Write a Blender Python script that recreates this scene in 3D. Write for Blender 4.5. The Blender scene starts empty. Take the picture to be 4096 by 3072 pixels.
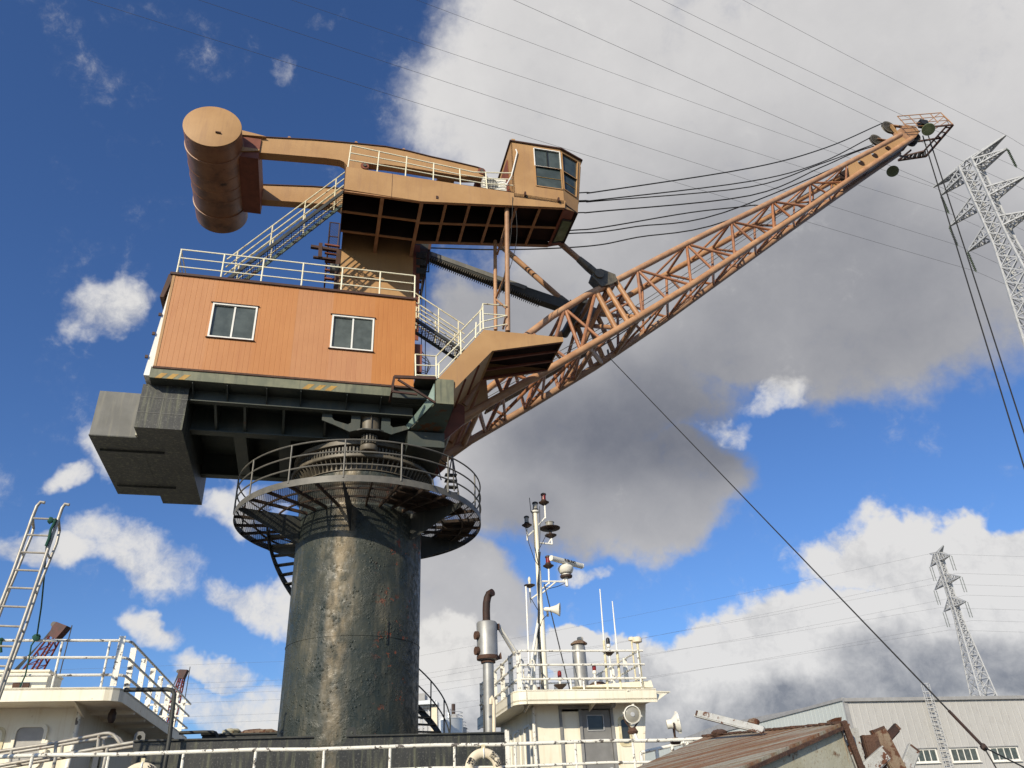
import bpy, math, random
import numpy as np
from mathutils import Vector, Matrix
random.seed(7)
R = math.radians
scene = bpy.context.scene
COL = scene.collection

# ------------------------------------------------------------------ camera
# metres; the camera's eye is the origin, +Y is its azimuth, z is height above the eye
F, PITCH, ROLL = 3130.0, R(29.63), R(-2.78)          # focal length in photo pixels (4096 wide)
_f = np.array([0, math.cos(PITCH), math.sin(PITCH)]); _r0 = np.array([1.0, 0, 0]); _u0 = np.cross(_r0, _f)
_r = math.cos(ROLL)*_r0 + math.sin(ROLL)*_u0
_u = -math.sin(ROLL)*_r0 + math.cos(ROLL)*_u0
cam_d = bpy.data.cameras.new('camera'); cam = bpy.data.objects.new('camera', cam_d); COL.objects.link(cam)
cam_d.sensor_width = 36.0; cam_d.lens = 36.0*F/4096.0; cam_d.clip_start = 0.1; cam_d.clip_end = 20000
cam.matrix_world = Matrix(((_r[0], _u[0], -_f[0], 0), (_r[1], _u[1], -_f[1], 0), (_r[2], _u[2], -_f[2], 0), (0, 0, 0, 1)))
scene.camera = cam
scene.render.resolution_x = 1024; scene.render.resolution_y = 768

# ------------------------------------------------------------------ light
SUN_AZ, SUN_EL = R(-25), R(25)      # azimuth measured from straight behind the camera, minus = to its left
sdir = Vector((math.sin(SUN_AZ)*math.cos(SUN_EL), -math.cos(SUN_AZ)*math.cos(SUN_EL), math.sin(SUN_EL)))
sun_d = bpy.data.lights.new('sun', 'SUN'); sun_d.energy = 5.0; sun_d.angle = R(0.53); sun_d.color = (1.0, 0.89, 0.70)
sun = bpy.data.objects.new('sun', sun_d); COL.objects.link(sun)
sun.rotation_euler = (-sdir).to_track_quat('-Z', 'Y').to_euler(); sun.location = (-20, -40, 30)
scene.view_settings.view_transform = 'Standard'; scene.view_settings.look = 'None'
scene.view_settings.exposure = 0.0; scene.view_settings.gamma = 1.0

# photo windows (x0, y0, scale) in which points were read off
ZW = {1: (650, 380, 1050/2177), 2: (1300, 500, 1100/2147), 3: (300, 950, 1450/2187), 4: (1500, 1000, 1100/2147), 5: (2200, 850, 1100/2212),
      6: (3000, 380, 1096/2212), 7: (850, 1650, 1150/2212), 8: (0, 1950, 800/1183), 'a': (1800, 1900, 950/1854), 'b': (1800, 2500, 1000/2212),
      'c': (2500, 2650, 1596/2212), 'd': (3500, 450, 596/942), 'e': (3500, 2050, 596/1236), 'f': (400, 2700, 1600/2212), 'g': (1000, 2200, 900/1712),
      'o': (0, 0, 4096/2212)}
def ray(w, x, y):
    a = ZW[w]; X = a[0]+x*a[2]; Y = a[1]+y*a[2]
    return _f + (X-2048)/F*_r - (Y-1536)/F*_u
class Frame:
    """A level frame: origin o, first axis at angle ang."""
    def __init__(s, o, ang):
        s.o = np.array(o, float); s.ang = ang
        s.e1 = np.array([math.cos(ang), math.sin(ang), 0]); s.e2 = np.array([-math.sin(ang), math.cos(ang), 0]); s.e3 = np.array([0, 0, 1.0])
    def loc(s, P): q = np.asarray(P)-s.o; return Vector((q@s.e1, q@s.e2, q@s.e3))
    def world(s, p): return Vector(s.o + s.e1*p[0] + s.e2*p[1] + s.e3*p[2])
    def v(s, w, x, y, v): d = ray(w, x, y); return s.loc(d*((s.o@s.e2+v)/(d@s.e2)))      # point of plane v = const seen at a pixel
    def u(s, w, x, y, u): d = ray(w, x, y); return s.loc(d*((s.o@s.e1+u)/(d@s.e1)))
    def z(s, w, x, y, z): d = ray(w, x, y); return s.loc(d*(z/d[2]))
AZC = R(-11.98); COLR = 1.7; DC = 12.58*COLR
OC = np.array([math.sin(AZC)*DC, math.cos(AZC)*DC, 0.0])
CR = Frame(OC, R(15.1))          # crane: u along the boom, v across (plus = away), origin on the column's axis
SH = Frame((0, 0, 0), R(13.5))   # ship: s along the hull, t across
WD = Frame((0, 0, 0), 0.0)
DECK = 0.40

# ------------------------------------------------------------------ sky
world = bpy.data.worlds.new('World'); scene.world = world; world.use_nodes = True
wt = world.node_tree; wt.nodes.clear()
class NB:
    def __init__(s, t): s.t = t
    def n(s, typ, **kw):
        o = s.t.nodes.new(typ)
        for k, v in kw.items(): setattr(o, k, v)
        return o
    def l(s, a, b): s.t.links.new(a, b)
    def put(s, sock, val):
        if hasattr(val, 'is_linked') or isinstance(val, bpy.types.NodeSocket): s.l(val, sock)
        else: sock.default_value = val
    def math(s, op, a, b=None, c=None, clamp=False):
        o = s.n('ShaderNodeMath', operation=op); o.use_clamp = clamp
        s.put(o.inputs[0], a)
        if b is not None: s.put(o.inputs[1], b)
        if c is not None: s.put(o.inputs[2], c)
        return o.outputs[0]
    def vmath(s, op, a, b=None, out=0):
        o = s.n('ShaderNodeVectorMath', operation=op); s.put(o.inputs[0], a)
        if b is not None:
            if op == 'SCALE': s.put(o.inputs['Scale'], b)
            else: s.put(o.inputs[1], b)
        return o.outputs[out]
    def noise(s, vec, scale, detail=4, rough=0.55, dist=0.0, out='Fac'):
        o = s.n('ShaderNodeTexNoise'); s.put(o.inputs['Vector'], vec); s.put(o.inputs['Scale'], scale)
        o.inputs['Detail'].default_value = detail; o.inputs['Roughness'].default_value = rough; o.inputs['Distortion'].default_value = dist
        return o.outputs[out]
    def ramp(s, fac, lo, hi, a=0.0, b=1.0, smooth=True):
        o = s.n('ShaderNodeMapRange'); o.interpolation_type = 'SMOOTHSTEP' if smooth else 'LINEAR'
        s.put(o.inputs[0], fac); o.inputs[1].default_value = lo; o.inputs[2].default_value = hi; o.inputs[3].default_value = a; o.inputs[4].default_value = b
        return o.outputs[0]
    def mix(s, fac, a, b, typ='RGBA', blend='MIX'):
        o = s.n('ShaderNodeMix', data_type='RGBA', blend_type=blend)
        s.put(o.inputs[0], fac)
        for k, v in ((6, a), (7, b)):
            if isinstance(v, tuple) and len(v) == 3: v = v+(1,)
            s.put(o.inputs[k], v)
        return o.outputs[2]
W = NB(wt)
sky = W.n('ShaderNodeTexSky', sky_type='NISHITA'); sky.sun_disc = False
sky.sun_elevation = SUN_EL; sky.sun_rotation = math.atan2(sdir.x, sdir.y)
sky.altitude = 10; sky.air_density = 1.0; sky.dust_density = 0.6; sky.ozone_density = 2.5
SKYK = 0.10
skyc = W.vmath('SCALE', sky.outputs[0], SKYK)
skyc = W.mix(1.0, skyc, (0.66, 0.92, 1.34), blend='MULTIPLY')
D0 = W.n('ShaderNodeTexCoord').outputs['Generated']
# directions are warped before the cloud masses are laid out, so their outlines are wind-torn
def centred(vec, k): return W.vmath('SCALE', W.vmath('SUBTRACT', vec, (0.5, 0.5, 0.5)), k)
DW1 = W.vmath('ADD', D0, centred(W.noise(D0, 4.5, 3, 0.5, out='Color'), 0.15))
DW = W.vmath('ADD', DW1, centred(W.noise(D0, 15.0, 4, 0.6, out='Color'), 0.07))
ahead = W.ramp(W.vmath('DOT_PRODUCT', D0, tuple(_f), out=1), 0.25, 0.45)
def blob(vec, x, y, rx, ry, rot=0.0, soft=0.55):
    """a cloud mass: an ellipse on the sky dome; returns 0..1"""
    c = ray('o', x, y); c = c/np.linalg.norm(c); k = 1.0/1690.0
    n = Vector(c); e1 = Vector(_r); e1 = (e1-n*e1.dot(n)).normalized(); e2 = n.cross(e1)
    ca, sa = math.cos(rot), math.sin(rot); a = e1*ca+e2*sa; b = n.cross(a)
    p = W.vmath('DOT_PRODUCT', vec, tuple(a/(rx*k)), out=1); q = W.vmath('DOT_PRODUCT', vec, tuple(b/(ry*k)), out=1)
    return W.ramp(W.math('MULTIPLY_ADD', p, p, W.math('MULTIPLY', q, q)), 1.0, (1.0-soft)**2)
def total(vec, bl, soft, op='MAXIMUM'):
    t = None
    for b in bl:
        g = blob(vec, *b[:4], rot=b[4] if len(b) > 4 else 0, soft=soft)
        if len(b) > 5: g = W.math('MULTIPLY', g, b[5])
        t = g if t is None else W.math(op, t, g)
    return t
big = [(1240, 170, 390, 330), (1700, 330, 640, 450), (2250, 420, 620, 370), (1640, 690, 560, 190, .1), (1330, 700, 340, 380),
       (1190, 980, 320, 210), (1380, 1050, 270, 150), (990, 1330, 190, 190), (1060, 880, 200, 330)]
small = [(275, 1205, 225, 84, .22), (245, 640, 130, 80, .1), (345, 1355, 92, 46, .2), (560, 1285, 120, 60, .3), (75, 1215, 90, 50), (190, 1000, 90, 75, .5), (70, 1040, 60, 38),
         (560, 1540, 210, 80, .1), (520, 1100, 110, 60), (480, 1440, 90, 36, .3), (1650, 875, 95, 50, -.4, .8), (1560, 945, 60, 30, 0, .7), (1250, 1195, 70, 28), (690, 30, 75, 26, -.3, .45), (600, 170, 36, 40, .5, .36)]
bank = [(1030, 1520, 210, 170), (1480, 1480, 300, 165), (1780, 1450, 360, 190), (2150, 1480, 330, 230), (1700, 1620, 800, 170), (2120, 1240, 330, 125, .2), (1330, 1400, 190, 70, .2)]
fb = W.math('MULTIPLY', total(DW, big, 0.45), ahead)
fs = W.math('MULTIPLY', total(DW, small, 0.95), ahead)
fk = W.math('MULTIPLY', total(DW, bank, 0.40), ahead)
# clouds of the same kind go on round the rest of the sky
el = W.n('ShaderNodeSeparateXYZ'); W.l(D0, el.inputs[0])
outside = W.ramp(W.vmath('DOT_PRODUCT', D0, tuple(_f), out=1), 0.74, 0.60)
cz = W.math('MAXIMUM', el.outputs[2], 0.08)
comb = W.n('ShaderNodeCombineXYZ'); W.l(cz, comb.inputs[0]); W.l(cz, comb.inputs[1]); comb.inputs[2].default_value = 1.0
plane = W.vmath('DIVIDE', D0, comb.outputs[0])
gen = W.math('MULTIPLY', W.ramp(W.noise(plane, 0.9, 4, 0.55), 0.50, 0.68), outside)
fine = W.noise(W.vmath('ADD', D0, centred(W.noise(D0, 30.0, 2, 0.5, out='Color'), 0.02)), 13.0, 8, 0.68)
edge = W.math('SUBTRACT', fine, 0.5)
dens_b = W.ramp(W.math('MULTIPLY_ADD', edge, 1.05, fb), 0.04, 0.92)
dens_s = W.math('MAXIMUM', W.ramp(W.math('MULTIPLY_ADD', edge, 2.0, fs), 0.16, 1.15), W.ramp(W.math('MULTIPLY_ADD', edge, 1.6, fk), 0.16, 0.74))
dens_b = W.math('MAXIMUM', dens_b, gen)
# thick bellies are grey, thin and sunlit sides white
dark = total(DW1, [(1560, 760, 900, 560, .1, .50), (1340, 1050, 480, 280, 0, .28), (1900, 640, 560, 260, .1, .18), (1060, 1240, 300, 240, 0, .42), (1030, 760, 240, 330, 0, .2), (1500, 900, 420, 180, 0, .15), (1780, 260, 1000, 420, .2, .14)], 1.0, 'ADD')
dark2 = total(DW, [(1560, 1540, 480, 110, .03, .62), (2090, 1440, 300, 80, .12, .6), (1900, 1560, 500, 90, 0, .4), (1080, 1600, 260, 70, 0, .4), (280, 1285, 260, 60, .2, .22), (1350, 1420, 220, 50, 0, .4)], 1.0, 'ADD')
lump = W.ramp(W.noise(DW1, 5.0, 4, 0.5), 0.25, 0.75, -0.10, 0.10, smooth=False)
shade = W.math('ADD', W.math('ADD', dark, lump), W.math('MULTIPLY', edge, -0.24), clamp=True)
shade2 = W.math('ADD', W.math('ADD', dark2, W.math('MULTIPLY', lump, 1.3)), W.math('MULTIPLY', edge, -1.9), clamp=True)
final = W.mix(W.math('MULTIPLY', dens_b, 0.97), skyc, W.mix(shade, (0.74, 0.725, 0.715), (0.155, 0.165, 0.200)))
final = W.mix(W.math('MULTIPLY', dens_s, 0.96), final, W.mix(shade2, (0.78, 0.765, 0.745), (0.235, 0.245, 0.275)))
bg = W.n('ShaderNodeBackground'); W.l(final, bg.inputs[0]); bg.inputs[1].default_value = 1.0
wo = W.n('ShaderNodeOutputWorld'); W.l(bg.outputs[0], wo.inputs[0])
world.cycles.sampling_method = 'MANUAL'; world.cycles.sample_map_resolution = 256

# ------------------------------------------------------------------ materials
MATS = {}
def mat(name, c1, c2=None, rough=0.6, scale=1.2, streak=None, streak_amt=0.5, rust=None, rust_lo=0.62, rust_hi=0.70, rust_scale=3.0, metal=0.0,
        bump=0.0, bump_scale=40.0, speck=None, spec=0.4, coat=0.0, stretch=6.0, rand=0.0):
    m = bpy.data.materials.new(name); m.use_nodes = True; t = m.node_tree; N = NB(t)
    b = t.nodes['Principled BSDF']
    tc = N.n('ShaderNodeTexCoord').outputs['Object']
    c2 = c2 or tuple(x*0.78 for x in c1)
    col = N.mix(N.ramp(N.noise(tc, scale, 7, 0.6), 0.33, 0.67), c1, c2)
    rg = rough
    if streak:
        mp = N.n('ShaderNodeMapping'); N.l(tc, mp.inputs[0]); mp.inputs['Scale'].default_value = (stretch, stretch, 0.45)
        s = N.noise(mp.outputs[0], 1.6, 6, 0.6)
        col = N.mix(N.math('MULTIPLY', N.ramp(s, 0.48, 0.72), streak_amt), col, streak)
    if speck:
        s = N.noise(tc, 26.0, 5, 0.7)
        col = N.mix(N.math('MULTIPLY', N.ramp(s, 0.55, 0.66), 0.6), col, speck)
    if rust:
        n1 = N.noise(tc, rust_scale, 9, 0.66)
        mk = N.ramp(n1, rust_lo, rust_hi)
        rc = N.mix(N.noise(tc, 22, 4, 0.6), rust, tuple(x*0.4 for x in rust))
        col = N.mix(mk, col, rc)
    if rand:      # each sheet or member has weathered a little differently
        oi = N.n('ShaderNodeObjectInfo').outputs['Random']; hs = N.n('ShaderNodeHueSaturation'); N.l(col, hs.inputs['Color'])
        N.l(N.ramp(oi, 0.0, 1.0, 1.0-rand, 1.0+rand, smooth=False), hs.inputs['Value']); N.l(N.ramp(N.math('FRACT', N.math('MULTIPLY', oi, 7.3)), 0.0, 1.0, 0.93, 1.08, smooth=False), hs.inputs['Saturation']); col = hs.outputs[0]
    N.l(col, b.inputs['Base Color'])
    b.inputs['Roughness'].default_value = rg; b.inputs['Metallic'].default_value = metal
    b.inputs['Specular IOR Level'].default_value = spec
    if bump:
        bp = N.n('ShaderNodeBump'); bp.inputs['Strength'].default_value = bump; bp.inputs['Distance'].default_value = 0.02
        N.l(N.noise(tc, bump_scale, 5, 0.6), bp.inputs['Height']); N.l(bp.outputs[0], b.inputs['Normal'])
    MATS[name] = m
    return m
RUST = (0.20, 0.065, 0.022)
mat('orange', (0.43, 0.255, 0.112), (0.37, 0.21, 0.088), 0.55, 0.9, streak=(0.30, 0.17, 0.09), streak_amt=0.40, rust=(0.17, 0.05, 0.02), rust_lo=0.70, rust_hi=0.76, rust_scale=2.2, bump=0.12, bump_scale=25)
mat('brace_steel', (0.36, 0.165, 0.082), (0.26, 0.11, 0.055), 0.5, 3.0, rand=0.16, rust=(0.10, 0.03, 0.015), rust_lo=0.64, rust_hi=0.70, rust_scale=5.0, bump=0.1, bump_scale=30)
mat('orange_steel', (0.43, 0.245, 0.128), (0.33, 0.17, 0.085), 0.5, 2.6, rand=0.10, rust=(0.13, 0.035, 0.015), rust_lo=0.67, rust_hi=0.72, rust_scale=5.0, bump=0.1, bump_scale=30)
mat('orange_panel', (0.480, 0.218, 0.084), (0.440, 0.192, 0.072), 0.5, 0.55, rand=0.02, streak=(0.39, 0.155, 0.058), streak_amt=0.40, rust=(0.30, 0.09, 0.03), rust_lo=0.74, rust_hi=0.78, rust_scale=3.5, bump=0.35, bump_scale=2.2)
mat('red_brown', (0.21, 0.065, 0.035), (0.15, 0.045, 0.026), 0.6, 3.0)
mat('trim_brown', (0.070, 0.030, 0.018), (0.045, 0.022, 0.015), 0.6, 4.0)
mat('drum', (0.31, 0.145, 0.070), (0.19, 0.085, 0.043), 0.42, 1.1, streak=(0.07, 0.035, 0.025), streak_amt=0.6, rust=(0.07, 0.03, 0.02), rust_lo=0.60, rust_hi=0.70, rust_scale=1.6, bump=0.15, bump_scale=12, stretch=1.2)
mat('black_steel', (0.026, 0.028, 0.026), (0.045, 0.047, 0.042), 0.5, 1.6, streak=(0.075, 0.075, 0.06), streak_amt=0.5, rust=(0.10, 0.045, 0.022), rust_lo=0.68, rust_hi=0.75, rust_scale=3.0, bump=0.15)
mat('green_black', (0.040, 0.052, 0.046), (0.060, 0.066, 0.055), 0.55, 1.2, streak=(0.10, 0.09, 0.06), streak_amt=0.4, rust=(0.13, 0.06, 0.03), rust_lo=0.66, rust_hi=0.74, bump=0.15)
mat('chalky_black', (0.022, 0.024, 0.024), (0.040, 0.041, 0.038), 0.5, 1.6, speck=(0.17, 0.17, 0.15), streak=(0.13, 0.135, 0.085), streak_amt=0.75, bump=0.15)
mat('grey_lead', (0.16, 0.16, 0.15), (0.12, 0.12, 0.11), 0.6, 1.3, streak=(0.22, 0.21, 0.17), streak_amt=0.5, rust=(0.16, 0.10, 0.05), rust_lo=0.72, rust_hi=0.80)
mat('teal', (0.085, 0.125, 0.105), (0.060, 0.085, 0.073), 0.55, 1.6, rust=(0.20, 0.09, 0.035), rust_lo=0.52, rust_hi=0.60, rust_scale=2.6, bump=0.2)
mat('teal_pale', (0.22, 0.30, 0.26), (0.16, 0.22, 0.19), 0.55, 1.6, rust=(0.16, 0.08, 0.04), rust_lo=0.62, rust_hi=0.70)
mat('olive_plate', (0.13, 0.14, 0.095), (0.20, 0.20, 0.13), 0.55, 2.0, streak=(0.05, 0.06, 0.05), streak_amt=0.6)
mat('cream', (0.80, 0.76, 0.58), (0.70, 0.66, 0.48), 0.5, 4.0, rust=(0.30, 0.14, 0.05), rust_lo=0.64, rust_hi=0.70, rust_scale=7.0)
mat('cream_worn', (0.74, 0.68, 0.47), (0.55, 0.48, 0.30), 0.5, 5.0, rust=(0.22, 0.10, 0.04), rust_lo=0.57, rust_hi=0.64, rust_scale=8.0)
mat('white_ship', (0.86, 0.82, 0.68), (0.78, 0.73, 0.585), 0.5, 0.9, streak=(0.58, 0.46, 0.27), streak_amt=0.35, rust=(0.36, 0.19, 0.07), rust_lo=0.665, rust_hi=0.72, rust_scale=4.0, bump=0.08, bump_scale=18)
mat('white_rail', (0.84, 0.82, 0.74), (0.74, 0.72, 0.63), 0.5, 5.0, rust=(0.19, 0.17, 0.15), rust_lo=0.565, rust_hi=0.59, rust_scale=9.0, bump=0.4, bump_scale=60)
mat('white_plain', (0.80, 0.79, 0.74), (0.72, 0.71, 0.65), 0.4, 4.0)
mat('pocket_shade', (0.020, 0.010, 0.008), (0.03, 0.014, 0.010), 0.9, 2.0)  # near-black that puts the shade of undersides and recesses into the colour
mat('grey_door', (0.22, 0.22, 0.215), (0.18, 0.18, 0.175), 0.5, 3.0)
mat('grey_frame', (0.26, 0.26, 0.255), (0.20, 0.20, 0.195), 0.5, 3.0)
mat('dark_gear', (0.055, 0.05, 0.042), (0.10, 0.09, 0.07), 0.5, 5.0, streak=(0.16, 0.14, 0.10), streak_amt=0.6, bump=0.2)
mat('grease_tan', (0.155, 0.132, 0.098), (0.095, 0.083, 0.062), 0.5, 3.0, streak=(0.07, 0.06, 0.05), streak_amt=0.6)
mat('rail_grey', (0.095, 0.091, 0.080), (0.135, 0.127, 0.108), 0.5, 4.0, rust=(0.14, 0.06, 0.03), rust_lo=0.64, rust_hi=0.70, rust_scale=6.0)
mat('mesh_dark', (0.030, 0.026, 0.022), (0.075, 0.045, 0.028), 0.7, 4.0)
mat('rope', (0.012, 0.012, 0.012), (0.02, 0.02, 0.018), 0.6, 20)
mat('wire', (0.05, 0.05, 0.055), (0.06, 0.06, 0.06), 0.6, 20)
mat('galv', (0.46, 0.47, 0.48), (0.38, 0.39, 0.40), 0.55, 2.0, metal=0.0)
mat('silencer', (0.36, 0.365, 0.36), (0.27, 0.27, 0.26), 0.5, 2.2, metal=0.45, rust=(0.14, 0.06, 0.03), rust_lo=0.70, rust_hi=0.76, rust_scale=2.5)
mat('rust_pipe', (0.022, 0.014, 0.012), (0.045, 0.020, 0.014), 0.7, 5.0, bump=0.2)
mat('rust_heavy', (0.105, 0.054, 0.034), (0.060, 0.033, 0.024), 0.8, 6.0, bump=0.7, bump_scale=45)
mat('yellow', (0.44, 0.27, 0.06), (0.34, 0.19, 0.045), 0.55, 6.0, rust=(0.18, 0.12, 0.05), rust_lo=0.60, rust_hi=0.68, rust_scale=9.0)
mat('red_glass', (0.22, 0.018, 0.016), (0.17, 0.014, 0.012), 0.2, 3.0)
mat('lamp_black', (0.012, 0.012, 0.012), (0.018, 0.018, 0.018), 0.4, 3.0)
mat('lamp_brown', (0.045, 0.028, 0.022), (0.06, 0.035, 0.025), 0.5, 6.0)
mat('clear_lens', (0.30, 0.29, 0.25), (0.24, 0.23, 0.20), 0.15, 3.0)
mat('rope_green', (0.02, 0.09, 0.06), (0.014, 0.06, 0.045), 0.9, 30, bump=0.6, bump_scale=90)
mat('galv_pipe', (0.46, 0.44, 0.39), (0.34, 0.31, 0.26), 0.45, 6.0, metal=0.25, rust=(0.20, 0.10, 0.05), rust_lo=0.63, rust_hi=0.70, rust_scale=9.0)
mat('red_boom', (0.17, 0.028, 0.022), (0.12, 0.022, 0.018), 0.6, 2.0)
mat('red_boom_head', (0.085, 0.020, 0.015), (0.035, 0.014, 0.012), 0.6, 1.2)
mat('shed_wall', (0.47, 0.465, 0.45), (0.43, 0.425, 0.41), 0.55, 0.06, rand=.02, streak=(0.36, 0.35, 0.335), streak_amt=0.55, stretch=1.3)
mat('shed_end', (0.52, 0.56, 0.54), (0.48, 0.52, 0.505), 0.55, 0.06, streak=(0.44, 0.45, 0.43), streak_amt=0.4, stretch=1.3)
mat('shed_trim', (0.33, 0.33, 0.33), (0.28, 0.28, 0.28), 0.5, 1.0)
mat('silo', (0.55, 0.57, 0.58), (0.48, 0.50, 0.51), 0.35, 0.3, metal=0.4)
mat('insulator', (0.055, 0.085, 0.05), (0.08, 0.11, 0.06), 0.3, 2.0)
mat('scrap_white', (0.44, 0.45, 0.44), (0.33, 0.33, 0.31), 0.6, 5.0, rust=(0.15, 0.06, 0.03), rust_lo=0.54, rust_hi=0.58, rust_scale=7.0, bump=0.4)
mat('scrap_brown', (0.16, 0.10, 0.065), (0.22, 0.17, 0.12), 0.8, 5.0, rust=(0.13, 0.05, 0.025), rust_lo=0.50, rust_hi=0.58, rust_scale=6.0, bump=0.5)
mat('bucket_front', (0.44, 0.43, 0.34), (0.36, 0.34, 0.24), 0.65, 2.2, speck=(0.22, 0.12, 0.05), rust=(0.20, 0.09, 0.03), rust_lo=0.58, rust_hi=0.66, rust_scale=3.0, bump=0.3)
mat('concrete', (0.13, 0.125, 0.115), (0.09, 0.088, 0.08), 0.9, 0.4, bump=0.2)
mat('ground', (0.20, 0.18, 0.14), (0.13, 0.13, 0.09), 0.95, 0.02)
mat('hull_paint', (0.06, 0.065, 0.065), (0.09, 0.075, 0.065), 0.6, 0.5, rust=RUST, rust_lo=0.66, rust_hi=0.74)
mat('deck_paint', (0.12, 0.085, 0.065), (0.15, 0.10, 0.08), 0.8, 0.8, rust=RUST, rust_lo=0.62, rust_hi=0.72)
mat('plastic_white', (0.72, 0.70, 0.62), (0.66, 0.64, 0.56), 0.45, 3.0)
mat('ac_grille', (0.05, 0.05, 0.05), (0.09, 0.09, 0.085), 0.5, 8.0)
mat('buoy', (0.74, 0.66, 0.50), (0.66, 0.57, 0.42), 0.55, 6.0, bump=0.1)
mat('ink', (0.02, 0.018, 0.02), (0.03, 0.026, 0.03), 0.7, 30)
mat('hatch_grey', (0.42, 0.41, 0.385), (0.36, 0.35, 0.33), 0.6, 4.0, rust=(0.22, 0.16, 0.10), rust_lo=0.70, rust_hi=0.78)

def glass_mat(name, tint, rough=0.12, spec=0.6):
    m = bpy.data.materials.new(name); m.use_nodes = True; N = NB(m.node_tree); b = m.node_tree.nodes['Principled BSDF']
    tc = N.n('ShaderNodeTexCoord').outputs['Object']
    N.l(N.mix(N.ramp(N.noise(tc, 2.2, 6, 0.6), 0.35, 0.7), tint, tuple(x*1.5+0.012 for x in tint)), b.inputs['Base Color'])
    b.inputs['Roughness'].default_value = rough; b.inputs['Specular IOR Level'].default_value = spec
    MATS[name] = m
glass_mat('dusty_glass', (0.055, 0.068, 0.064), 0.09)
glass_mat('cab_glass', (0.035, 0.048, 0.046), 0.08)
glass_mat('green_glass', (0.13, 0.16, 0.085), 0.12)
glass_mat('dark_glass', (0.020, 0.024, 0.024), 0.10)

# column: old black-green paint, dust streaks, blisters, flakes torn off to the primer
def column_mat():
    m = bpy.data.materials.new('column_paint'); m.use_nodes = True; N = NB(m.node_tree); b = m.node_tree.nodes['Principled BSDF']
    tc = N.n('ShaderNodeTexCoord').outputs['Object']
    sx = N.n('ShaderNodeSeparateXYZ'); N.l(tc, sx.inputs[0])
    mp = N.n('ShaderNodeMapping'); N.l(tc, mp.inputs[0]); mp.inputs['Scale'].default_value = (1, 1, 0.16)
    st = N.noise(mp.outputs[0], 2.6, 8, 0.62)
    mp2 = N.n('ShaderNodeMapping'); N.l(tc, mp2.inputs[0]); mp2.inputs['Scale'].default_value = (1, 1, 0.5)
    pa = N.noise(mp2.outputs[0], 1.7, 8, 0.65)
    base = N.mix(N.ramp(N.noise(tc, 1.1, 5, 0.55), 0.35, 0.65), (0.018, 0.027, 0.026), (0.038, 0.044, 0.036))
    dust = N.math('MULTIPLY', N.ramp(st, 0.46, 0.66), N.ramp(pa, 0.36, 0.62))
    col = N.mix(N.math('MULTIPLY', dust, 0.45), base, (0.20, 0.175, 0.12))
    # one pale run of dust, brightened and placed to paint in the sun's highlight
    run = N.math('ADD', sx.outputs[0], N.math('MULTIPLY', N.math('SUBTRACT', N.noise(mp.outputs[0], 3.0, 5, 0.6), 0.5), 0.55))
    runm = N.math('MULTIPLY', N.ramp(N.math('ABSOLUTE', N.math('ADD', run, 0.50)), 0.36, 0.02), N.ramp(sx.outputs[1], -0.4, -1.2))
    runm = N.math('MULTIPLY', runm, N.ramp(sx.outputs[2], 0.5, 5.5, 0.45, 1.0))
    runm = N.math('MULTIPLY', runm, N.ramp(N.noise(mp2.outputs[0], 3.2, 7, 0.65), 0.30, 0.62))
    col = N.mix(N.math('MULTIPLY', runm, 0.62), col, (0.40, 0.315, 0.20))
    fine = N.ramp(N.noise(tc, 30, 6, 0.7), 0.5, 0.72)
    col = N.mix(N.math('MULTIPLY', fine, 0.22), col, (0.14, 0.14, 0.125))
    # bare primer where flakes have come off, mostly on the side toward the wheelhouse
    fl = N.noise(tc, 3.4, 7, 0.66)
    side = N.math('MULTIPLY', N.ramp(sx.outputs[0], 0.25, 0.8), N.ramp(N.noise(tc, 0.9, 3, 0.5), 0.46, 0.56))
    flm = N.math('MULTIPLY', N.ramp(fl, 0.585, 0.60), side)
    primer = N.mix(N.noise(tc, 9, 4, 0.6), (0.30, 0.075, 0.028), (0.10, 0.04, 0.03))
    col = N.mix(flm, col, primer)
    N.l(col, b.inputs['Base Color'])
    b.inputs['Specular IOR Level'].default_value = 0.35
    N.l(N.ramp(N.noise(tc, 7, 6, 0.65), 0.35, 0.65, 0.34, 0.72), b.inputs['Roughness'])
    vo = N.n('ShaderNodeTexVoronoi'); vo.inputs['Scale'].default_value = 12.0; N.l(tc, vo.inputs['Vector'])
    blis = N.math('MULTIPLY', N.ramp(vo.outputs['Distance'], 0.42, 0.05), N.ramp(N.noise(tc, 2.4, 6, 0.6), 0.48, 0.62))
    crk = N.math('MULTIPLY', N.noise(tc, 34, 6, 0.7), N.ramp(N.noise(tc, 1.9, 5, 0.6), 0.42, 0.62))
    h = N.math('ADD', N.math('ADD', blis, N.math('MULTIPLY', crk, 0.9)), N.math('MULTIPLY', flm, -1.0))
    bp = N.n('ShaderNodeBump'); bp.inputs['Strength'].default_value = 0.7; bp.inputs['Distance'].default_value = 0.040
    N.l(h, bp.inputs['Height']); N.l(bp.outputs[0], b.inputs['Normal'])
    MATS['column_paint'] = m
column_mat()
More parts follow.
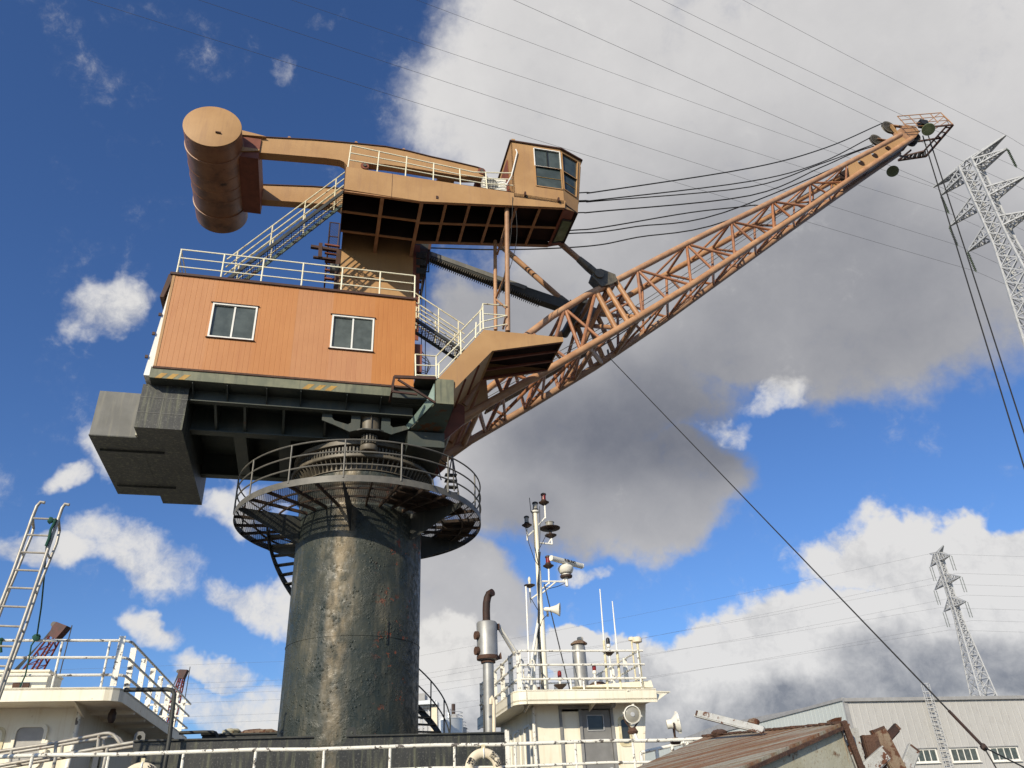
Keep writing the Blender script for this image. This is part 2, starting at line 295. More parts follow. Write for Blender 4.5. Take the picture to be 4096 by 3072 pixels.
def rust_plate_mat():
    m = bpy.data.materials.new('rust_plate'); m.use_nodes = True; N = NB(m.node_tree); b = m.node_tree.nodes['Principled BSDF']
    tc = N.n('ShaderNodeTexCoord').outputs['Object']
    mp = N.n('ShaderNodeMapping'); N.l(tc, mp.inputs[0]); mp.inputs['Rotation'].default_value = (0, 0, R(-38)); mp.inputs['Scale'].default_value = (0.5, 5.0, 1.0)
    s = N.noise(mp.outputs[0], 1.5, 7, 0.6)
    col = N.mix(N.ramp(s, 0.38, 0.62), (0.33, 0.32, 0.26), (0.21, 0.092, 0.038))
    col = N.mix(N.ramp(N.noise(mp.outputs[0], 4.0, 7, 0.7), 0.5, 0.7), col, (0.20, 0.145, 0.055))
    col = N.mix(N.math('MULTIPLY', N.ramp(N.noise(tc, 30, 6, 0.7), 0.45, 0.7), 0.5), col, (0.07, 0.028, 0.014))
    N.l(col, b.inputs['Base Color']); b.inputs['Roughness'].default_value = 0.75
    bp = N.n('ShaderNodeBump'); bp.inputs['Strength'].default_value = 0.5; bp.inputs['Distance'].default_value = 0.02
    N.l(N.noise(tc, 25, 6, 0.65), bp.inputs['Height']); N.l(bp.outputs[0], b.inputs['Normal'])
    MATS['rust_plate'] = m
rust_plate_mat()
def water_mat():
    m = bpy.data.materials.new('harbour_water'); m.use_nodes = True; N = NB(m.node_tree); b = m.node_tree.nodes['Principled BSDF']
    tc = N.n('ShaderNodeTexCoord').outputs['Object']
    b.inputs['Base Color'].default_value = (0.02, 0.03, 0.027, 1); b.inputs['Roughness'].default_value = 0.2
    bp = N.n('ShaderNodeBump'); bp.inputs['Strength'].default_value = 0.4; bp.inputs['Distance'].default_value = 0.1
    N.l(N.noise(tc, 1.3, 4, 0.6), bp.inputs['Height']); N.l(bp.outputs[0], b.inputs['Normal'])
    MATS['harbour_water'] = m
water_mat()

# ------------------------------------------------------------------ mesh helpers
V3 = lambda p: Vector((p[0], p[1], p[2]))
class MB:
    def __init__(s): s.v = []; s.f = []
    def add(s, vs, fs):
        b = len(s.v); s.v += [V3(p) for p in vs]; s.f += [[b+i for i in f] for f in fs]; return s
    def box(s, a, b):
        x0, y0, z0 = (min(a[i], b[i]) for i in range(3)); x1, y1, z1 = (max(a[i], b[i]) for i in range(3))
        return s.add([(x0, y0, z0), (x1, y0, z0), (x1, y1, z0), (x0, y1, z0), (x0, y0, z1), (x1, y0, z1), (x1, y1, z1), (x0, y1, z1)],
                     [(0, 3, 2, 1), (4, 5, 6, 7), (0, 1, 5, 4), (1, 2, 6, 5), (2, 3, 7, 6), (3, 0, 4, 7)])
    def beam(s, p, q, w, h, up=(0, 0, 1)):
        p = V3(p); q = V3(q); d = (q-p).normalized(); up = V3(up)
        a = d.cross(up)
        if a.length < 1e-4: a = d.cross(Vector((1, 0, 0)))
        a.normalize(); b = a.cross(d).normalized(); a = a*w/2; b = b*h/2
        vs = [p-a-b, p+a-b, p+a+b, p-a+b, q-a-b, q+a-b, q+a+b, q-a+b]
        return s.add(vs, [(0, 1, 2, 3), (7, 6, 5, 4), (0, 4, 5, 1), (1, 5, 6, 2), (2, 6, 7, 3), (3, 7, 4, 0)])
    def tube(s, p, q, r, n=8, r2=None, cap=True):
        p = V3(p); q = V3(q); d = q-p
        if d.length < 1e-6: return s
        d.normalize(); a = d.orthogonal().normalized(); b = d.cross(a); r2 = r if r2 is None else r2
        vs = []
        for (c, rr) in ((p, r), (q, r2)):
            for i in range(n):
                t = 2*math.pi*i/n; vs.append(c+a*math.cos(t)*rr+b*math.sin(t)*rr)
        fs = [(i, (i+1) % n, n+(i+1) % n, n+i) for i in range(n)]
        if cap: fs += [tuple(range(n-1, -1, -1)), tuple(range(n, 2*n))]
        return s.add(vs, fs)
    def pipe(s, pts, r, n=8, closed=False):
        pts = [V3(p) for p in pts]; m = len(pts); vs = []; prev = None
        for i, c in enumerate(pts):
            if closed: d = pts[(i+1) % m]-pts[i-1]
            else: d = pts[min(i+1, m-1)]-pts[max(i-1, 0)]
            d.normalize()
            a = d.orthogonal().normalized() if prev is None else (prev-d*prev.dot(d)).normalized()
            prev = a; b = d.cross(a)
            rr = r[i] if isinstance(r, (list, tuple)) else r
            for k in range(n):
                t = 2*math.pi*k/n; vs.append(c+a*math.cos(t)*rr+b*math.sin(t)*rr)
        fs = []
        for i in range(m if closed else m-1):
            j = (i+1) % m
            for k in range(n): fs.append((i*n+k, i*n+(k+1) % n, j*n+(k+1) % n, j*n+k))
        if not closed: fs += [tuple(range(n-1, -1, -1)), tuple((m-1)*n+k for k in range(n))]
        return s.add(vs, fs)
    def prism(s, poly, vec):
        poly = [V3(p) for p in poly]; vec = V3(vec); n = len(poly)
        vs = poly+[p+vec for p in poly]
        return s.add(vs, [tuple(range(n-1, -1, -1)), tuple(range(n, 2*n))]+[(i, (i+1) % n, n+(i+1) % n, n+i) for i in range(n)])
    def quad(s, *p): return s.add(p, [tuple(range(len(p)))])
    def lathe(s, prof, c=(0, 0, 0), n=32, axis=(0, 0, 1)):
        ax = V3(axis).normalized(); a = ax.orthogonal().normalized(); b = ax.cross(a); c = V3(c); vs = []
        for (r, z) in prof:
            for i in range(n):
                t = 2*math.pi*i/n; vs.append(c+ax*z+a*math.cos(t)*r+b*math.sin(t)*r)
        fs = []; m = len(prof)
        for j in range(m-1):
            for i in range(n): fs.append((j*n+i, j*n+(i+1) % n, (j+1)*n+(i+1) % n, (j+1)*n+i))
        if prof[0][0] > 1e-6: fs.append(tuple(range(n-1, -1, -1)))
        if prof[-1][0] > 1e-6: fs.append(tuple((m-1)*n+i for i in range(n)))
        return s.add(vs, fs)
    def ring(s, c, r, prof, n=64, a0=0.0, a1=2*math.pi, ang=None):
        """sweep a small (dr, dz) section round a circle"""
        c = V3(c); full = abs(a1-a0-2*math.pi) < 1e-6; k = n if full else n+1; m = len(prof); vs = []
        for i in range(k):
            t = a0+(a1-a0)*i/n
            for (dr, dz) in prof: vs.append(c+Vector(((r+dr)*math.cos(t), (r+dr)*math.sin(t), dz)))
        fs = []
        for i in range(n):
            j = (i+1) % k
            for q in range(m): fs.append((i*m+q, j*m+q, j*m+(q+1) % m, i*m+(q+1) % m))
        if not full: fs += [tuple(range(m)), tuple((k-1)*m+q for q in range(m-1, -1, -1))]
        return s.add(vs, fs)
def plate_with_holes(outer, holes, to3, vec):
    """flat plate (outline and holes in 2-D) of real thickness; to3 maps 2-D to the frame, vec is the thickness"""
    cu = bpy.data.curves.new('tmp', 'CURVE'); cu.dimensions = '2D'; cu.fill_mode = 'BOTH'
    for loop in [outer]+holes:
        sp = cu.splines.new('POLY'); sp.points.add(len(loop)-1); sp.use_cyclic_u = True
        for i, p in enumerate(loop): sp.points[i].co = (p[0], p[1], 0, 1)
    o = bpy.data.objects.new('tmp', cu); COL.objects.link(o)
    dg = bpy.context.evaluated_depsgraph_get(); me = bpy.data.meshes.new_from_object(o.evaluated_get(dg))
    flat = [(v.co.x, v.co.y) for v in me.vertices]; faces = [list(p.vertices) for p in me.polygons]
    bpy.data.objects.remove(o); bpy.data.curves.remove(cu); bpy.data.meshes.remove(me)
    vec = V3(vec); b = MB(); A = [V3(to3(*p)) for p in flat]; n = len(A)
    fs = [f for f in faces]+[[n+i for i in reversed(f)] for f in faces]
    b.add(A+[p+vec for p in A], fs)
    for loop in [outer]+holes:
        L = [V3(to3(*p)) for p in loop]; m = len(L)
        b.add(L+[p+vec for p in L], [(i, (i+1) % m, m+(i+1) % m, m+i) for i in range(m)])
    return b
def circle2(cx, cy, r, n=20, ry=None): return [(cx+r*math.cos(2*math.pi*i/n), cy+(ry or r)*math.sin(2*math.pi*i/n)) for i in range(n)]

def mesh_of(name, mb, m, base, smooth):
    me = bpy.data.meshes.new(name); me.from_pydata([tuple(p-base) for p in mb.v], [], mb.f); me.materials.append(MATS[m])
    if smooth:
        me.polygons.foreach_set('use_smooth', [True]*len(me.polygons)); me.set_sharp_from_angle(angle=R(38))
    me.update(); return me
class Thing:
    """an Empty at the thing's base; parts are built in the frame's own coordinates"""
    def __init__(s, name, label, cat, frame, base, group=None):
        s.frame = frame; s.base = V3(base); s.root = bpy.data.objects.new(name, None); COL.objects.link(s.root)
        s.root.location = frame.world(base); s.root.rotation_euler = (0, 0, frame.ang); s.root.empty_display_size = 0.3
        s.root['label'] = label; s.root['category'] = cat
        if group: s.root['group'] = group
    def part(s, name, mb, m, parent=None, smooth=True, label=None, kind=None):
        o = bpy.data.objects.new(name, mesh_of(name, mb, m, s.base, smooth)); COL.objects.link(o); o.parent = parent or s.root
        if label: o['label'] = label
        if kind: o['kind'] = kind
        return o
    def moved(s, src, offset, parent=None):
        o = src.copy(); COL.objects.link(o); o.parent = parent or src.parent; o.location = src.location+V3(offset); return o
def single(name, mb, m, frame, base, label=None, cat=None, group=None, kind=None, smooth=True):
    base = V3(base); o = bpy.data.objects.new(name, mesh_of(name, mb, m, base, smooth)); COL.objects.link(o)
    o.location = frame.world(base); o.rotation_euler = (0, 0, frame.ang)
    if label: o['label'] = label
    if cat: o['category'] = cat
    if group: o['group'] = group
    if kind: o['kind'] = kind
    return o
def lerp(a, b, t): return V3(a)*(1-t)+V3(b)*t

# ================================================================== CRANE
crane = Thing('slewing_crane', 'large orange level-luffing crane with lattice boom on a thick black column', 'crane', CR, (0, 0, DECK))
cpart = crane.part
c3 = CR.v
def posts_and_rails(T, parent, line, posts, heights, r, m, rp=None, names=('rail', 'post')):
    """handrail above a base polyline: one part per rail and per post"""
    for h in heights: T.part(names[0], MB().pipe([V3(p)+Vector((0, 0, h)) for p in line], r, 8), m, parent)
    for p in posts: T.part(names[1], MB().tube(V3(p), V3(p)+Vector((0, 0, heights[0])), rp or r, 8), m, parent)

# ---- column
prof = [(COLR, DECK)]
for z in np.linspace(DECK+0.2, 8.05, 40): prof.append((COLR, z))
prof += [(COLR, 8.1), (1.74, 8.13), (1.76, 8.16), (1.76, 8.5), (1.78, 8.52)]
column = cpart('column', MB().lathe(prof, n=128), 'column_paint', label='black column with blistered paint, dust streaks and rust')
for (w, x, y) in (('g', 690, 648), ('g', 640, 1480)):
    d = ray(w, x, y); a = d[0]**2+d[1]**2; b_ = -2*(d[0]*OC[0]+d[1]*OC[1]); cc = OC[0]**2+OC[1]**2-COLR**2
    zz = d[2]*(-b_-math.sqrt(b_*b_-4*a*cc))/2/a
    cpart('weld_seam', MB().ring((0, 0, zz), COLR, [(-.02, -.020), (.012, -.010), (.012, .010), (-.02, .020)], 128), 'column_paint', column)
t = R(-66); cpart('guide_bar', MB().beam((math.cos(t)*COLR, math.sin(t)*COLR, 4.05), (math.cos(t)*COLR, math.sin(t)*COLR, 4.62), .05, .06, (math.cos(t), math.sin(t), 0)), 'column_paint', column)
ring_p = cpart('slewing_ring', MB().lathe([(1.80, 8.50), (1.80, 8.52), (1.70, 8.54), (1.70, 8.80), (1.98, 8.80), (2.0, 8.82), (2.0, 8.89), (1.76, 8.90), (1.76, 9.16), (1.95, 9.18), (1.95, 9.30)], n=96), 'grease_tan')
g = MB(); tt = MB()
for i in range(84):
    a = 2*math.pi*i/84; e = Vector((math.cos(a), math.sin(a), 0))
    g.prism([e*1.69+Vector((0, 0, 8.54)), e*1.78+Vector((0, 0, 8.54)), e*1.95+Vector((0, 0, 8.80)), e*1.69+Vector((0, 0, 8.80))], e.cross(Vector((0, 0, 1)))*0.018)
for i in range(120):
    a = 2*math.pi*i/120; e = Vector((math.cos(a), math.sin(a), 0)); tt.beam(e*1.82+Vector((0, 0, 8.92)), e*1.82+Vector((0, 0, 9.14)), .045, .12, e)
cpart('gusset', g, 'grease_tan', ring_p, smooth=False, kind='stuff'); cpart('gear_tooth', tt, 'dark_gear', ring_p, smooth=False, kind='stuff')

# ---- round walkway
RW, ZR = 3.38, 7.50
walk = cpart('walkway', MB().ring((0, 0, 0), RW, [(-.012, ZR), (.0, ZR), (.0, ZR+.17), (-.012, ZR+.17)], 96), 'rail_grey')
gr = MB(); zc = ZR+.10
def bars(sp, ax, w, h, z):
    n = int(RW/sp)
    for i in range(-n, n+1):
        p = i*sp; o = math.sqrt(max(RW**2-p*p, 0))-.015; q = math.sqrt(max(1.76**2-p*p, 0)) if abs(p) < 1.76 else None
        for s in ([(-o, o)] if q is None else [(-o, -q), (q, o)]):
            if s[1]-s[0] < .05: continue
            k = max(1, int((s[1]-s[0])/.25))
            for j in range(k):
                a = s[0]+(s[1]-s[0])*j/k; b = s[0]+(s[1]-s[0])*(j+1)/k; m = (a+b)/2
                P = (m, p) if ax == 0 else (p, m); r = math.hypot(*P); t = math.degrees(math.atan2(P[1], P[0])) % 360
                if r < 2.55 and 176 < t < 216: continue
                if ax == 0: gr.box((a, p-w/2, z-h/2), (b, p+w/2, z+h/2))
                else: gr.box((p-w/2, a, z-h/2), (p+w/2, b, z+h/2))
bars(.052, 0, .0105, .006, zc); bars(.052, 1, .0105, .006, zc+.006)
cpart('grating', gr, 'mesh_dark', walk, smooth=False, kind='stuff')
fp = CR.z(7, 1000, 520, ZR); A0 = math.atan2(fp.y, fp.x)
radial = None
for (a0, a1, r0, r1) in ((-74, -26, 1.80, 3.05), (-12, 22, 2.3, 3.2)):
    pts = [(r1*math.cos(R(t)), r1*math.sin(R(t)), zc+.015) for t in np.linspace(a0, a1, 9)]+[(r0*math.cos(R(t)), r0*math.sin(R(t)), zc+.015) for t in np.linspace(a1, a0, 9)]
    cpart('cover_plate', MB().prism(pts, (0, 0, .006)), 'mesh_dark', walk, smooth=False)
for i in range(30):
    a = A0+2*math.pi*i/30; e = Vector((math.cos(a), math.sin(a), 0)); up = Vector((0, 0, 1))
    if i % 5 == 0:
        cpart('bracket', MB().prism([e*1.66+up*(ZR-.66), e*1.80+up*(ZR-.66), e*3.36+up*(ZR-.02), e*3.36+up*(ZR+.06), e*1.66+up*(ZR+.06)], e.cross(up)*0.02), 'black_steel', walk, smooth=False)
    else: cpart('joist', MB().beam(e*1.7+up*(ZR+.045), e*3.37+up*(ZR+.045), .045, .08), 'mesh_dark', walk, smooth=False)
for rr in (2.3, 2.85): cpart('ring_joist', MB().ring((0, 0, 0), rr, [(-.015, ZR+.02), (.015, ZR+.02), (.015, ZR+.07), (-.015, ZR+.07)], 96), 'mesh_dark', walk)
for h in (8.62, 8.29, 7.96): cpart('rail', MB().pipe([(RW*math.cos(t), RW*math.sin(t), h) for t in np.linspace(0, 2*math.pi, 96, endpoint=False)], .021, 6, closed=True), 'rail_grey', walk)
for i in range(15):
    a = A0+2*math.pi*i/15; cpart('post', MB().tube((RW*math.cos(a), RW*math.sin(a), ZR+.1), (RW*math.cos(a), RW*math.sin(a), 8.62), .022, 8), 'rail_grey', walk)
# steep ladder from the walkway up to the slewing frame, on the boom side
ap = CR.v(7, 1845, 328, 1.0); gz = ZR+.12
g0, g1, g2, g3 = (CR.z(7, x, y, gz) for x, y in ((1700, 560), (1790, 640), (1905, 700), (1860, 600)))
lad = cpart('ladder', MB().tube(ap, g2, .022, 6), 'rail_grey')
for q_ in (g1, g3): cpart('stile', MB().tube(ap, q_, .020, 6), 'rail_grey', lad)
st0, st1 = CR.v(7, 1715, 330, .9), CR.v(7, 1690, 470, .9)
cpart('stile', MB().pipe([g0, st1, st0, CR.v(7, 1815, 405, .9), CR.v(7, 1812, 500, .9)], .02, 6), 'rail_grey', lad)
cpart('stile', MB().tube(CR.v(7, 1720, 370, .9), CR.v(7, 1760, 520, .9), .018, 6), 'rail_grey', lad)
for k in range(4): q_ = lerp(ap, lerp(g1, g2, .5), .5+.13*k); cpart('rung', MB().box(q_-Vector((.22, .1, .015)), q_+Vector((.12, .1, .015))), 'black_steel', lad, smooth=False)

# ---- stair winding down behind the column
def hz(th): return 7.62-(176-th)*0.0337
ths = np.linspace(176, -30, 60)
RO = 2.5
hel = lambda r, th, dz: Vector((r*math.cos(R(th)), r*math.sin(R(th)), hz(th)+dz))
b = MB()
for i in range(len(ths)-1):
    p, q = ths[i], ths[i+1]
    b.add([hel(RO, p, -.16), hel(RO, q, -.16), hel(RO, q, .06), hel(RO, p, .06), hel(RO+.02, p, -.16), hel(RO+.02, q, -.16), hel(RO+.02, q, .06), hel(RO+.02, p, .06)],
          [(0, 1, 2, 3), (7, 6, 5, 4), (3, 2, 6, 7), (1, 0, 4, 5)])
spiral = cpart('spiral_stair', b, 'black_steel')
for th in np.arange(174, -28, -6.0):
    a = R(th); e = Vector((math.cos(a), math.sin(a), 0)); z = hz(th)
    cpart('tread', MB().beam(e*1.68+Vector((0, 0, z)), e*RO+Vector((0, 0, z)), .20, .03), 'black_steel', spiral, smooth=False)
for h in (1.0, .55): cpart('rail', MB().pipe([hel(RO, th, h) for th in ths if th < 100], .02, 6), 'black_steel', spiral)
for th in range(96, -6, -17): cpart('post', MB().tube(hel(RO, th, -.1), hel(RO, th, 1.0), .018, 6), 'black_steel', spiral)

# ---- slewing frame under the machinery house
ZF, ZB = 10.17, 9.43
U0, U1, VH = -5.48, 1.04, 2.95
frame = cpart('slewing_frame', MB().box((U0-.05, -VH+.04, ZF-.02), (U1+.6, VH-.04, ZF+.28)), 'green_black', smooth=False)
def girder(v):
    b = MB(); b.box((-4.62, v-.14, ZB), (2.05, v+.14, ZB+.035)); b.box((-4.62, v-.015, ZB+.035), (2.05, v+.015, ZF-.02)); return b
for v in (-1.47, 1.47): cpart('girder', girder(v), 'green_black', frame, smooth=False)
xs3 = [852, 1028, 1262, 1512]
for x in xs3:
    u = CR.v(3, x, 1080, -1.9).x
    for sg in (-1, 1):
        cpart('cantilever', MB().prism([(u-.03, sg*1.47, ZB+.03), (u-.03, sg*2.43, 9.85), (u-.03, sg*2.43, ZF), (u-.03, sg*1.47, ZF)], (.06, 0, 0)), 'green_black', frame, smooth=False)
for sg in (-1, 1):
    cpart('edge_web', MB().box((-4.62, sg*2.43-.015, 9.85), (1.1, sg*2.43+.015, ZF-.02)), 'green_black', frame, smooth=False)
    cpart('edge_flange', MB().box((-4.62, sg*2.43-.09, 9.825), (1.1, sg*2.43+.09, 9.85)), 'green_black', frame, smooth=False)
    for x in (712, 922, 1160, 1366, 1642, 1846):
        u = CR.v(3, x, 900, -2.7).x
        cpart('gusset', MB().prism([(u, sg*2.43, 9.88), (u, sg*2.43, ZF-.02), (u, sg*2.9, ZF-.02), (u, sg*2.9, ZF-.06)], (.02, 0, 0)), 'green_black', frame, smooth=False)
for (x0, y0, x1, y1) in ((985, 1215, 1030, 1430), (1262, 1215, 1270, 1420)):
    u = CR.z(3, (x0+x1)/2, (y0+y1)/2, ZB).x
    cpart('cross_beam', MB().box((u-.16, -1.33, ZB+.02), (u+.16, 1.33, ZB+.4)), 'green_black', frame, smooth=False)
cpart('centre_drum', MB().lathe([(1.5, 9.28), (1.5, ZF)], n=64), 'green_black', frame)
# sill with hazard stripes
sill = cpart('sill', MB().box((U0-.06, -VH, ZF-.01), (.46, -VH+.16, 10.47)), 'olive_plate', frame, smooth=False)
for x0 in (497, 566, 637, 1385, 1455, 1522):
    y = 815+(x0-497)*.0757
    p = [c3(3, x0+24, y+2, -VH), c3(3, x0+62, y+5, -VH), c3(3, x0+22, y+33, -VH), c3(3, x0-16, y+30, -VH)]
    cpart('hazard_stripe', MB().prism([q+Vector((0, .02, 0)) for q in p], (0, -.024, 0)), 'yellow', sill, smooth=False)
# counterweight boxes
cw = cpart('counterweight', MB().box((-5.72, -2.59, 8.94), (-4.62, 2.59, 10.15)), 'chalky_black', smooth=False, label='black ballast box with chalky scuffed paint')
cpart('end_block', MB().box((-6.85, -1.96, 8.96), (-5.71, 1.96, 10.2)), 'grey_lead', cw, smooth=False)
cpart('block_base', MB().box((-6.86, -1.97, 8.935), (-5.70, 1.97, 8.962)), 'chalky_black', cw, smooth=False)
cpart('weld_strip', MB().beam((-5.735, -2.02, 8.96), (-5.735, -2.02, 10.2), .08, .14, (0, 1, 0)), 'bucket_front', cw, smooth=False)
for z in (9.35, 9.78): cpart('plate_joint', MB().box((-5.73, -2.598, z), (-4.61, -2.58, z+.012)), 'grey_lead', cw, smooth=False)
cpart('plate_joint', MB().box((-5.18, -2.598, 8.95), (-5.168, -2.58, 9.9)), 'grey_lead', cw, smooth=False)
for u in (-6.55, -6.1): cpart('lifting_lug', MB().lathe([(.07, -.015), (.07, .015)], (u, -1.2, 10.24), 14, (0, 1, 0)), 'grey_lead', cw)
for v in (-1.15, 1.25): cpart('base_rib', MB().box((-6.75, v-.02, 8.88), (-5.2, v+.02, 8.94)), 'black_steel', cw, smooth=False)
# slewing drive: motor barrel, mounting plate, pinion
pv = -2.06
drive = cpart('slewing_drive', MB().lathe([(.29, 9.42), (.29, 10.12)], (0, pv, 0), 28), 'grease_tan')
cpart('pinion', MB().lathe([(.16, 9.08), (.16, 9.36)], (0, pv, 0), 18), 'dark_gear', drive)
b = MB()
for i in range(16):
    a = 2*math.pi*i/16; e = Vector((math.cos(a), math.sin(a), 0)); b.beam(Vector((0, pv, 9.10))+e*.19, Vector((0, pv, 9.34))+e*.19, .04, .07, e)
cpart('gear_tooth', b, 'dark_gear', drive, smooth=False, kind='stuff')
cpart('end_cap', MB().lathe([(.22, 8.90), (.24, 8.93), (.24, 9.03), (.20, 9.07)], (0, pv, 0), 24), 'grease_tan', drive)
cpart('mounting_plate', MB().prism([(-.55, -2.2, 9.38), (-.22, -2.42, 9.38), (.22, -2.42, 9.38), (.55, -2.2, 9.38), (.5, -1.6, 9.38), (-.5, -1.6, 9.38)], (0, 0, .04)), 'black_steel', drive, smooth=False)
cpart('rib', MB().box((-.012, -2.40, 9.42), (.012, pv, 10.0)), 'grease_tan', drive, smooth=False)
for sg in (-1, 1):
    L = [(sg*.28, 9.42), (sg*.28, 9.95), (sg*1.28, 9.95), (sg*1.28, 9.62), (sg*.95, 9.5), (sg*.55, 9.33)]
    H = [(sg*.52, 9.60), (sg*.60, 9.54), (sg*.95, 9.63), (sg*1.02, 9.70), (sg*1.02, 9.88), (sg*.52, 9.88)]
    cpart('bearing_bracket', plate_with_holes(L, [H], lambda a, z: (a, -2.33, z), (0, .05, 0)), 'green_black', drive, smooth=False)
# boom-foot housing at the front
VB = -3.46
fq = [CR.v(4, x, y, VB) for x, y in ((475, 1195), (475, 1005), (615, 1015), (615, 1205))]
foot = cpart('boom_foot_housing', MB().prism(fq, (0, 1.3, 0)), 'olive_plate', smooth=False)
k0, k1 = CR.v(4, 275, 1400, -2.35), CR.v(4, 545, 1410, -2.35); a0_, a1_ = fq[0]-Vector((0, 0, .003)), fq[3]-Vector((0, 0, .003)); dv = Vector((0, 1.3, 0))
cpart('knee_plate', MB().add([a0_, a1_, k1, k0, a0_+dv, a1_+dv, k1+dv*.6, k0+dv*.6], [(0, 1, 2, 3), (7, 6, 5, 4), (0, 4, 5, 1), (1, 5, 6, 2), (2, 6, 7, 3), (3, 7, 4, 0)]), 'teal', foot, smooth=False, label='teal plate with flaking paint and rust')
cpart('knee_web', MB().prism([fq[1]+Vector((-.03, .01, -.15)), fq[0]+Vector((-.03, .01, 0)), k0+Vector((-.03, 0, 0)), k0+Vector((-.10, 0, .10)), fq[0]+Vector((-.20, .15, .15))], (-.02, 0, 0)), 'teal_pale', foot, smooth=False)
cpart('foot_box', MB().box((1.0, -2.3, 9.05), (2.0, 1.6, 9.48)), 'green_black', foot, smooth=False)
fr0, fr1, fr2 = CR.v(4, 150, 990, VB), CR.v(4, 476, 1003, VB), CR.v(4, 132, 1105, VB); fr3 = CR.v(4, 180, 1012, VB); fr4 = CR.v(4, 470, 1192, VB); fr5 = CR.v(4, 330, 1128, VB)
cpart('top_rail', MB().beam(fr0, fr1, .06, .08), 'trim_brown', foot, smooth=False)
cpart('strut', MB().beam(fr3, fr4, .05, .05), 'trim_brown', foot, smooth=False)
cpart('strut', MB().beam(fr0, fr2, .05, .06), 'trim_brown', foot, smooth=False)
cpart('bottom_rail', MB().beam(fr2, fr5, .05, .05), 'trim_brown', foot, smooth=False)
for q_ in (fr0, fr2): cpart('stub', MB().beam(q_, q_+Vector((0, .55, 0)), .05, .05), 'trim_brown', foot, smooth=False)
cpart('front_beam', MB().box((.5, -2.6, 10.12), (2.2, 2.2, 10.3)), 'green_black', foot, smooth=False)
cpart('pivot_lug', MB().prism([(1.9, -1.62, 9.4), (2.7, -1.62, 10.2), (2.7, -1.62, 10.75), (2.2, -1.62, 10.95), (1.6, -1.62, 10.6)], (0, .08, 0)), 'red_brown', foot, smooth=False)
cpart('pivot_lug', MB().prism([(1.9, 1.54, 9.4), (2.7, 1.54, 10.2), (2.7, 1.54, 10.75), (2.2, 1.54, 10.95), (1.6, 1.54, 10.6)], (0, .08, 0)), 'red_brown', foot, smooth=False)

# ---- machinery house
ZH0, ZH1 = 10.47, 13.35
house = cpart('machinery_house', MB().box((U0+.05, -VH+.05, ZH0-.01), (U1-.05, VH-.05, ZH1)), 'trim_brown', smooth=False)
PER = .131
def corrugated(u0, u1, z0, z1, v, sgn):
    """trapezoid sheet seen on edge along u: flats with narrow recessed grooves"""
    pts = []; u = u0; k = math.ceil((u0-U0)/PER)
    pts.append((u0, 0)); g = U0+k*PER
    while g < u1-.03:
        if g > u0+.002: pts += [(g, 0), (g+.005, .004), (g+.010, .004), (g+.015, 0)]
        g += PER
    pts.append((u1, 0)); b = MB(); n = len(pts)
    vs = [(p[0], v+sgn*p[1], z0) for p in pts]+[(p[0], v+sgn*p[1], z1) for p in pts]
    b.add(vs, [(i, i+1, n+i+1, n+i) for i in range(n-1)]); return b
WIN = [(-4.36, -3.21, 11.49, 12.575), (-1.24, -.09, 11.48, 12.575)]
segs = [(U0, WIN[0][0], ZH0, ZH1), (WIN[0][1], WIN[1][0], ZH0, ZH1), (WIN[1][1], U1, ZH0, ZH1)]
for w in WIN: segs += [(w[0], w[1], ZH0, w[2]), (w[0], w[1], w[3], ZH1)]
for s in segs:
    n = max(1, round((s[1]-s[0])/.92)); e = [s[0]]+[U0+PER*round((s[0]+(s[1]-s[0])*k/n-U0)/PER) for k in range(1, n)]+[s[1]]
    for k in range(n): cpart('wall_sheet', corrugated(e[k], e[k+1]+(.004 if k < n-1 else 0), s[2], s[3], -VH+(.003 if k % 2 else 0), 1), 'orange_panel', house, smooth=False)
cpart('wall_sheet', corrugated(U0, U1, ZH0, ZH1, VH, -1), 'orange_panel', house, smooth=False)
cpart('end_wall', MB().box((U1-.03, -VH, ZH0), (U1, VH, ZH1)), 'orange_panel', house, smooth=False)
cpart('rear_wall', MB().prism([(U0, -VH+.02, ZH1), (U0-.06, -VH+.02, 12.3), (U0-.20, -VH+.02, ZH0-.25), (U0+.03, -VH+.02, ZH0-.25)], (0, 2*VH-.04, 0)), 'white_plain', house, smooth=False)
cpart('corner_trim', MB().box((U0-.015, -VH-.012, ZH0), (U0+.05, -VH+.03, ZH1)), 'orange', house, smooth=False)
cpart('corner_trim', MB().box((U1-.05, -VH-.012, ZH0), (U1+.012, -VH+.03, ZH1)), 'orange_panel', house, smooth=False)
cpart('rear_hood', MB().prism([(U0-.22, -VH, ZH1-.75), (U0-.12, -VH, ZH1+.02), (U0+.02, -VH, ZH1+.02), (U0-.13, -VH, ZH1-.75)], (0, 2*VH, 0)), 'trim_brown', house, smooth=False)
cpart('roof', MB().box((U0-.08, -VH-.05, ZH1), (U1+.05, VH+.05, ZH1+.07)), 'trim_brown', house, smooth=False)
cpart('base_flashing', MB().box((U0-.02, -VH-.03, ZH0-.04), (U1, -VH+.02, ZH0+.012)), 'rust_heavy', house, smooth=False)
for i, z in enumerate((10.7, 11.4, 12.0)): cpart('bolt', MB().box((U0-.25+i*.05, -VH-.03, z), (U0-.18+i*.05, -VH+.02, z+.08)), 'trim_brown', house, smooth=False)
